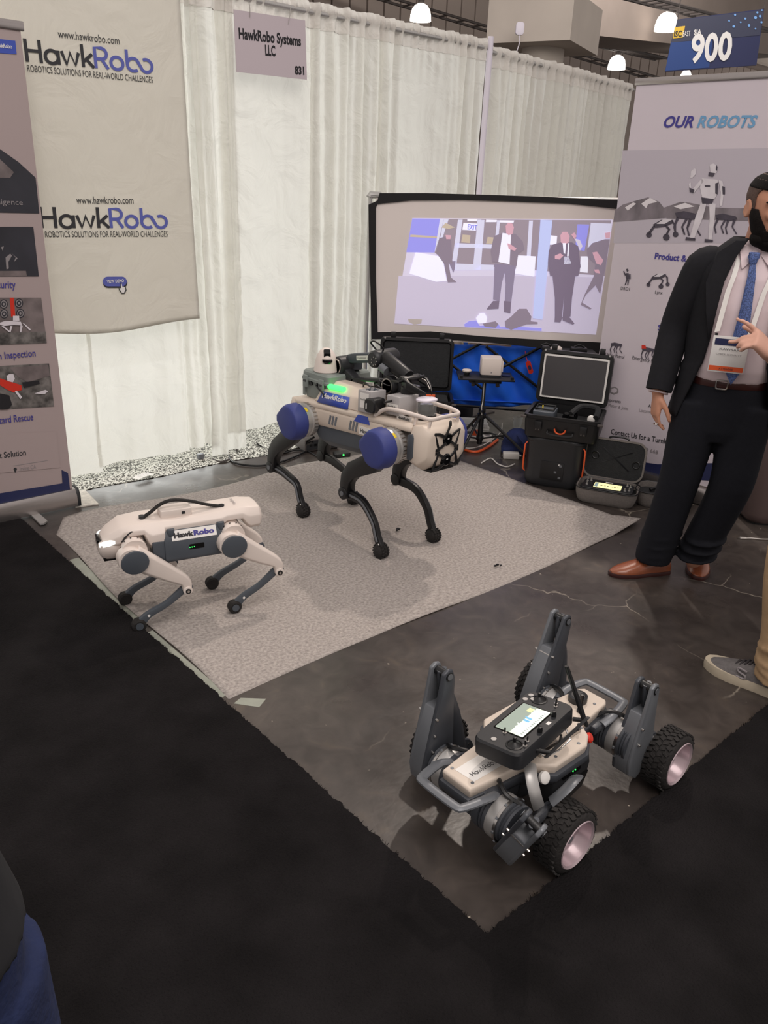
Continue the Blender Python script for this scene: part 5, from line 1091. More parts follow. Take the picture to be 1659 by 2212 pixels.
MB().tube(smooth_path([(-.10, -.075, .235), (-.125, -.10, .225), (-.135, -.125, .19), (-.125, -.135, .15)], 5), [(.016, .004)] * 16, 8, flat=(1, 0, 0)).build('arched_strap', 'satin_silver', r3)
MB().tube(smooth_path([(-.10, -.15, .165), (-.075, -.165, .195), (-.04, -.165, .205), (.0, -.15, .19)], 5), [(.006, .018)] * 16, 8, flat=(0, 0, 1)).build('arched_strap', 'gunmetal', r3)
# ------------------------------------------------------------------ controller with screen resting on the wheeled robot
rc = root('remote_controller', (1.425, 1.055, .272), 'black remote controller with lit screen and two aerials, lying on the wheeled robot', 'controller', math.radians(0))
tq = [g_ for g_ in ((1035, 1582), (1098, 1640), (1238, 1535), (1166, 1487))]
ct = sum((gz(*q, .325) for q in tq), Vector()) / 4
RM[rc.name] = Matrix.Translation((ct.x, ct.y, .297)) @ Matrix.Rotation(math.radians(8), 4, 'Z') @ Matrix.Rotation(math.radians(-6), 4, 'X'); rc.matrix_world = RM[rc.name]
rc.location = (ct.x, ct.y, .297); rc.rotation_euler = RM[rc.name].to_euler()
def rcp(w_, h, r_, zs): return MB().loft([[(a * k, b * k, z) for a, b in rrect(w_, h, r_, 4)] for z, k in zs])
rcp(.275, .135, .022, ((-.022, .94), (-.016, 1.0), (.022, 1.0), (.028, .97))).build('body', 'dark_plastic', rc, ang=30)
MB().prism(rrect(.142, .086, .003, 2, 0, .006), (0, 0, .0282), (1, 0, 0), (0, 1, 0), .0016).build('bezel', 'black_gloss', rc)
mat('rc_screen', (206, 216, 196), .3, emit=.75); mat('rc_blue', (110, 170, 214), .3, emit=.6); mat('rc_grey', (138, 150, 140), .3, emit=.55); mat('rc_white', (240, 244, 236), .3, emit=.9); mat('rc_yellow', (236, 226, 150), .3, emit=.8)
sc_ = MB().prism(rrect(.134, .078, .002, 2, 0, .006), (0, 0, .0292), (1, 0, 0), (0, 1, 0), .0010).build('display', 'rc_screen', rc)
def rcq(pts, m, z=.0300): MB().add([(a, b, z) for a, b in pts], [tuple(range(len(pts)))]).build('screen_image', m, sc_, smooth=False)
rcq([(-.067, .004), (.067, .004), (.067, .045), (-.067, .045)], 'rc_grey'); rcq([(-.067, -.033), (.067, -.033), (.067, -.014), (-.067, -.014)], 'rc_white')
for k in range(9): rcq([(-.055 + k * .0125, -.012), (-.047 + k * .0125, -.012), (-.046 + k * .0125, .002 + .004 * (k % 3)), (-.054 + k * .0125, .003)], 'rc_white' if k not in (4, 5) else 'rc_blue', .0303)
rcq([(.038, .006), (.056, .006), (.056, .02), (.038, .02)], 'rc_yellow', .0304)
for k in range(14): rcq([(-.06 + k * .0085, -.028), (-.056 + k * .0085, -.028), (-.056 + k * .0085, -.022), (-.06 + k * .0085, -.022)], 'rc_grey', .0304)
for x, y in ((-.104, -.034), (.106, .022)):
    j = MB().lathe((x, y, .0275), (0, 0, 1), [(.022, 0), (.022, .002), (.018, .003), (.018, .0015), (.013, .004), (.009, .006), (.004, .010), (.0045, .022), (0, .023)], 24).build('joystick', 'black_plastic', rc)
for x, y in ((-.072, -.050), (-.092, -.056), (.118, -.022), (.104, -.028), (-.075, .012)):
    j = MB().lathe((x, y, .028), (0, 0, 1), [(.006, 0), (.006, .002), (.003, .003), (.003, .003)], 12).build('toggle_switch', 'steel', rc)
    MB().cyl((x, y, .03), (x + .001, y, .042), .0022, n=6).build('toggle_lever', 'black_plastic', j)
for x, y in ((-.020, -.054), (.062, -.046)): MB().lathe((x, y, .028), (0, 0, 1), [(.006, 0), (.007, .004), (.006, .014), (0, .015)], 12).build('knob', 'black_plastic', rc)
for x, y in ((-.115, .018), (.086, .052), (.098, .036), (.112, .05)): MB().cyl((x, y, .028), (x, y, .0305), .007, n=14).build('button', 'satin_silver', rc)
for k in range(6): MB().box((-.05 + k * .02, .0655, .020), (.012, .006, .006)).build('vent', 'black_plastic', rc)
MB().box((.025, -.052, .0285), (.014, .009, .001)).build('sticker', 'label_white', rc)
for (bx_, tilt, lb) in ((-.03, (.085, -.052, .075), 'a'), (.118, (-.02, .045, .150), 'b')):
    b0 = Vector((bx_, -.070, .0)); b1 = b0 + Vector((.01, -.028, .002))
    if lb == 'a': b0 = Vector((-.055, -.066, .0)); b1 = Vector((-.045, -.098, .0))
    MB().cyl(b0, b1, .006, n=12).build('aerial_joint', 'black_plastic', rc)
    e = b1 + Vector(tilt); MB().loft([[p + Vector((a, b, 0)) for a, b in rrect(w_, .010, .003, 2)] for p, w_ in ((b1 - Vector(tilt) * .10, .012), (b1 + Vector(tilt) * .1, .014), (e, .010))]).build('aerial', 'black_plastic', rc)
# wire stand legs under the controller
ws = MB(); a_ = gz(1155, 1630, .27); pts = [gz(1158, 1616, .292), gz(1178, 1636, .268), gz(1208, 1620, .268), gz(1232, 1598, .27), gz(1222, 1575, .285)]
MB().tube(pts, .0028, 6).build('wire_stand', 'steel', rc, world=True)
# ------------------------------------------------------------------ blue folding wagon behind the stand
DX = Vector((.7408, -.6717, 0)); DB = Vector((.6717, .7408, 0))   # along the diagonal, and back into the corner
DA = math.atan2(DX.y, DX.x)
wg = root('folding_wagon', (4.12, 3.60, 0), 'folding wagon with bright blue fabric and black crossed frame behind the tripod stand', 'wagon', DA)
def fabric(u, v):
    x = -.42 + u * .80; z = .245 + v * .375 - .02 * math.sin(u * 3.1) * (1 - v) * 2
    return (x, -.16 + .018 * math.sin(u * 17 + v * 3) * math.sin(v * 3.1) + .012 * math.sin(u * 31 + v * 9) + .02 * (1 - v), z)
MB().grid(fabric, 60, 24).build('fabric_panel', 'blue_fabric', wg, solid=.004)
for x in (-.42, .38): MB().grid(lambda u, v, x=x: (x + .01 * math.sin(u * 9), -.16 + u * .24, .235 + v * .385), 10, 6).build('fabric_panel', 'blue_fabric', wg, solid=.004)
MB().grid(lambda u, v: (-.42 + u * .8, .08, .235 + v * .385), 10, 6).build('fabric_panel', 'blue_fabric', wg, solid=.004)
MB().grid(lambda u, v: (-.42 + u * .8, -.16 + v * .24, .25), 10, 6).build('fabric_floor', 'blue_fabric', wg, solid=.004)
for y in (-.185, .10):
    for x0_, x1_ in ((-.42, -.02), (-.02, .38)):
        MB().tube([(x0_, y, .62), (x1_, y, .34)], .010, 6).build('cross_bar', 'black_plastic', wg)
        MB().tube([(x0_, y - .012, .42), (x1_, y - .012, .66)], .010, 6).build('cross_bar', 'black_plastic', wg)
    for x in (-.43, .39): MB().cyl((x, y, .10), (x, y, .66), .011, n=8).build('corner_post', 'black_plastic', wg)
    MB().tube([(-.43, y, .23), (.39, y, .20)], .010, 6).build('lower_rail', 'black_plastic', wg)
    for x in (-.43, .39):
        wh = MB().lathe((x, y - .012, .055), (0, 1, 0), [(.03, 0), (.055, .004), (.055, .028), (.03, .032)], 20).build('wheel', 'rubber', wg); MB().cyl((x, y - .016, .055), (x, y + .02, .055), .022, n=12).build('hub', 'steel_dark', wh)
        MB().box((x, y, .115), (.03, .03, .03)).build('caster_fork', 'black_plastic', wg)
MB().tube(smooth_path([(-.06, -.21, .655), (-.03, -.215, .67), (0, -.21, .655)], 4), .012, 6).build('hinge_cap', 'black_plastic', wg)
tgr = root('luggage_tag', (4.12, 3.60, 0), 'red and navy tag hanging from the wagon frame beside the screen case', 'tag', DA)
MB().prism(rrect(.032, .085, .012, 4), (.270, -.215, .50), (.92, 0, .38), (-.38, 0, .92), .004).build('body', 'red', tgr)
MB().prism(rrect(.018, .03, .008, 3), (.270, -.218, .50), (.92, 0, .38), (-.38, 0, .92), .004).build('patch', 'banner_navy', tgr)
MB().tube([(.255, -.213, .535), (.24, -.2, .57), (.235, -.19, .60)], .002, 5).build('strap', 'red', tgr)
# goods inside the wagon
for lx, ly, nm, m, sz, lb in ((.02, .02, 'cardboard_box', 'khaki', (.28, .11, .37), 'brown cardboard top peeking over the blue wagon'),):
    b_ = root(nm, (Vector((4.12, 3.60, .256)) + DX * lx - DB * .02), lb, 'box', DA)
    MB().box((0, 0, sz[2] / 2), sz).build('body', m, b_, bevel=.004); MB().box((.06, -sz[1] / 2 - .001, sz[2] - .05), (.07, .002, .05)).build('sticker', 'label_white', b_)
    MB().box((0, -.0, sz[2] + .001), (sz[0], .04, .002)).build('packing_tape', 'case_grey_cloth', b_)
ct_ = root('cloth_bundle', (Vector((4.12, 3.60, .256)) - DX * .21 - DB * .03), 'checked beige cloth bundle beside the cardboard box in the wagon', 'cloth', DA)
mat('checked', (214, 196, 160), .9, var=.35, scale=40)
MB().loft([[(a * k, b * k, z) for a, b in rrect(.12, .10, .035, 4)] for z, k in ((0, .8), (.05, 1), (.34, 1), (.375, .8), (.385, .4))]).build('bundle', 'checked', ct_)
cpos = SC.at(1232, 766, .14); zt_ = SC.at(1205, 757, .14).z
ck = root('accessory_crate', (cpos.x, cpos.y, 0), 'dark crate behind the screen case, small devices lying on its top', 'crate', DA)
MB().loft([[(a * k, b * k, z) for a, b in rrect(.30, .20, .02, 3)] for z, k in ((0, .95), (.02, 1), (zt_ - .03, 1), (zt_ - .028, 1.03), (zt_, 1.03))]).build('body', 'dark_plastic', ck, ang=30)
ms = root('computer_mouse', (*(SC.at(1201, 754, .14)[:2]), zt_), 'pale computer mouse lying above the open screen case', 'mouse', DA + .5)
MB().loft([[(a * k, b * k, z) for a, b in rrect(.085, .05, .024, 5)] for z, k in ((0, .9), (.006, 1), (.018, .92), (.026, .6), (.028, .2))]).build('shell', 'white_plastic', ms, ang=60)
MB().box((.022, 0, .024), (.012, .006, .008)).build('wheel', 'black_plastic', ms)
for px_, nm_, lb_2 in ((1178, 'clamp_block', 'black clamp block left of the pale mouse above the screen case'), (1250, 'folded_headset', 'black folded gadget right of the pale mouse above the screen case')):
    g_ = root(nm_, (*(SC.at(px_, 756, .16)[:2]), zt_), lb_2, 'gadget', DA)
    MB().box((0, 0, .014), (.05 if px_ < 1200 else .10, .05, .028)).build('body', 'black_plastic', g_, bevel=.006)
    MB().tube([(-.03, 0, .03), (0, .0, .045), (.035, 0, .03)], .006, 6).build('arm', 'black_plastic', g_)
# ------------------------------------------------------------------ tripod stand with tray and projector
tp0 = Vector((3.765, 3.275, 0))
ts = root('tripod_stand', tp0, 'black tripod stand with flat tray carrying the white projector', 'stand', 0)
for a in (199, 292, 62):
    d = Vector((math.cos(math.radians(a)), math.sin(math.radians(a)), 0)); f = d * .345 + Z * .012
    MB().tube([Z * .235 + d * .03, f], .0095, 8).build('leg', 'black_plastic', ts)
    MB().tube([d * .318 + Z * .03, d * .352 + Z * .010], .014, 8).build('foot_cap', 'rubber', ts)
    MB().tube([Z * .09 + d * .02, d * .17 + Z * .135], .006, 6).build('brace', 'black_plastic', ts)
MB().cyl((0, 0, .05), (0, 0, .27), .017, n=14).build('lower_tube', 'black_plastic', ts)
MB().cyl((0, 0, .26), (0, 0, .455), .012, n=14).build('upper_tube', 'dark_plastic', ts)
for z, r_ in ((.09, .024), (.235, .028), (.272, .023)): MB().cyl((0, 0, z - .014), (0, 0, z + .014), r_, n=14).build('collar', 'black_plastic', ts, bevel=.002)
MB().tube([(-.015, -.015, .27), (-.045, -.03, .275)], .008, 8).build('clamp_knob', 'black_plastic', ts)
Rd = Matrix.Rotation(DA, 3, 'Z')
MB().box((0, 0, .487), (.345, .23, .010), Rd).build('tray', 'black_plastic', ts, bevel=.003)
MB().box((0, 0, .466), (.20, .08, .030), Rd).build('tray_bracket', 'black_plastic', ts, bevel=.003)
for x in (-.075, .075): MB().cyl(Rd @ Vector((x, -.045, .455)), Rd @ Vector((x, -.058, .440)), .012, n=12).build('bracket_knob', 'steel_dark', ts)
for x in (-.155, .155): MB().box(Rd @ Vector((x, -.10, .500)), (.018, .012, .016), Rd).build('tray_clip', 'black_plastic', ts)
pjr = root('projector', tp0 + DX * .03 + Z * .492, 'small white box projector standing on the tripod tray', 'projector', DA)
MB().loft([[(a * k, b * k, z) for a, b in rrect(.128, .105, .012, 4)] for z, k in ((.014, .97), (.018, 1), (.112, 1), (.118, .95))]).build('body', 'white_plastic', pjr, ang=30)
MB().loft([[(a, b, z) for a, b in rrect(.12, .098, .01, 4)] for z in (0, .014)]).build('base', 'dark_plastic', pjr)
MB().cyl((.0, -.0528, .03), (.0, -.0538, .03), .004, n=10).build('logo_dot', 'ink_grey', pjr)
MB().loft([[(x, y, z) for y, z in ((-.03, .03), (.03, .03), (.03, .095), (-.03, .095))] for x in (.0642, .074)]).build('side_flap', 'white_plastic', pjr, bevel=.003)
cp_ = root('wireless_puck', tp0 - DX * .115 + Z * .492, 'small round white puck on a dark foot at the left end of the tray', 'sensor', DA)
MB().lathe((0, 0, 0), (0, 0, 1), [(.016, 0), (.020, .012), (.018, .020)], 18).build('foot', 'black_plastic', cp_)
MB().lathe((0, 0, .020), (0, 0, 1), [(.026, 0), (.029, .004), (.029, .010), (.024, .014), (0, .015)], 22).build('disc', 'white_plastic', cp_)
gc = tag(MB().loft([[tp0 + DX * x + DB * y + Z * z for y, z in ((-.012, .494), (.012, .494), (.012, .501), (-.012, .501))] for x in (.105, .155)]).build('green_card', 'led_dim', None) if 'led_dim' in MATS else MB().loft([[tp0 + DX * x + DB * y + Z * z for y, z in ((-.012, .494), (.012, .494), (.012, .501), (-.012, .501))] for x in (.105, .155)]).build('green_strap', 'navy_cloth'), 'thin dark strap beside the projector on the tray', 'strap')
pc = root('white_cord', tp0, 'thin white power cord running down the tripod stand', 'cord')
MB().tube(smooth_path([(-.016, -.012, .46), (-.022, -.018, .40), (-.018, -.015, .33), (-.030, -.02, .30), (-.016, -.016, .24)], 5), .003, 6).build('cable', 'white_cord', pc)
# ------------------------------------------------------------------ black power station with orange strips
TA = math.atan2(-.88, .475)
T0 = Vector((3.585, 2.565, 0)) + Vector((.88, .475, 0)) * .155
tb = root('power_station', T0, 'tall black power station with orange side strips below the open screen case', 'power station', TA)
MB().loft([[(a * k, b * k, z) for a, b in rrect(.325, .30, .06, 6)] for z, k in ((.012, .93), (.03, .98), (.06, 1), (.262, 1.01), (.268, 1.03), (.278, 1.03), (.284, .98), (.29, .96))]).build('body', 'dark_plastic', tb, ang=28)
MB().loft([[(a, b, z) for a, b in rrect(.28, .26, .05, 5)] for z in (.0, .014)]).build('plinth', 'black_plastic', tb)
for s in (-1, 1): MB().loft([[(s * (.147 + .018 * k), -.128 + dy, z) for dy in (-.012 * k, .012 * k)] + [(s * (.155 + .018 * k), -.128 + dy, z) for dy in (.012 * k, -.012 * k)] for z, k in ((.075, .3), (.09, .9), (.16, 1), (.235, .9), (.25, .3))]).build('orange_strip', 'orange', tb, bevel=.003)
MB().prism(rrect(.13, .105, .006, 3), (0, -.1515, .105), (1, 0, 0), (0, 0, 1), .004).build('port_panel', 'black_plastic', tb, bevel=.001)
for x, z in ((.045, .14), (.02, .10), (.045, .07)): MB().box((x, -.1545, z), (.014, .003, .012)).build('port', 'gunmetal', tb)
MB().box((.038, -.1545, .145), (.010, .003, .007)).build('label_tab', 'label_white', tb)
# ------------------------------------------------------------------ hard cases with raised lids
def hard_case(name, loc, ang_, w_, d_, h_, lid_h, lb, tilt=-.10, parent_label=None):
    r_ = root(name, loc, lb, 'case', ang_)
    o = MB()
    out = rrect(w_, d_, .03, 4); inn = rrect(w_ - .03, d_ - .03, .02, 4); n = len(out)
    rg = [[(a * .95, b * .95, 0) for a, b in out], [(a * .97, b * .97, .01) for a, b in out], [(a, b, h_ - .02) for a, b in out], [(a * 1.02, b * 1.02, h_ - .018) for a, b in out], [(a * 1.02, b * 1.02, h_) for a, b in out], [(a, b, h_) for a, b in inn], [(a * .97, b * .97, .03) for a, b in inn]]
    o.loft(rg); o.build('lower_shell', 'black_plastic', r_, ang=30)
    R = Matrix.Rotation(tilt, 3, 'X'); H = Vector((0, d_ / 2 + .005, h_ + .004))
    def L(x, y, z): return H + R @ Vector((x, y, z))      # x across, y depth (0 hinge side inner..), z up the lid
    lo = rrect(w_, lid_h, .03, 4, 0, lid_h / 2); li = rrect(w_ - .035, lid_h - .035, .02, 4, 0, lid_h / 2)
    MB().loft([[L(a, .055, b * .98 + .003) for a, b in lo], [L(a, .045, b) for a, b in lo], [L(a, -.004, b) for a, b in lo], [L(a, -.006, b) for a, b in li], [L(a, .03, b) for a, b in li]]).build('lid', 'black_plastic', r_, ang=30)
    for s in (-1, 1):
        MB().box(L(s * w_ * .33, .02, lid_h + .015), (.030, .030, .034), R).build('latch', 'black_plastic', r_, bevel=.003)
        MB().cyl(L(s * w_ * .44, -.008, lid_h - .003), L(s * w_ * .44, -.012, lid_h - .003), .006, n=10).build('corner_rivet', 'satin_silver', r_)
        MB().box((s * w_ * .30, -d_ / 2 - .008, h_ * .55), (.040, .016, .052)).build('latch', 'black_plastic', r_, bevel=.003)
        for k in (-1, 1): MB().box((s * w_ * .30 + k * .008, -d_ / 2 - .017, h_ * .40), (.006, .002, .008)).build('latch_tooth', 'steel_dark', r_)
        MB().box((s * w_ * .505, -d_ / 2 - .002, h_ - .014), (.030, .014, .012)).build('corner_clip', 'steel_dark', r_, bevel=.002)
    MB().tube(smooth_path([(-.07, -d_ / 2 - .006, h_ * .35), (-.055, -d_ / 2 - .022, h_ * .24), (.055, -d_ / 2 - .022, h_ * .24), (.07, -d_ / 2 - .006, h_ * .35)], 4), .007, 8).build('carry_handle', 'black_plastic', r_)
    return r_, L, R
sc1, L_, R_ = hard_case('hard_case', T0 + Z * .290 + Vector((.475, -.88, 0)) * .02, TA, .412, .32, .125, .300, 'black hard case with a screen in its raised lid, standing on the power station')
MB().loft([[L_(a, y, b) for a, b in rrect(.370, .250, .006, 3, 0, .151)] for y in (.0, .028)]).build('screen_frame', 'label_white', sc1)
MB().loft([[L_(a, y, b) for a, b in rrect(.348, .228, .003, 2, 0, .151)] for y in (-.0035, .0)]).build('screen_glass', 'screen_off', sc1)
MB().tube(smooth_path([(-.030 + .030 * math.cos(t) + .03, -.177, .065 + .026 * math.sin(t)) for t in [PI + PI * k / 8 for k in range(9)]], 2), .0045, 8).build('orange_emblem', 'orange', sc1)
MB().loft([[(a, b, z) for a, b in rrect(.37, .27, .02, 3)] for z in (.03, .075)]).build('foam_insert', 'foam', sc1)
MB().loft([[(-.115 + a, -.01 + b, z) for a, b in rrect(.12, .15, .012, 3)] for z in (.075, .128)]).build('inner_device', 'slate', sc1, bevel=.004)
MB().tube([(-.165, -.05, .136), (-.165, .05, .136), (-.065, .05, .136), (-.065, -.05, .136)], .006, 6, closed=True).build('device_rail', 'black_plastic', sc1)
MB().cyl((-.13, -.02, .128), (-.13, -.02, .150), .004, n=8).build('brass_plug', 'yellow', sc1)
for k, (x, y, r_) in enumerate(((.0, .0, .022), (.035, .03, .026), (.03, -.03, .018))): MB().lathe((x, y, .075), (.2, -.3, 1), [(r_, 0), (r_, .03), (r_ * .7, .045), (0, .046)], 16).build('lens_part', 'black_gloss', sc1)
MB().tube(smooth_path([(.03, -.02, .12), (.07, .05, .15), (.13, .06, .155), (.17, .03, .15), (.17, -.04, .12)], 5), .016, 8).build('padded_strap', 'foam', sc1)
MB().sphere((.145, -.03, .105), (.022, .012, .025), 12, 8).build('white_piece', 'label_white', sc1)
# items peeking over that case
for dx, nm, m, lb in ((-.05, 'computer_mouse', 'white_plastic', 'pale computer mouse lying on a small table edge above the screen case'),):
    pass
# tote with left hard case
TL0 = Vector((3.57, 3.39, .004)) - DX * .185
tt = root('storage_tote', TL0, 'black open tote under the left hard case behind the large robot', 'tote', DA)
MB().loft([[(a * k, b * k, z) for a, b in rrect(.50, .30, .03, 3)] for z, k in ((0, .9), (.02, .92), (.235, 1.0), (.24, 1.04), (.25, 1.04))]).build('body', 'dark_plastic', tt, ang=30)
MB().prism(rrect(.05, .06, .006, 2), (.21, -.1545, .16), (1, 0, 0), (0, 0, 1), .002).build('sticker', 'ink_indigo', tt)
sc2, L2_, R2_ = hard_case('hard_case', TL0 + Z * .252 - DX * .02, DA, .46, .26, .10, .325, 'black hard case with empty foam lid behind the large robot dog', tilt=-.04)
MB().loft([[L2_(a, y, b) for a, b in rrect(.412, .278, .018, 3, 0, .1625)] for y in (.006, .03)]).build('lid_foam', 'foam', sc2)
MB().loft([[(a, b, z) for a, b in rrect(.40, .20, .02, 3)] for z in (.03, .09)]).build('foam_insert', 'foam', sc2)
bt_ = root('tool_battery', TL0 + Z * .346 + DX * .03 - DB * .06, 'orange and black power pack in the left hard case behind the gripper', 'battery', DA)
MB().box((0, 0, .022), (.15, .06, .044)).build('body', 'black_plastic', bt_, bevel=.006)
MB().box((.03, -.032, .026), (.075, .006, .030)).build('orange_face', 'orange', bt_, bevel=.002)
# ------------------------------------------------------------------ controller cases
CA = math.atan2(-.254, .124)
def soft_case(loc, ang_, lb, lid=True, w_=.33, d_=.215, h_=.085):
    r_ = root('controller_case', loc, lb, 'case', ang_)
    out = rrect(w_, d_, .055, 6); inn = rrect(w_ - .016, d_ - .016, .048, 6)
    MB().loft([[(a * k, b * k, z) for a, b in out] for z, k in ((0, .84), (.004, .88), (.02, .93), (.05, .98), (h_, 1.0))] + [[(a, b, h_) for a, b in inn], [(a * .95, b * .95, .02) for a, b in inn]]).build('lower_shell', 'case_grey_cloth', r_, ang=40)
    MB().tube([Vector((a * 1.005, b * 1.005, h_)) for a, b in out], .0035, 6, closed=True).build('zip', 'black_plastic', r_)
    MB().loft([[(a * .96, b * .95, z) for a, b in inn] for z in (.02, h_ - .028)]).build('foam_insert', 'foam', r_)
    return r_
cA = soft_case(Vector((3.583, 2.221, 0)) + Vector((.90, .44, 0)).normalized() * .12 + Vector((.44, -.9, 0)) * .012, CA, 'grey zip case standing open with a lit controller in its foam, beside the power station')
Rl = Matrix.Rotation(-.22, 3, 'X'); HL = Vector((0, .108, .085))
def LL(x, y, z): return HL + Rl @ Vector((x, y, z))
lo = rrect(.33, .225, .055, 6, 0, .1125); li = rrect(.312, .207, .048, 6, 0, .1125)
MB().loft([[LL(a, .05, .1125 + (b - .1125) * .9) for a, b in lo], [LL(a * 1.0, .036, b) for a, b in lo], [LL(a, 0, b) for a, b in lo], [LL(a, 0, b) for a, b in li], [LL(a, .006, b) for a, b in li]]).build('lid', 'case_grey_cloth', cA, ang=40)
MB().loft([[LL(a, y, b) for a, b in li] for y in (.003, .02)]).build('lid_foam', 'foam', cA)
cu = MB()
for a, b in (((-.07, .175), (.085, .06)), ((-.075, .085), (.09, .165))): cu.loft([[LL(x + dx, y, z) for dx, y in ((-.006, .0025), (.006, .0025), (.006, .0015), (-.006, .0015))] for x, z in (a, b)])
cu.build('foam_cutout', 'black_gloss', cA)['kind'] = 'stuff'
for x, z in ((-.105, .125), (.12, .10)): MB().tube([LL(x + .018 * math.cos(t), .0015, z + .018 * math.sin(t)) for t in [2 * PI * k / 14 for k in range(14)]], .004, 5, closed=True).build('foam_cutout', 'black_plastic', cA)
MB().tube(smooth_path([LL(-.05, .03, .228), LL(-.03, .03, .238), LL(.04, .03, .238), LL(.06, .03, .228)], 4), .006, 6).build('carry_handle', 'black_plastic', cA)
rc2 = root('remote_controller', cA.location + Z * .058, 'black controller with a bright yellow-white display lying in the open grey case', 'controller', CA)
MB().loft([[(a * k, b * k, z) for a, b in rrect(.27, .15, .02, 4)] for z, k in ((0, .95), (.022, 1.0), (.026, .97))]).build('body', 'dark_plastic', rc2)
mat('rc2_screen', (250, 240, 170), .3, emit=1.0); mat('rc2_edge', (150, 170, 170), .3, emit=.5)
ds = MB().prism(rrect(.145, .080, .002, 2, 0, -.012), (0, 0, .0265), (1, 0, 0), (0, 1, 0), .002).build('display', 'rc2_screen', rc2)
MB().add([(-.070, -.048, .0279), (-.052, -.048, .0279), (-.052, .024, .0279), (-.070, .024, .0279)], [(0, 1, 2, 3)]).build('screen_image', 'rc2_edge', ds, smooth=False)
for k in range(6): MB().add([(-.04 + k * .018, -.020 + .006 * (k % 2), .0279), (-.028 + k * .018, -.020, .0279), (-.028 + k * .018, -.012, .0279), (-.04 + k * .018, -.010, .0279)], [(0, 1, 2, 3)]).build('screen_image', 'ink_dark', ds, smooth=False)
for x, y in ((-.115, .03), (-.098, .045), (-.11, -.03), (.115, .03), (.098, .045), (.115, -.03), (.095, -.045)):
    MB().lathe((x, y, .026), (0, 0, 1), [(.007, 0), (.007, .003), (.003, .004), (.003, .016), (0, .0165)], 10).build('control_stick', 'satin_silver', rc2)
MB().box((0, .052, .0268), (.04, .010, .002)).build('sticker', 'label_white', rc2)
cB = soft_case(Vector((3.72, 2.09, 0)) + Vector((.90, .44, 0)) * .14 + Vector((.44, -.9, 0)) * .13, CA - .05, 'second grey zip case half hidden behind the suited man', w_=.30, d_=.21)
MB().tube(smooth_path([(-.08, 0, .07), (-.03, .04, .085), (.03, -.02, .082), (.09, .03, .075)], 5), .010, 6).build('coiled_strap', 'black_plastic', cB)
# ------------------------------------------------------------------ floor clutter
nb = root('network_box', (2.96, 3.93, 0), 'flat grey metal network box on the floor behind the large robot dog', 'box', math.radians(-12))
MB().box((0, 0, .045), (.24, .17, .075)).build('body', 'steel_dark', nb, bevel=.004); MB().box((0, -.0865, .045), (.22, .003, .058)).build('front_panel', 'dark_plastic', nb)
for k in range(6): MB().box((-.08 + k * .03, -.089, .045), (.018, .003, .014)).build('port', 'black_gloss', nb)
for x in (-.1, .1):
    for y in (-.07, .07): MB().cyl((x, y, 0), (x, y, .010), .010, n=8).build('foot', 'rubber', nb)
rt = root('router', gz(738, 985, 0), 'small black router with a glowing green light behind the robot belly', 'router', math.radians(-20))
MB().loft([[(a * k, b * k, z) for a, b in rrect(.10, .07, .012, 3)] for z, k in ((0, .95), (.02, 1), (.026, .9))]).build('body', 'black_plastic', rt); MB().sphere((0, -.036, .018), .006, 10, 6).build('indicator', 'led_green', rt)
def cable(pts, r_, m, nm, lb, cat='cable', zz=.008):
    q = [gz(p[0], p[1], zz if len(p) < 3 else p[2]) for p in pts]
    return tag(MB().tube(smooth_path(q, 8), r_, 8).build(nm, m), lb, cat)
cable([(497, 966, .03), (493, 978, .012), (500, 995), (520, 1003), (560, 1006), (600, 1000), (640, 985), (670, 970)], .006, 'black_plastic', 'floor_cable', 'thick black cable looping on the floor below the drape')
cable([(455, 990), (475, 997), (495, 992), (508, 980), (512, 966, .03)], .006, 'steel_dark', 'floor_cable', 'grey curved cable end on the speckled carpet edge')
cable([(555, 958, .03), (575, 970), (610, 978), (640, 972), (665, 975), (685, 985)], .005, 'black_plastic', 'floor_cable', 'thin black cable passing behind the large robot hind leg')
cable([(972, 930, .03), (975, 945, .03), (985, 960), (1005, 972), (1030, 976), (1055, 965), (1075, 950)], .009, 'orange', 'extension_cord', 'orange extension cord curving on the floor left of the tripod', 'cord')
cable([(965, 955), (990, 965), (1020, 968), (1050, 958), (1080, 935), (1085, 915, .03)], .004, 'white_cord', 'white_cord', 'white cord on the floor under the tripod legs', 'cord')
cable([(1040, 1000), (1060, 990), (1075, 1002), (1095, 1008), (1112, 1002)], .004, 'white_cord', 'white_cord', 'loose white cord looping by the power strip', 'cord')
cable([(1000, 952), (1030, 940), (1055, 935), (1090, 945), (1110, 940)], .005, 'black_plastic', 'floor_cable', 'black cable behind the tripod legs')
psr = root('power_strip', gz(1020, 952, 0), 'white power strip lying under the wagon behind the tripod', 'power strip', DA)
MB().box((0, 0, .02), (.26, .05, .04)).build('body', 'white_cord', psr, bevel=.004)
for k in range(5): MB().box((-.1 + k * .05, 0, .041), (.028, .03, .003)).build('socket', 'ink_grey', psr)
MB().box((.02, 0, .058), (.05, .035, .035)).build('orange_plug', 'orange', psr, bevel=.006)
ps2 = root('power_adapter', gz(1103, 990, 0), 'white power adapter block by the tripod foot', 'adapter', DA)
MB().box((0, 0, .02), (.10, .05, .04)).build('body', 'white_cord', ps2, bevel=.006); MB().cyl((.05, 0, .02), (.065, 0, .02), .006, n=8).build('cable_sleeve', 'white_cord', ps2)
bg = root('navy_bag', gz(1112, 975, 0), 'crumpled navy cloth bag between the tripod and the power station', 'bag', .3)
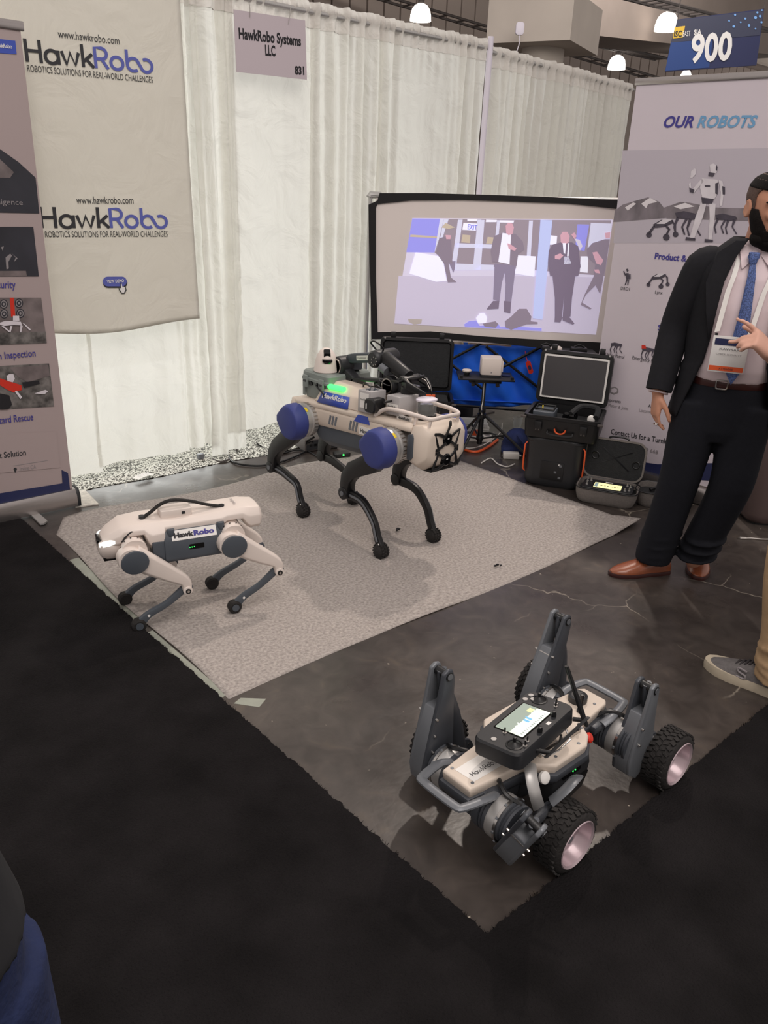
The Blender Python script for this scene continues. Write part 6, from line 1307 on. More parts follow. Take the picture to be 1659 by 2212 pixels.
o = MB().loft([[(.13 * k * math.cos(t) * (1 + .12 * math.sin(t * 3 + z * 20)), .085 * k * math.sin(t) * (1 + .15 * math.cos(t * 4 + z * 14)), z) for t in [2 * PI * q / 28 for q in range(28)]] for z, k in ((0, .85), (.02, 1.0), (.045, 1.02), (.07, .9), (.085, .95), (.11, .78), (.13, .62), (.145, .35), (.148, .08))])
o.build('bag_body', 'navy_cloth', bg, ang=80); MB().tube(smooth_path([(-.09, -.04, .14), (-.10, -.09, .10), (-.04, -.12, .05), (.05, -.12, .04)], 5), .007, 6).build('bag_strap', 'navy_cloth', bg)
# dark bundle and folded papers below the wagon, left
bd = root('black_bag', gz(985, 905, 0), 'dark soft bag under the left end of the blue wagon', 'bag', DA)
MB().loft([[(.12 * k * math.cos(t) * (1 + .1 * math.sin(t * 3)), .09 * k * math.sin(t), z) for t in [2 * PI * q / 22 for q in range(22)]] for z, k in ((0, .85), (.03, 1.0), (.09, 1.0), (.13, .8), (.15, .4), (.152, .1))]).build('bag_body', 'black_jacket', bd, ang=80)
pst = root('paper_stack', gz(1015, 925, 0), 'stack of white paper folders on the floor under the wagon', 'papers', DA)
for k in range(5): MB().box((rnd.uniform(-.01, .01), 0, .006 + k * .011), (.24, .17, .009), Matrix.Rotation(rnd.uniform(-.12, .12), 3, 'Z')).build('folder', 'label_white', pst)
cu_ = root('plastic_cup', gz(1117, 925, 0), 'clear plastic cup on the floor under the right end of the wagon', 'cup')
MB().lathe((0, 0, 0), (0, 0, 1), [(.022, 0), (.026, .003), (.036, .08), (.034, .08), (.024, .006)], 20, caps=False).build('wall', 'glass', cu_); MB().cyl((0, 0, .0), (0, 0, .004), .022, n=20).build('base', 'glass', cu_)
fl = root('flashlight', gz(607, 981, 0) + Z * .014, 'short black torch lying behind the large robot hind leg', 'torch', math.radians(20))
MB().lathe((-.06, 0, 0), (1, 0, 0), [(.010, 0), (.012, .004), (.012, .085), (.015, .095), (.015, .12), (.012, .122)], 16).build('barrel', 'black_plastic', fl, ang=25)
sk_ = root('drape_base_stub', gz(434, 996, 0), 'small grey metal foot showing under the drape bottom', 'bracket', 0)
MB().box((0, 0, .03), (.035, .03, .03)).build('block', 'gunmetal', sk_, bevel=.002); MB().box((0, 0, .007), (.05, .05, .014)).build('plate', 'steel_dark', sk_)
usb = root('usb_cable', gz(1600, 1162, .006), 'white phone charging cable end on the bare floor behind the khaki leg', 'cable', math.radians(-42))
MB().box((-.01, 0, 0), (.012, .007, .003)).build('plug', 'steel', usb); MB().box((.012, 0, .001), (.032, .011, .007)).build('plug_body', 'white_cord', usb, bevel=.002); MB().tube(smooth_path([(.028, 0, 0), (.06, .003, 0), (.12, -.004, 0), (.25, .02, 0)], 5), .0025, 6).build('wire', 'white_cord', usb)
# brown rounded block behind the man
bb = root('brown_pouf', Vector((4.30, 1.58, 0)), 'brown rounded upholstered block behind the suited man', 'pouf', math.radians(-42))
MB().loft([[(a * k, b * k, z) for a, b in rrect(.50, .40, .07, 6)] for z, k in ((.012, .90), (.03, .96), (.06, 1.0), (.62, 1.0), (.68, .97), (.70, .90))]).build('cover', 'brown_vinyl', bb, ang=50)
MB().loft([[(a, b, z) for a, b in rrect(.44, .34, .05, 4)] for z in (0, .014)]).build('plinth', 'black_plastic', bb)
# ------------------------------------------------------------------ people
def ring(c, rx, ry, ax, ay, n=20, sq=2.0):
    out = []
    for k in range(n):
        t = 2 * PI * k / n; cx = math.cos(t); sy = math.sin(t)
        cx = math.copysign(abs(cx) ** (2 / sq), cx); sy = math.copysign(abs(sy) ** (2 / sq), sy)
        out.append(Vector(c) + ax * (rx * cx) + ay * (ry * sy))
    return out
def capsule(o, a, b, ra, rb, n=12):
    a = Vector(a); b = Vector(b); d = (b - a); L_ = d.length; d.normalize(); pr_ = []
    for k in range(5): t = PI / 2 * k / 4; pr_.append((ra * math.sin(t), -ra * math.cos(t)))
    for k in range(5): t = PI / 2 * k / 4; pr_.append((rb * math.cos(t), L_ + rb * math.sin(t)))
    return o.lathe(a, d, pr_, n)
def chain(o, pts, rad, n=12):
    for i in range(len(pts) - 1): capsule(o, pts[i], pts[i + 1], rad[i], rad[i + 1], n)
    return o
class Fig:
    """figure frame: x = to its left, y = backward, z up; standing at O, facing F"""
    def __init__(s, O, F):
        s.F = Vector((F[0], F[1], 0)).normalized(); s.L = Vector((-s.F.y, s.F.x, 0)); s.O = Vector((O[0], O[1], 0)); s.ang = math.atan2(s.L.y, s.L.x)
def head_mesh(o, c, k=1.0, yaw=0.0, pitch=0.0):
    """adds head parts; face looks along -y of the figure frame; c = centre of the head"""
    R = Matrix.Rotation(yaw, 3, 'Z') @ Matrix.Rotation(pitch, 3, 'X'); c = Vector(c)
    T = lambda x, y, z: c + R @ (Vector((x, y, z)) * k)
    prof = [(-.112, .030, .030, -.045), (-.100, .046, .045, -.040), (-.075, .058, .066, -.026), (-.04, .066, .082, -.012), (0, .072, .092, .0), (.035, .076, .097, .006), (.07, .072, .092, .008), (.095, .058, .074, .010), (.112, .036, .046, .012), (.120, .012, .016, .012)]
    o.loft([[T(rx * math.cos(t), cy + ry * math.sin(t), z) for t in [2 * PI * q / 24 for q in range(24)]] for z, rx, ry, cy in prof])
    o.loft([[T(w_ * sx, y, z + h * sz) for sx, sz in ((-1, -1), (1, -1), (.6, 1), (-.6, 1))] for y, z, w_, h in ((-.070, -.012, .013, .030), (-.098, -.012, .010, .026), (-.108, -.020, .010, .014), (-.112, -.026, .007, .008))])  # nose
    for s in (-1, 1):
        o.sphere(T(s * .013, -.094, -.030), .009 * k, 8, 6); o.sphere(T(s * .033, -.074, -.014), .020 * k, 8, 6)
        o.loft([[T(s * (x), y + dy, z + dz) for dy, dz in ((-.006, -.004), (.0, .005), (.008, 0))] for x, y, z in ((.012, -.090, .028), (.034, -.086, .034), (.056, -.070, .026))])  # brow
        er = MB(); o.loft([[T(s * x, y + .020 * q * math.cos(t), z + .034 * q * math.sin(t)) for t in [2 * PI * m_ / 12 for m_ in range(12)]] for x, y, z, q in ((.068, .006, -.008, .6), (.077, .010, -.006, 1), (.084, .014, -.005, .9), (.080, .013, -.005, .5))])
    return T
def hand(o, wrist, d, side, palmn, k=1.0, curl=.35, spread=.10, thumb_out=.7, curls=None):
    """hand from wrist along d; palmn = palm normal (towards palm side); side = direction of the thumb"""
    d = Vector(d).normalized(); palmn = Vector(palmn); palmn = (palmn - d * palmn.dot(d)).normalized(); sd = d.cross(palmn).normalized()
    if sd.dot(Vector(side)) < 0: sd = -sd
    w_ = Vector(wrist); P = lambda a, b, c: w_ + (d * a + sd * b + palmn * c) * k
    o.loft([ring(P(a, 0, 0), rx * k, ry * k, sd, palmn, 14, 2.6) for a, rx, ry in ((-.02, .026, .021), (.0, .029, .019), (.03, .038, .017), (.07, .041, .015), (.088, .039, .012))])
    for q, (b, ln, r_) in enumerate(((.030, .072, .0088), (.010, .080, .0092), (-.011, .074, .0088), (-.031, .060, .0078))):
        p = P(.082, b, 0); cu = curl if curls is None else curls[q]; dr = (d + sd * spread * b * 12).normalized(); pts = [p]; rr = [r_ * k]
        for j, f_ in enumerate((.44, .30, .26)):
            ang_ = cu * (1 + .5 * j); 
            dr = (dr * math.cos(ang_) + palmn * math.sin(ang_)).normalized() if True else dr
            pts.append(pts[-1] + dr * ln * f_ * k); rr.append(r_ * (1 - .10 * (j + 1)) * k)
        chain(o, pts, rr, 8)
    t0 = P(.018, .028, .006); t1 = t0 + (d * .5 + sd * thumb_out + palmn * .3).normalized() * .042 * k; t2 = t1 + (d * .85 + sd * thumb_out * .4 + palmn * .35).normalized() * .032 * k; t3 = t2 + (d * .95 + palmn * .35).normalized() * .024 * k
    chain(o, [P(.004, .014, .004), t0, t1, t2, t3], [.018 * k, .016 * k, .0115 * k, .0105 * k, .009 * k], 8)
# ---------------- the suited man
M1 = Fig((3.10, 1.53), (-.88, -.475))
mn = root('person', M1.O, 'bearded person in dark suit, white shirt, blue tie and brown shoes at the right', 'person', M1.ang)
X1, Y1 = Vector((1, 0, 0)), Vector((0, 1, 0))
cx = .085
bd_ = MB()
HC_ = Vector((cx + .016, -.02, 1.537))
TH = head_mesh(bd_, HC_, 1.0, yaw=.50, pitch=.14)
chain(bd_, [(cx + .01, .02, 1.33), (cx + .014, .008, 1.41), (cx + .018, .0, 1.47)], [.066, .060, .058], 16)
chain(bd_, [(cx - .14, .01, 1.335), (cx + .14, .01, 1.325)], [.048, .048], 12)
bd_.loft([ring((cx, .01, z), rx, ry, X1, Y1, 16) for z, rx, ry in ((1.36, .10, .05), (1.25, .14, .085), (1.05, .135, .09), (.88, .12, .08), (.72, .11, .07))])
RSH = Vector((cx - .172, .01, 1.315)); REL = Vector((cx - .235, .03, 1.07)); RWR = Vector((cx - .258, -.045, .825))
chain(bd_, [RSH, REL, RWR], [.045, .036, .026], 12)
LSH = Vector((cx + .172, .01, 1.315)); LEL = Vector((cx + .245, .03, 1.07)); LWR = Vector((cx + .268, -.035, .830))
chain(bd_, [LSH, LEL, LWR], [.045, .036, .026], 12)
RHIP, RKN, RAN = Vector((cx - .10, .0, .86)), Vector((cx - .115, -.02, .47)), Vector((cx - .165, .02, .085))
LHIP, LKN, LAN = Vector((cx + .10, .0, .86)), Vector((cx + .085, -.02, .47)), Vector((cx + .005, .045, .085))
for h, k_, a in ((RHIP, RKN, RAN), (LHIP, LKN, LAN)): chain(bd_, [h + Vector((0, 0, -.10)), k_, a], [.062, .05, .036], 12)
hand(bd_, RWR + Vector((0, 0, -.015)), (.05, -.08, -1), (.55, -1, 0), (1, .45, -.05), .92, curl=.28, spread=.05, thumb_out=.25, curls=(.22, .30, .36, .42))
hand(bd_, LWR + Vector((0, 0, -.015)), (-.05, -.08, -1), (-.55, -1, 0), (-1, .45, -.05), .92, curl=.28, spread=.05, thumb_out=.25)
body = bd_.build('body', 'skin', mn, remesh=.0048, relax=3)
# face details
for s in (-1, 1):
    e_ = MB(); e_.sphere(TH(s * .032, -.079, .010), (.0125, .010, .0125), 12, 8); e_.build('eye', 'label_white', mn)
    MB().sphere(TH(s * .032, -.0875, .006), (.005, .003, .005), 10, 6).build('iris', 'ink_black', mn)
    MB().sphere(TH(s * .032, -.0785, .0135), (.0150, .0125, .0128), 14, 8).build('upper_lid', 'skin', mn)
    MB().loft([[TH(s * .032 + .0160 * math.cos(t), -.079 - .0125 * q + 0, .010 + .0 + .0125 * math.sin(t) * math.sqrt(max(0, 1 - q * q * .8)) if math.sin(t) > -.35 else .0055) for t in [PI * m_ / 10 * 1.0 for m_ in range(11)]] for q in (0, .6, .98)]).build('eyelid', 'skin', mn)
    MB().loft([[TH(s * x, y - .004, z + dz) for dz in (-h, h)] + [TH(s * x, y + .006, z + dz) for dz in (h, -h)] for x, y, z, h in ((.012, -.093, .029, .004), (.030, -.091, .036, .0065), (.046, -.084, .036, .005), (.060, -.071, .028, .002))]).build('eyebrow', 'hair_black', mn, bevel=.001)
MB().loft([ring(TH(x, -.0925 + abs(x) * .32, -.056), .001 + .0, .0055 * (1 - abs(x) / .028), X1, Z, 8) for x in (-.024, -.014, 0, .014, .024)]).build('lips', 'lip', mn)
hs = MB()
prof = [(.018, .072, .092, .0), (.035, .077, .098, .006), (.07, .0735, .0935, .008), (.095, .060, .076, .010), (.112, .039, .049, .012), (.1215, .014, .018, .012)]
def hairpatch(z0, z1, a0, a1, grow, m, nm, dense=14):
    g_ = MB(); n = 26
    def rad(z):
        P_ = [(-.112, .030, .030, -.045), (-.100, .046, .045, -.040), (-.075, .058, .066, -.026), (-.04, .066, .082, -.012), (0, .072, .092, .0), (.035, .076, .097, .006), (.07, .072, .092, .008), (.095, .058, .074, .010), (.112, .036, .046, .012), (.120, .012, .016, .012)]
        for i in range(len(P_) - 1):
            if P_[i][0] <= z <= P_[i + 1][0]:
                t = (z - P_[i][0]) / (P_[i + 1][0] - P_[i][0]); return [P_[i][j] * (1 - t) + P_[i + 1][j] * t for j in (1, 2, 3)]
        return P_[-1][1:] if z > 0 else P_[0][1:]
    def fn(u, v):
        a = math.radians(a0(v) + (a1(v) - a0(v)) * u) if callable(a0) else math.radians(a0 + (a1 - a0) * u); z = z0 + (z1 - z0) * v
        zz = z if not callable(grow) else z
        rx, ry, cy = rad(z); gr = grow(u, v) if callable(grow) else grow
        return TH((rx + gr) * math.cos(a), cy + (ry + gr) * math.sin(a), z)
    g_.grid(fn, n, dense); return g_.build(nm, m, mn, solid=.003)
# angle: 90 = back, -90 = face
hairpatch(-.03, .1195, lambda v: -12 - 10 * v if v < .55 else -18 - 40 * (v - .55) / .45, lambda v: 192 + 10 * v if v < .55 else 198 + 40 * (v - .55) / .45, lambda u, v: .0022, 'hair_fade', 'cropped_hair', 18)
hairpatch(.066, .1198, lambda v: -44 - 42 * v, lambda v: 224 + 42 * v, lambda u, v: .0030, 'hair_black', 'top_hair', 10)
# beard: jaw wrap from ear to ear with cutout for the mouth built as side, chin and moustache pieces
for s in (-1, 1):
    f = (lambda v: -3) if s > 0 else (lambda v: 183)
    g = (lambda v: -26 - 46 * (1 - v)) if s > 0 else (lambda v: 206 + 46 * (1 - v))
    hairpatch(-.108, .0, f, g, lambda u, v: .009 + .004 * math.sin(PI * min(1, u * 1.0)) - .009 * max(0, v - .75) * 4 * .9, 'hair_black', 'beard_side', 14)
hairpatch(-.1119, -.066, -30, -150, lambda u, v: .015 - .006 * v + .004 * math.sin(PI * u), 'hair_black', 'beard_chin', 12)
bb_ = MB(); bb_.sphere(TH(0, -.062, -.108), (.048, .046, .034), 20, 12); bb_.sphere(TH(-.03, -.04, -.100), (.036, .046, .032), 16, 10); bb_.sphere(TH(.03, -.04, -.100), (.036, .046, .032), 16, 10); bb_.build('beard', 'hair_black', mn, remesh=.004, relax=3)
MB().tube([TH(-.032, -.082, -.062), TH(-.018, -.094, -.050), TH(0, -.0985, -.045), TH(.018, -.094, -.050), TH(.032, -.082, -.062)], [.004, .0048, .005, .0048, .004], 8).build('moustache', 'hair_black', mn)
# trousers
tr_ = MB()
tr_.loft([ring((cx, .005, z), rx, ry, X1, Y1, 28, 2.2) for z, rx, ry in ((.895, .148, .105), (.86, .156, .112), (.78, .168, .118), (.70, .170, .115), (.655, .160, .10))])
def leg_loft(h, k_, a, r, cuff):
    pts = smooth_path([h, h * .5 + k_ * .5, k_, k_ * .5 + a * .5, a + Vector((0, 0, .03)), a], 3); n = len(pts); rr = interp(r, n)
    tr_.loft([ring(p, q, q * 1.06, X1, Y1, 22, 2.3) for p, q in zip(pts, rr)])
leg_loft(RHIP + Vector((.01, 0, -.05)), RKN, RAN + Vector((.004, -.004, -.018)), [.098, .096, .086, .080, .080, .078, .074], 0)
leg_loft(LHIP + Vector((-.01, 0, -.05)), LKN, LAN + Vector((.006, .012, .018)), [.098, .096, .088, .082, .080, .076, .072], 0)
for a, kk_ in ((RAN, RKN), (LAN, LKN)):   # bunched folds at the hem
    for dz, q in ((.03, .077), (.075, .079), (.12, .079)): tr_.tube([a + (kk_ - a) * (dz / .385) * Vector((1, 1, 0)).length / 1.41421 * Vector((1, 1, 0)).x * 1 * 1 if False else a + Vector(((kk_.x - a.x) * dz / .385, (kk_.y - a.y) * dz / .385, 0)) + Vector((.004 + (q) * math.cos(t), q * 1.05 * math.sin(t), dz + .012 * math.sin(t + 1))) for t in [2 * PI * m_ / 18 for m_ in range(18)]], .009, 6, closed=True)
tr_.build('trousers', 'trouser', mn, remesh=.0075, relax=4)
MB().loft([ring((cx, .004, z), .152, .109, X1, Y1, 30, 2.2) for z in (.880, .912)]).build('belt', 'belt_leather', mn, bevel=.003)
bk = MB().tube([(cx - .03 + a, -.113, .896 + b) for a, b in rrect(.042, .034, .006, 2)], .003, 6, closed=True).build('belt_buckle', 'steel', mn)
# shirt
sh_ = MB(); sh_.loft([ring((cx, .0, z), rx, ry, X1, Y1, 28, 2.3) for z, rx, ry in ((.902, .143, .106), (.95, .152, .118), (1.05, .152, .122), (1.18, .158, .118), (1.29, .155, .10), (1.36, .11, .075), (1.395, .066, .062))])
sh_.build('shirt', 'shirt', mn, remesh=.007, relax=3)
for s in (-1, 1):
    MB().loft([[(cx + .012 + s * x, y, z) for x, y, z in q] for q in (((.004, -.072, 1.375), (.052, -.098, 1.322), (.066, -.062, 1.372)), ((.010, -.060, 1.402), (.060, -.086, 1.352), (.072, -.050, 1.405)), ((.034, .0, 1.420), (.068, .004, 1.41), (.074, .012, 1.412)))]).build('collar_wing', 'shirt', mn, bevel=.002)
MB().loft([ring((cx + .014, .006, z), r_, r_ * 1.0, X1, Y1, 20) for z, r_ in ((1.375, .073), (1.425, .067))], caps=False).build('collar_band', 'shirt', mn, solid=.003)
ti = [(-.012, 1.386), (.018, 1.386), (.024, 1.37), (.014, 1.348), (.022, 1.30), (.032, 1.15), (.040, 1.02), (.040, .965), (.010, .905), (-.020, .955), (-.022, 1.02), (-.012, 1.15), (-.006, 1.30), (-.006, 1.348), (-.018, 1.37)]
def shy(z): return -.138 if z < 1.16 else (-.138 + (z - 1.16) * .22)
MB().loft([[(cx - .01 + x - (1.386 - z) * .0, shy(z) + dy, z) for x, z in ti] for dy in (-.006, .004)]).build('tie', 'tie_blue', mn, bevel=.002)
MB().loft([[(cx - .007 + x, -.096 + y, z) for x, y in rrect(w_, .022, .008, 2)] for z, w_ in ((1.345, .026), (1.385, .040))]).build('tie_knot', 'tie_blue', mn, bevel=.003)
for z in (1.28, 1.19, 1.10, 1.01): MB().cyl((cx + .055 - .085, -.125, z), (cx - .03, -.130, z), .004, n=8).build('shirt_button', 'label_white', mn) if z < 1 else None
# jacket: torso shell open at the front
def jk(u, v):  # u 0..1 around from the right front edge, over the back, to the left front edge; v bottom..top
    vv = min(v, .86) / .86; z = .735 + vv * (1.345 - .735); kk = max(0, (v - .86) / .14)
    if z < .95: rx, ry = .188 + (.95 - z) * .10, .142
    elif z < 1.18: rx, ry = .180 + (z - .95) * .06, .142 + (z - .95) * .03
    else: rx, ry = .194 - max(0, z - 1.30) * .2, .148 - (z - 1.18) * .16
    if z > 1.29: k_ = (z - 1.29) / .055; rx *= 1 - .10 * k_ ** 2; ry *= 1 - .10 * k_ ** 2
    if kk: rx = rx * (1 - kk) + .082 * kk; ry = ry * (1 - kk) + .080 * kk; z += .085 * (kk ** .8)
    opn = 34 + 20 * max(0, min(1, (1.05 - z) / .3)) if z < 1.05 else 34 - 8 * max(0, (z - 1.05) / .325)
    a0 = -90 - opn; a1 = -90 + opn; a = math.radians(a0 - (360 - 2 * opn) * u)
    wv = .004 * math.sin(a * 7 + z * 9) * (1 - v)
    zz = z + (.03 * (1 - v) * (abs(math.sin(a)) if u < .12 or u > .88 else 0) * .5)
    return Vector((cx + (rx + wv) * math.cos(a), .008 + (ry + wv) * math.sin(a), zz))
MB().grid(jk, 64, 34).build('jacket', 'suit', mn, solid=.008)
for s in (-1, 1):
    lp = [jk(0 if s < 0 else 1, v) for v in (.46, .6, .75, .9, .985)]
    MB().loft([[p + Vector((0, -.004, 0)), p + Vector((s * w_, -.012 + .03 * w_, .0)), p + Vector((s * w_, -.006 + .03 * w_, 0)), p + Vector((0, .003, 0))] for p, w_ in zip(lp, (.004, .035, .062, .070, .038))]).build('lapel', 'suit', mn, bevel=.002)
jp = MB().loft([[jk(.16, .18) + Vector((0, -.006, 0)) + Vector((dx, dy, dz)) for dx, dy, dz in ((-.05, .012, .0), (.03, -.01, -.012), (.03, -.010, .020), (-.05, .012, .034))]] + [[jk(.16, .18) + Vector((0, .004, 0)) + Vector((dx, dy, dz)) for dx, dy, dz in ((-.05, .012, .0), (.03, -.01, -.012), (.03, -.010, .020), (-.05, .012, .034))]]).build('pocket_flap', 'suit', mn)
for nm, S_, E_, W_ in (('sleeve', RSH, REL, RWR), ('sleeve', LSH, LEL, LWR)):
    sgn = -1 if S_.x < cx else 1
    pts = smooth_path([S_ + Vector((-sgn * .050, 0, .030)), S_ + Vector((sgn * .0, 0, .004)), S_ * .5 + E_ * .5 + Vector((sgn * .004, 0, 0)), E_, E_ * .45 + W_ * .55, W_ * .97 + E_ * .03], 4); n = len(pts); rr = interp([.050, .068, .068, .061, .056, .052], n)
    o = MB(); o.tube(pts, [(q, q * 1.08) for q in rr], 20, flat=(1, 0, 0)); o.build(nm, 'suit', mn, ang=80)
    if sgn < 0: MB().tube([W_ * .99 + E_ * .01, W_ + (W_ - E_) * .012], .040, 18).build('shirt_cuff', 'shirt', mn)
# shoes
def shoe(nm, heel, toe, m_up, m_sole, par, L_=.30, wd=.095, laces=True, knit=False, h=.075):
    heel = Vector(heel); toe = Vector(toe); d = (toe - heel); Ln = d.length; d.normalize(); sdv = Vector((-d.y, d.x, 0)); o = MB(); rs = []
    for t, w_, z1 in ((.0, .55, .060), (.04, .74, .075), (.18, .82, .088), (.34, .84, .090), (.5, .92, .070), (.66, 1.0, .054), (.8, .90, .042), (.92, .62, .032), (.985, .30, .024)):
        c = heel + d * (Ln * t); w2 = wd / 2 * w_; z0 = .014; z1 = z1 * h / .075
        rs.append([c + sdv * (w2 * a) + Z * (z0 + (z1 - z0) * b) for a, b in ((-1, 0), (-1.02, .35), (-.86, .72), (-.45, .96), (0, 1.02), (.45, .96), (.86, .72), (1.02, .35), (1, 0))])
    up_ = o.loft(rs).build(nm, m_up, par, ang=60)
    so = MB(); th = .014 if not knit else .030
    out = [(.0, .5), (.03, .8), (.18, .90), (.34, .90), (.5, .98), (.66, 1.08), (.8, .98), (.92, .70), (.985, .38), (1.0, .1)]
    P_ = [heel + d * (Ln * t) + sdv * (wd / 2 * w_) for t, w_ in out] + [heel + d * (Ln * t) - sdv * (wd / 2 * w_) for t, w_ in reversed(out)]
    k_ = .006 if not knit else .012
    so.loft([[p + Z * .0 for p in P_], [p + (p - heel - d * Ln / 2).normalized() * .003 + Z * th * .6 for p in P_], [p + Z * (th + .004) for p in P_]]).build('sole', m_sole, up_, world=False)
    if not knit: MB().loft([[heel + d * (Ln * t) + sdv * (wd / 2 * w_ * .9) + Z * z for t, w_ in ((.0, .5), (.04, .8), (.22, .88), (.22, -.88), (.04, -.8), (0, -.5))] for z in (0, .016)]).build('heel_block', m_sole, up_)
    if laces:
        for q in (.42, .48, .54) if not knit else (.42, .47, .52, .57, .62):
            zt = (.088 - (q - .40) * .13) * h / .075; c = heel + d * (Ln * q) + Z * (zt)
            MB().tube([c - sdv * .022 - Z * .010 - d * .006, c + Z * .004, c + sdv * .022 - Z * .010 + d * .006], .0028 if not knit else .004, 6).build('lace', 'lace_dark' if knit else m_up, up_)
    return up_
mat('lace_dark', (54, 50, 52), .9)
def l3(px, py, z=0.0): return RM[mn.name].inverted() @ gz(px, py, z)
t1 = l3(1316, 1243); h1 = t1 + (RAN + Vector((0, .02, 0)) - t1) * Vector((1, 1, 0)).length / 1.0 if False else Vector((RAN.x + .01, RAN.y + .045, 0))
t1 = Vector((t1.x, t1.y, 0)); d1 = (t1 - Vector((RAN.x, RAN.y, 0))).normalized(); shoe('shoe', t1 - d1 * .285, t1, 'brown_leather', 'belt_leather', mn)
t2 = l3(1508, 1254); t2 = Vector((t2.x, t2.y, 0)); shoe('shoe', t2 + Vector((-.01, .27, 0)), t2, 'brown_leather', 'belt_leather', mn)
# lanyard and badge
for a, b in (((cx - .052, -.052, 1.385), (cx - .085, -.150, 1.10)), ((cx + .078, -.052, 1.385), (cx + .030, -.150, 1.10))):
    a = Vector(a); b = Vector(b); m_ = a * .5 + b * .5 + Vector((-.004, -.012, 0)); dx = Vector((.009, 0, .003))
    MB().loft([[p - dx, p + dx, p + dx + Vector((0, .002, 0)), p - dx + Vector((0, .002, 0))] for p in (a, a * .7 + b * .3 + Vector((0, -.022, 0)), m_, b)]).build('lanyard', 'label_white', mn)
    MB().box(b + Vector((0, 0, -.018)), (.010, .006, .026)).build('lanyard_clip', 'black_plastic', mn)
bo_ = Vector((cx - .030, -.157, 1.020))
MB().box(bo_, (.128, .004, .135)).build('badge_sleeve', 'badge_clear', mn, bevel=.001)
bp = lambda x0_, z0_, x1_, z1_, m, nm: MB().add([bo_ + Vector((x0_, -.0032, z0_)), bo_ + Vector((x1_, -.0032, z0_)), bo_ + Vector((x1_, -.0032, z1_)), bo_ + Vector((x0_, -.0032, z1_))], [(0, 1, 2, 3)]).build(nm, m, mn, smooth=False)
bp(-.056, .034, .056, .058, 'banner_navy', 'badge_header'); bp(-.060, -.062, .060, -.044, 'orange', 'badge_footer')
letters('ATTENDEE', bo_ + Vector((-.025, -.004, -.057)), bo_ + Vector((.025, -.004, -.057)), Z, .007, 'ink_dark', mn, world=False)
letters('KAWSAR', bo_ + Vector((-.035, -.004, .016)), bo_ + Vector((.035, -.004, .016)), Z, .008, 'ink_dark', mn, world=False)
letters('CYBER SECURITY', bo_ + Vector((-.045, -.004, -.002)), bo_ + Vector((.045, -.004, -.002)), Z, .006, 'ink_grey', mn, world=False)
MB().tube([RWR + Vector((0.012, -.03, -.125)) + Vector((.010 * math.cos(t), .010 * math.sin(t), 0)) for t in [2 * PI * k / 12 for k in range(12)]], .002, 6, closed=True).build('ring', 'steel', mn)
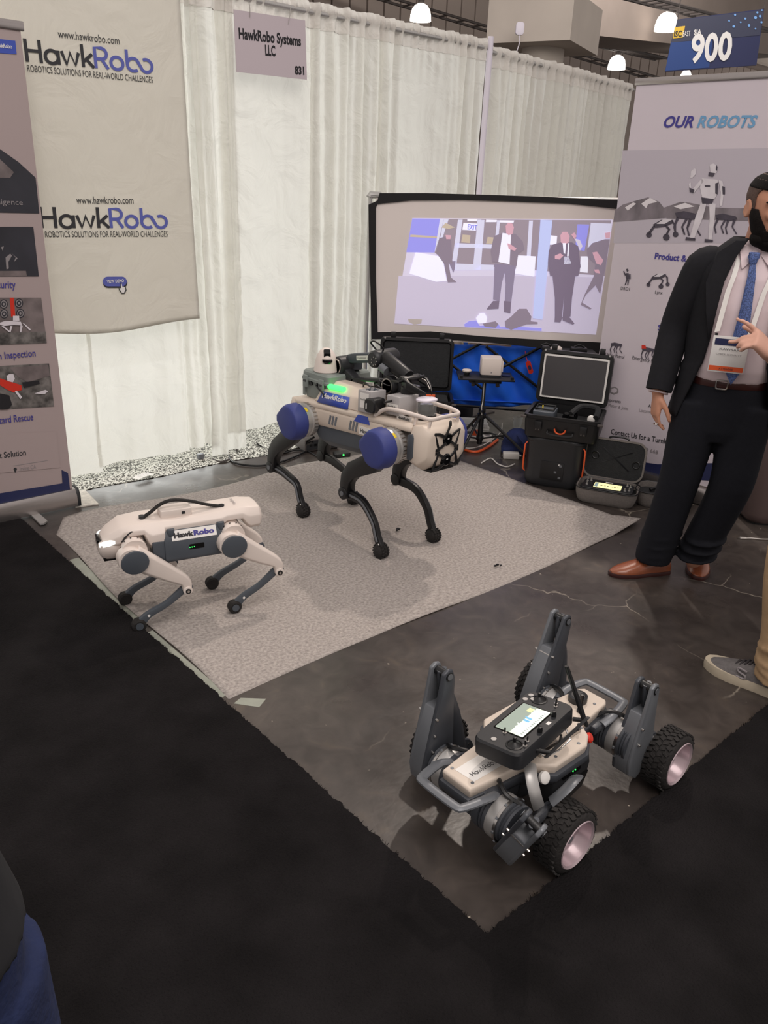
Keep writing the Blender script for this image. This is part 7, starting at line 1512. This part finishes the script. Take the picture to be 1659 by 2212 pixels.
# ---------------- generic dressed figure for the two cropped people
def figure(O, F, label, top, bottom, skin, sh, arms, stance=.10, hair='hair_black', shoes=True, scale=1.0, back_off=0.0, lean=0.0, hem=.80):
    G = Fig(O, F); r_ = root('person', G.O, label, 'person', G.ang)
    b_ = MB(); T = head_mesh(b_, (0, -.02, 1.62 * scale), 1.0); chain(b_, [(0, .02, 1.40 * scale), (0, 0, 1.54 * scale)], [.064, .056], 14)
    b_.loft([ring((0, .01, z * scale), rx, ry, X1, Y1, 16) for z, rx, ry in ((1.44, .09, .05), (1.3, .14, .085), (1.0, .13, .09), (.82, .13, .09))])
    el = []
    for s, (E_, W_, hd, pn, td) in zip((-1, 1), arms):
        S_ = Vector((s * .18, .01, 1.40 * scale)); E_ = Vector(E_); W_ = Vector(W_); chain(b_, [S_, E_, W_], [.045, .037, .027], 12); hand(b_, W_, hd, td, pn, 1.2, curl=.45, curls=(.12, 1.15, 1.25, 1.3) if s < 0 else None); el.append((S_, E_, W_))
    for s, bk in ((-1, back_off), (1, 0)): chain(b_, [(s * .09, 0, .82 * scale), (s * stance, -.01 + bk * .5, .48 * scale), (s * stance, .03 + bk, .09)], [.065, .05, .036], 12)
    def ln(o):
        for v in o.v: v.x += lean * max(0, v.z - .78)
        return o
    ln(b_).build('body', skin, r_, remesh=.006, relax=3)
    hp2 = MB(); hp2.sphere((0, -.004, 1.665 * scale), (.083, .103, .085), 24, 14); ln(hp2).build('hair', hair, r_)
    t_ = MB(); t_.loft([ring((0, .01, z * scale), rx, ry, X1, Y1, 26, 2.3) for z, rx, ry in ((hem, .19, .14), (.95, .185, .135), (1.2, .20, .14), (1.36, .19, .12), (1.44, .12, .085), (1.47, .07, .068))])
    for S_, E_, W_ in el:
        k_ = .97 if top == 'black_jacket' else .55; e_ = E_ + (W_ - E_) * k_; t_.tube(smooth_path([S_ * .8 + Vector((0, 0, 1.40 * scale * .2)), S_, S_ * .5 + E_ * .5, E_, e_], 4), interp([.06, .078, .068, .06, .052], 17), 18)
    ln(t_).build('jacket' if top == 'black_jacket' else 'shirt', top, r_, remesh=.009, relax=4)
    p_ = MB(); p_.loft([ring((0, .005, z * scale), rx, ry, X1, Y1, 26, 2.2) for z, rx, ry in ((.93, .16, .12), (.85, .168, .122), (.72, .168, .115), (.68, .15, .10))])
    for s, bk in ((-1, back_off), (1, 0)):
        pts = smooth_path([Vector((s * .088, 0, .80 * scale)), Vector((s * .095, -.01, .66 * scale)), Vector((s * stance, -.015 + bk * .5, .46 * scale)), Vector((s * stance, .015 + bk * .8, .25)), Vector((s * stance, .03 + bk, .11)), Vector((s * stance, .03 + bk, .055))], 4); p_.tube(pts, interp([.10, .097, .080, .076, .078, .082], len(pts)), 20)
        for dz in (.10, .135, .18): p_.tube([(s * stance + .079 * math.cos(t), .03 + bk + .081 * math.sin(t), dz + .012 * math.sin(t * 2 + dz * 40)) for t in [2 * PI * m_ / 18 for m_ in range(18)]], .009, 6, closed=True)
    p_.build('trousers', bottom, r_, remesh=.008, relax=3)
    if shoes:
        for s, bk in ((-1, back_off), (1, 0)): shoe('shoe', (s * stance, .085 + bk, 0), (s * (stance + .01), -.215 + bk, 0), sh, 'shoe_sole', r_, wd=.105, knit=True, h=.085)
    return r_, G
# khaki person: right edge; left foot at the carpet edge, thumb hand in front of the badge
k1, G1 = figure((2.71, .84), (-.06, 1.0), 'person in khaki trousers and grey knit trainers cropped by the right edge', 'label_grey_shirt', 'khaki', 'skin_pale', 'shoe_knit',
    (((-.24, -.02, 1.13), (-.12, -.25, 1.06), (-.5, -1, .1), (1, -.2, 0), (0, 0, 1)), ((-.235 + .0, -.10, 1.15), (-.30, -.345, 1.09), (-.75, -.55, .22), (.3, -.6, -.75), (-.2, .3, 1))), stance=.13) if False else (None, None)
mat('olive_shirt', (70, 72, 66), .9, var=.1, scale=20)
def finv(G, p): return Matrix(((G.L.x, G.L.y, 0), (-G.F.x, -G.F.y, 0), (0, 0, 1))) @ (Vector(p) - G.O)
Gk = Fig((2.70, .86), (-.05, 1.0))
wr_ = finv(Gk, Vector((2.985, 1.245, 1.045))); elb = finv(Gk, Vector((2.97, .95, 1.02)))
# world left of a person facing +Y is -X: the hand nearer the suited man is the right one (negative x)
k1, G1 = figure((2.70, .86), (-.05, 1.0), 'person in khaki trousers and grey knit trainers cropped by the right edge', 'olive_shirt', 'khaki', 'skin_pale', 'shoe_knit',
    ((tuple(elb), tuple(wr_), (.45, -.35, .45), (.2, -1, -.3), (.6, 0, 1)), (tuple(finv(Gk, Vector((2.62, .92, 1.10)))), tuple(finv(Gk, Vector((2.80, .95, 1.18)))), (.3, -1, .3), (-1, 0, 0), (0, 0, 1))), stance=.115, back_off=.22)
sg_ = MB(); 
lx = .117
def sletter(par, side_x):
    pts = smooth_path([Vector((side_x, -.055, .064)), Vector((side_x, -.085, .068)), Vector((side_x + .001, -.082, .055)), Vector((side_x + .002, -.058, .048)), Vector((side_x + .002, -.060, .036)), Vector((side_x + .001, -.088, .036))], 4)
    MB().tube(pts, .0035, 6).build('side_emblem', 'ink_grey', par)
sletter(k1, lx + .052)
# person beside the photographer: only a coat edge and denim knee enter the frame
k2, G2 = figure((-.022, .72), (.12, 1.0), 'person in black coat and blue jeans cropped at the lower left corner', 'black_jacket', 'denim', 'skin', 'shoe_knit',
    (((-.14, -.06, 1.13), (-.03, -.24, 1.24), (.3, -1, .3), (0, .5, -1), (0, 0, 1)), ((.20, .0, 1.13), (.10, -.22, 1.20), (-.3, -1, .3), (0, .5, -1), (0, 0, 1))), stance=.11, lean=.16, hem=.87)
# ------------------------------------------------------------------ pose: settle the large robot's body and shorten its head
for ch in list(r1.children):
    if ch.name.split('.')[0] in ('thigh', 'knee_joint', 'shin', 'shin_rib', 'foot', 'hip_cover', 'hip_motor'): continue
    for ob in [ch] + list(ch.children):
        if ob.type != 'MESH': continue
        for v in ob.data.vertices:
            if v.co.x > .405: v.co.x = .405 + (v.co.x - .405) * .64
            v.co.z += (v.co.x - .5) * .062
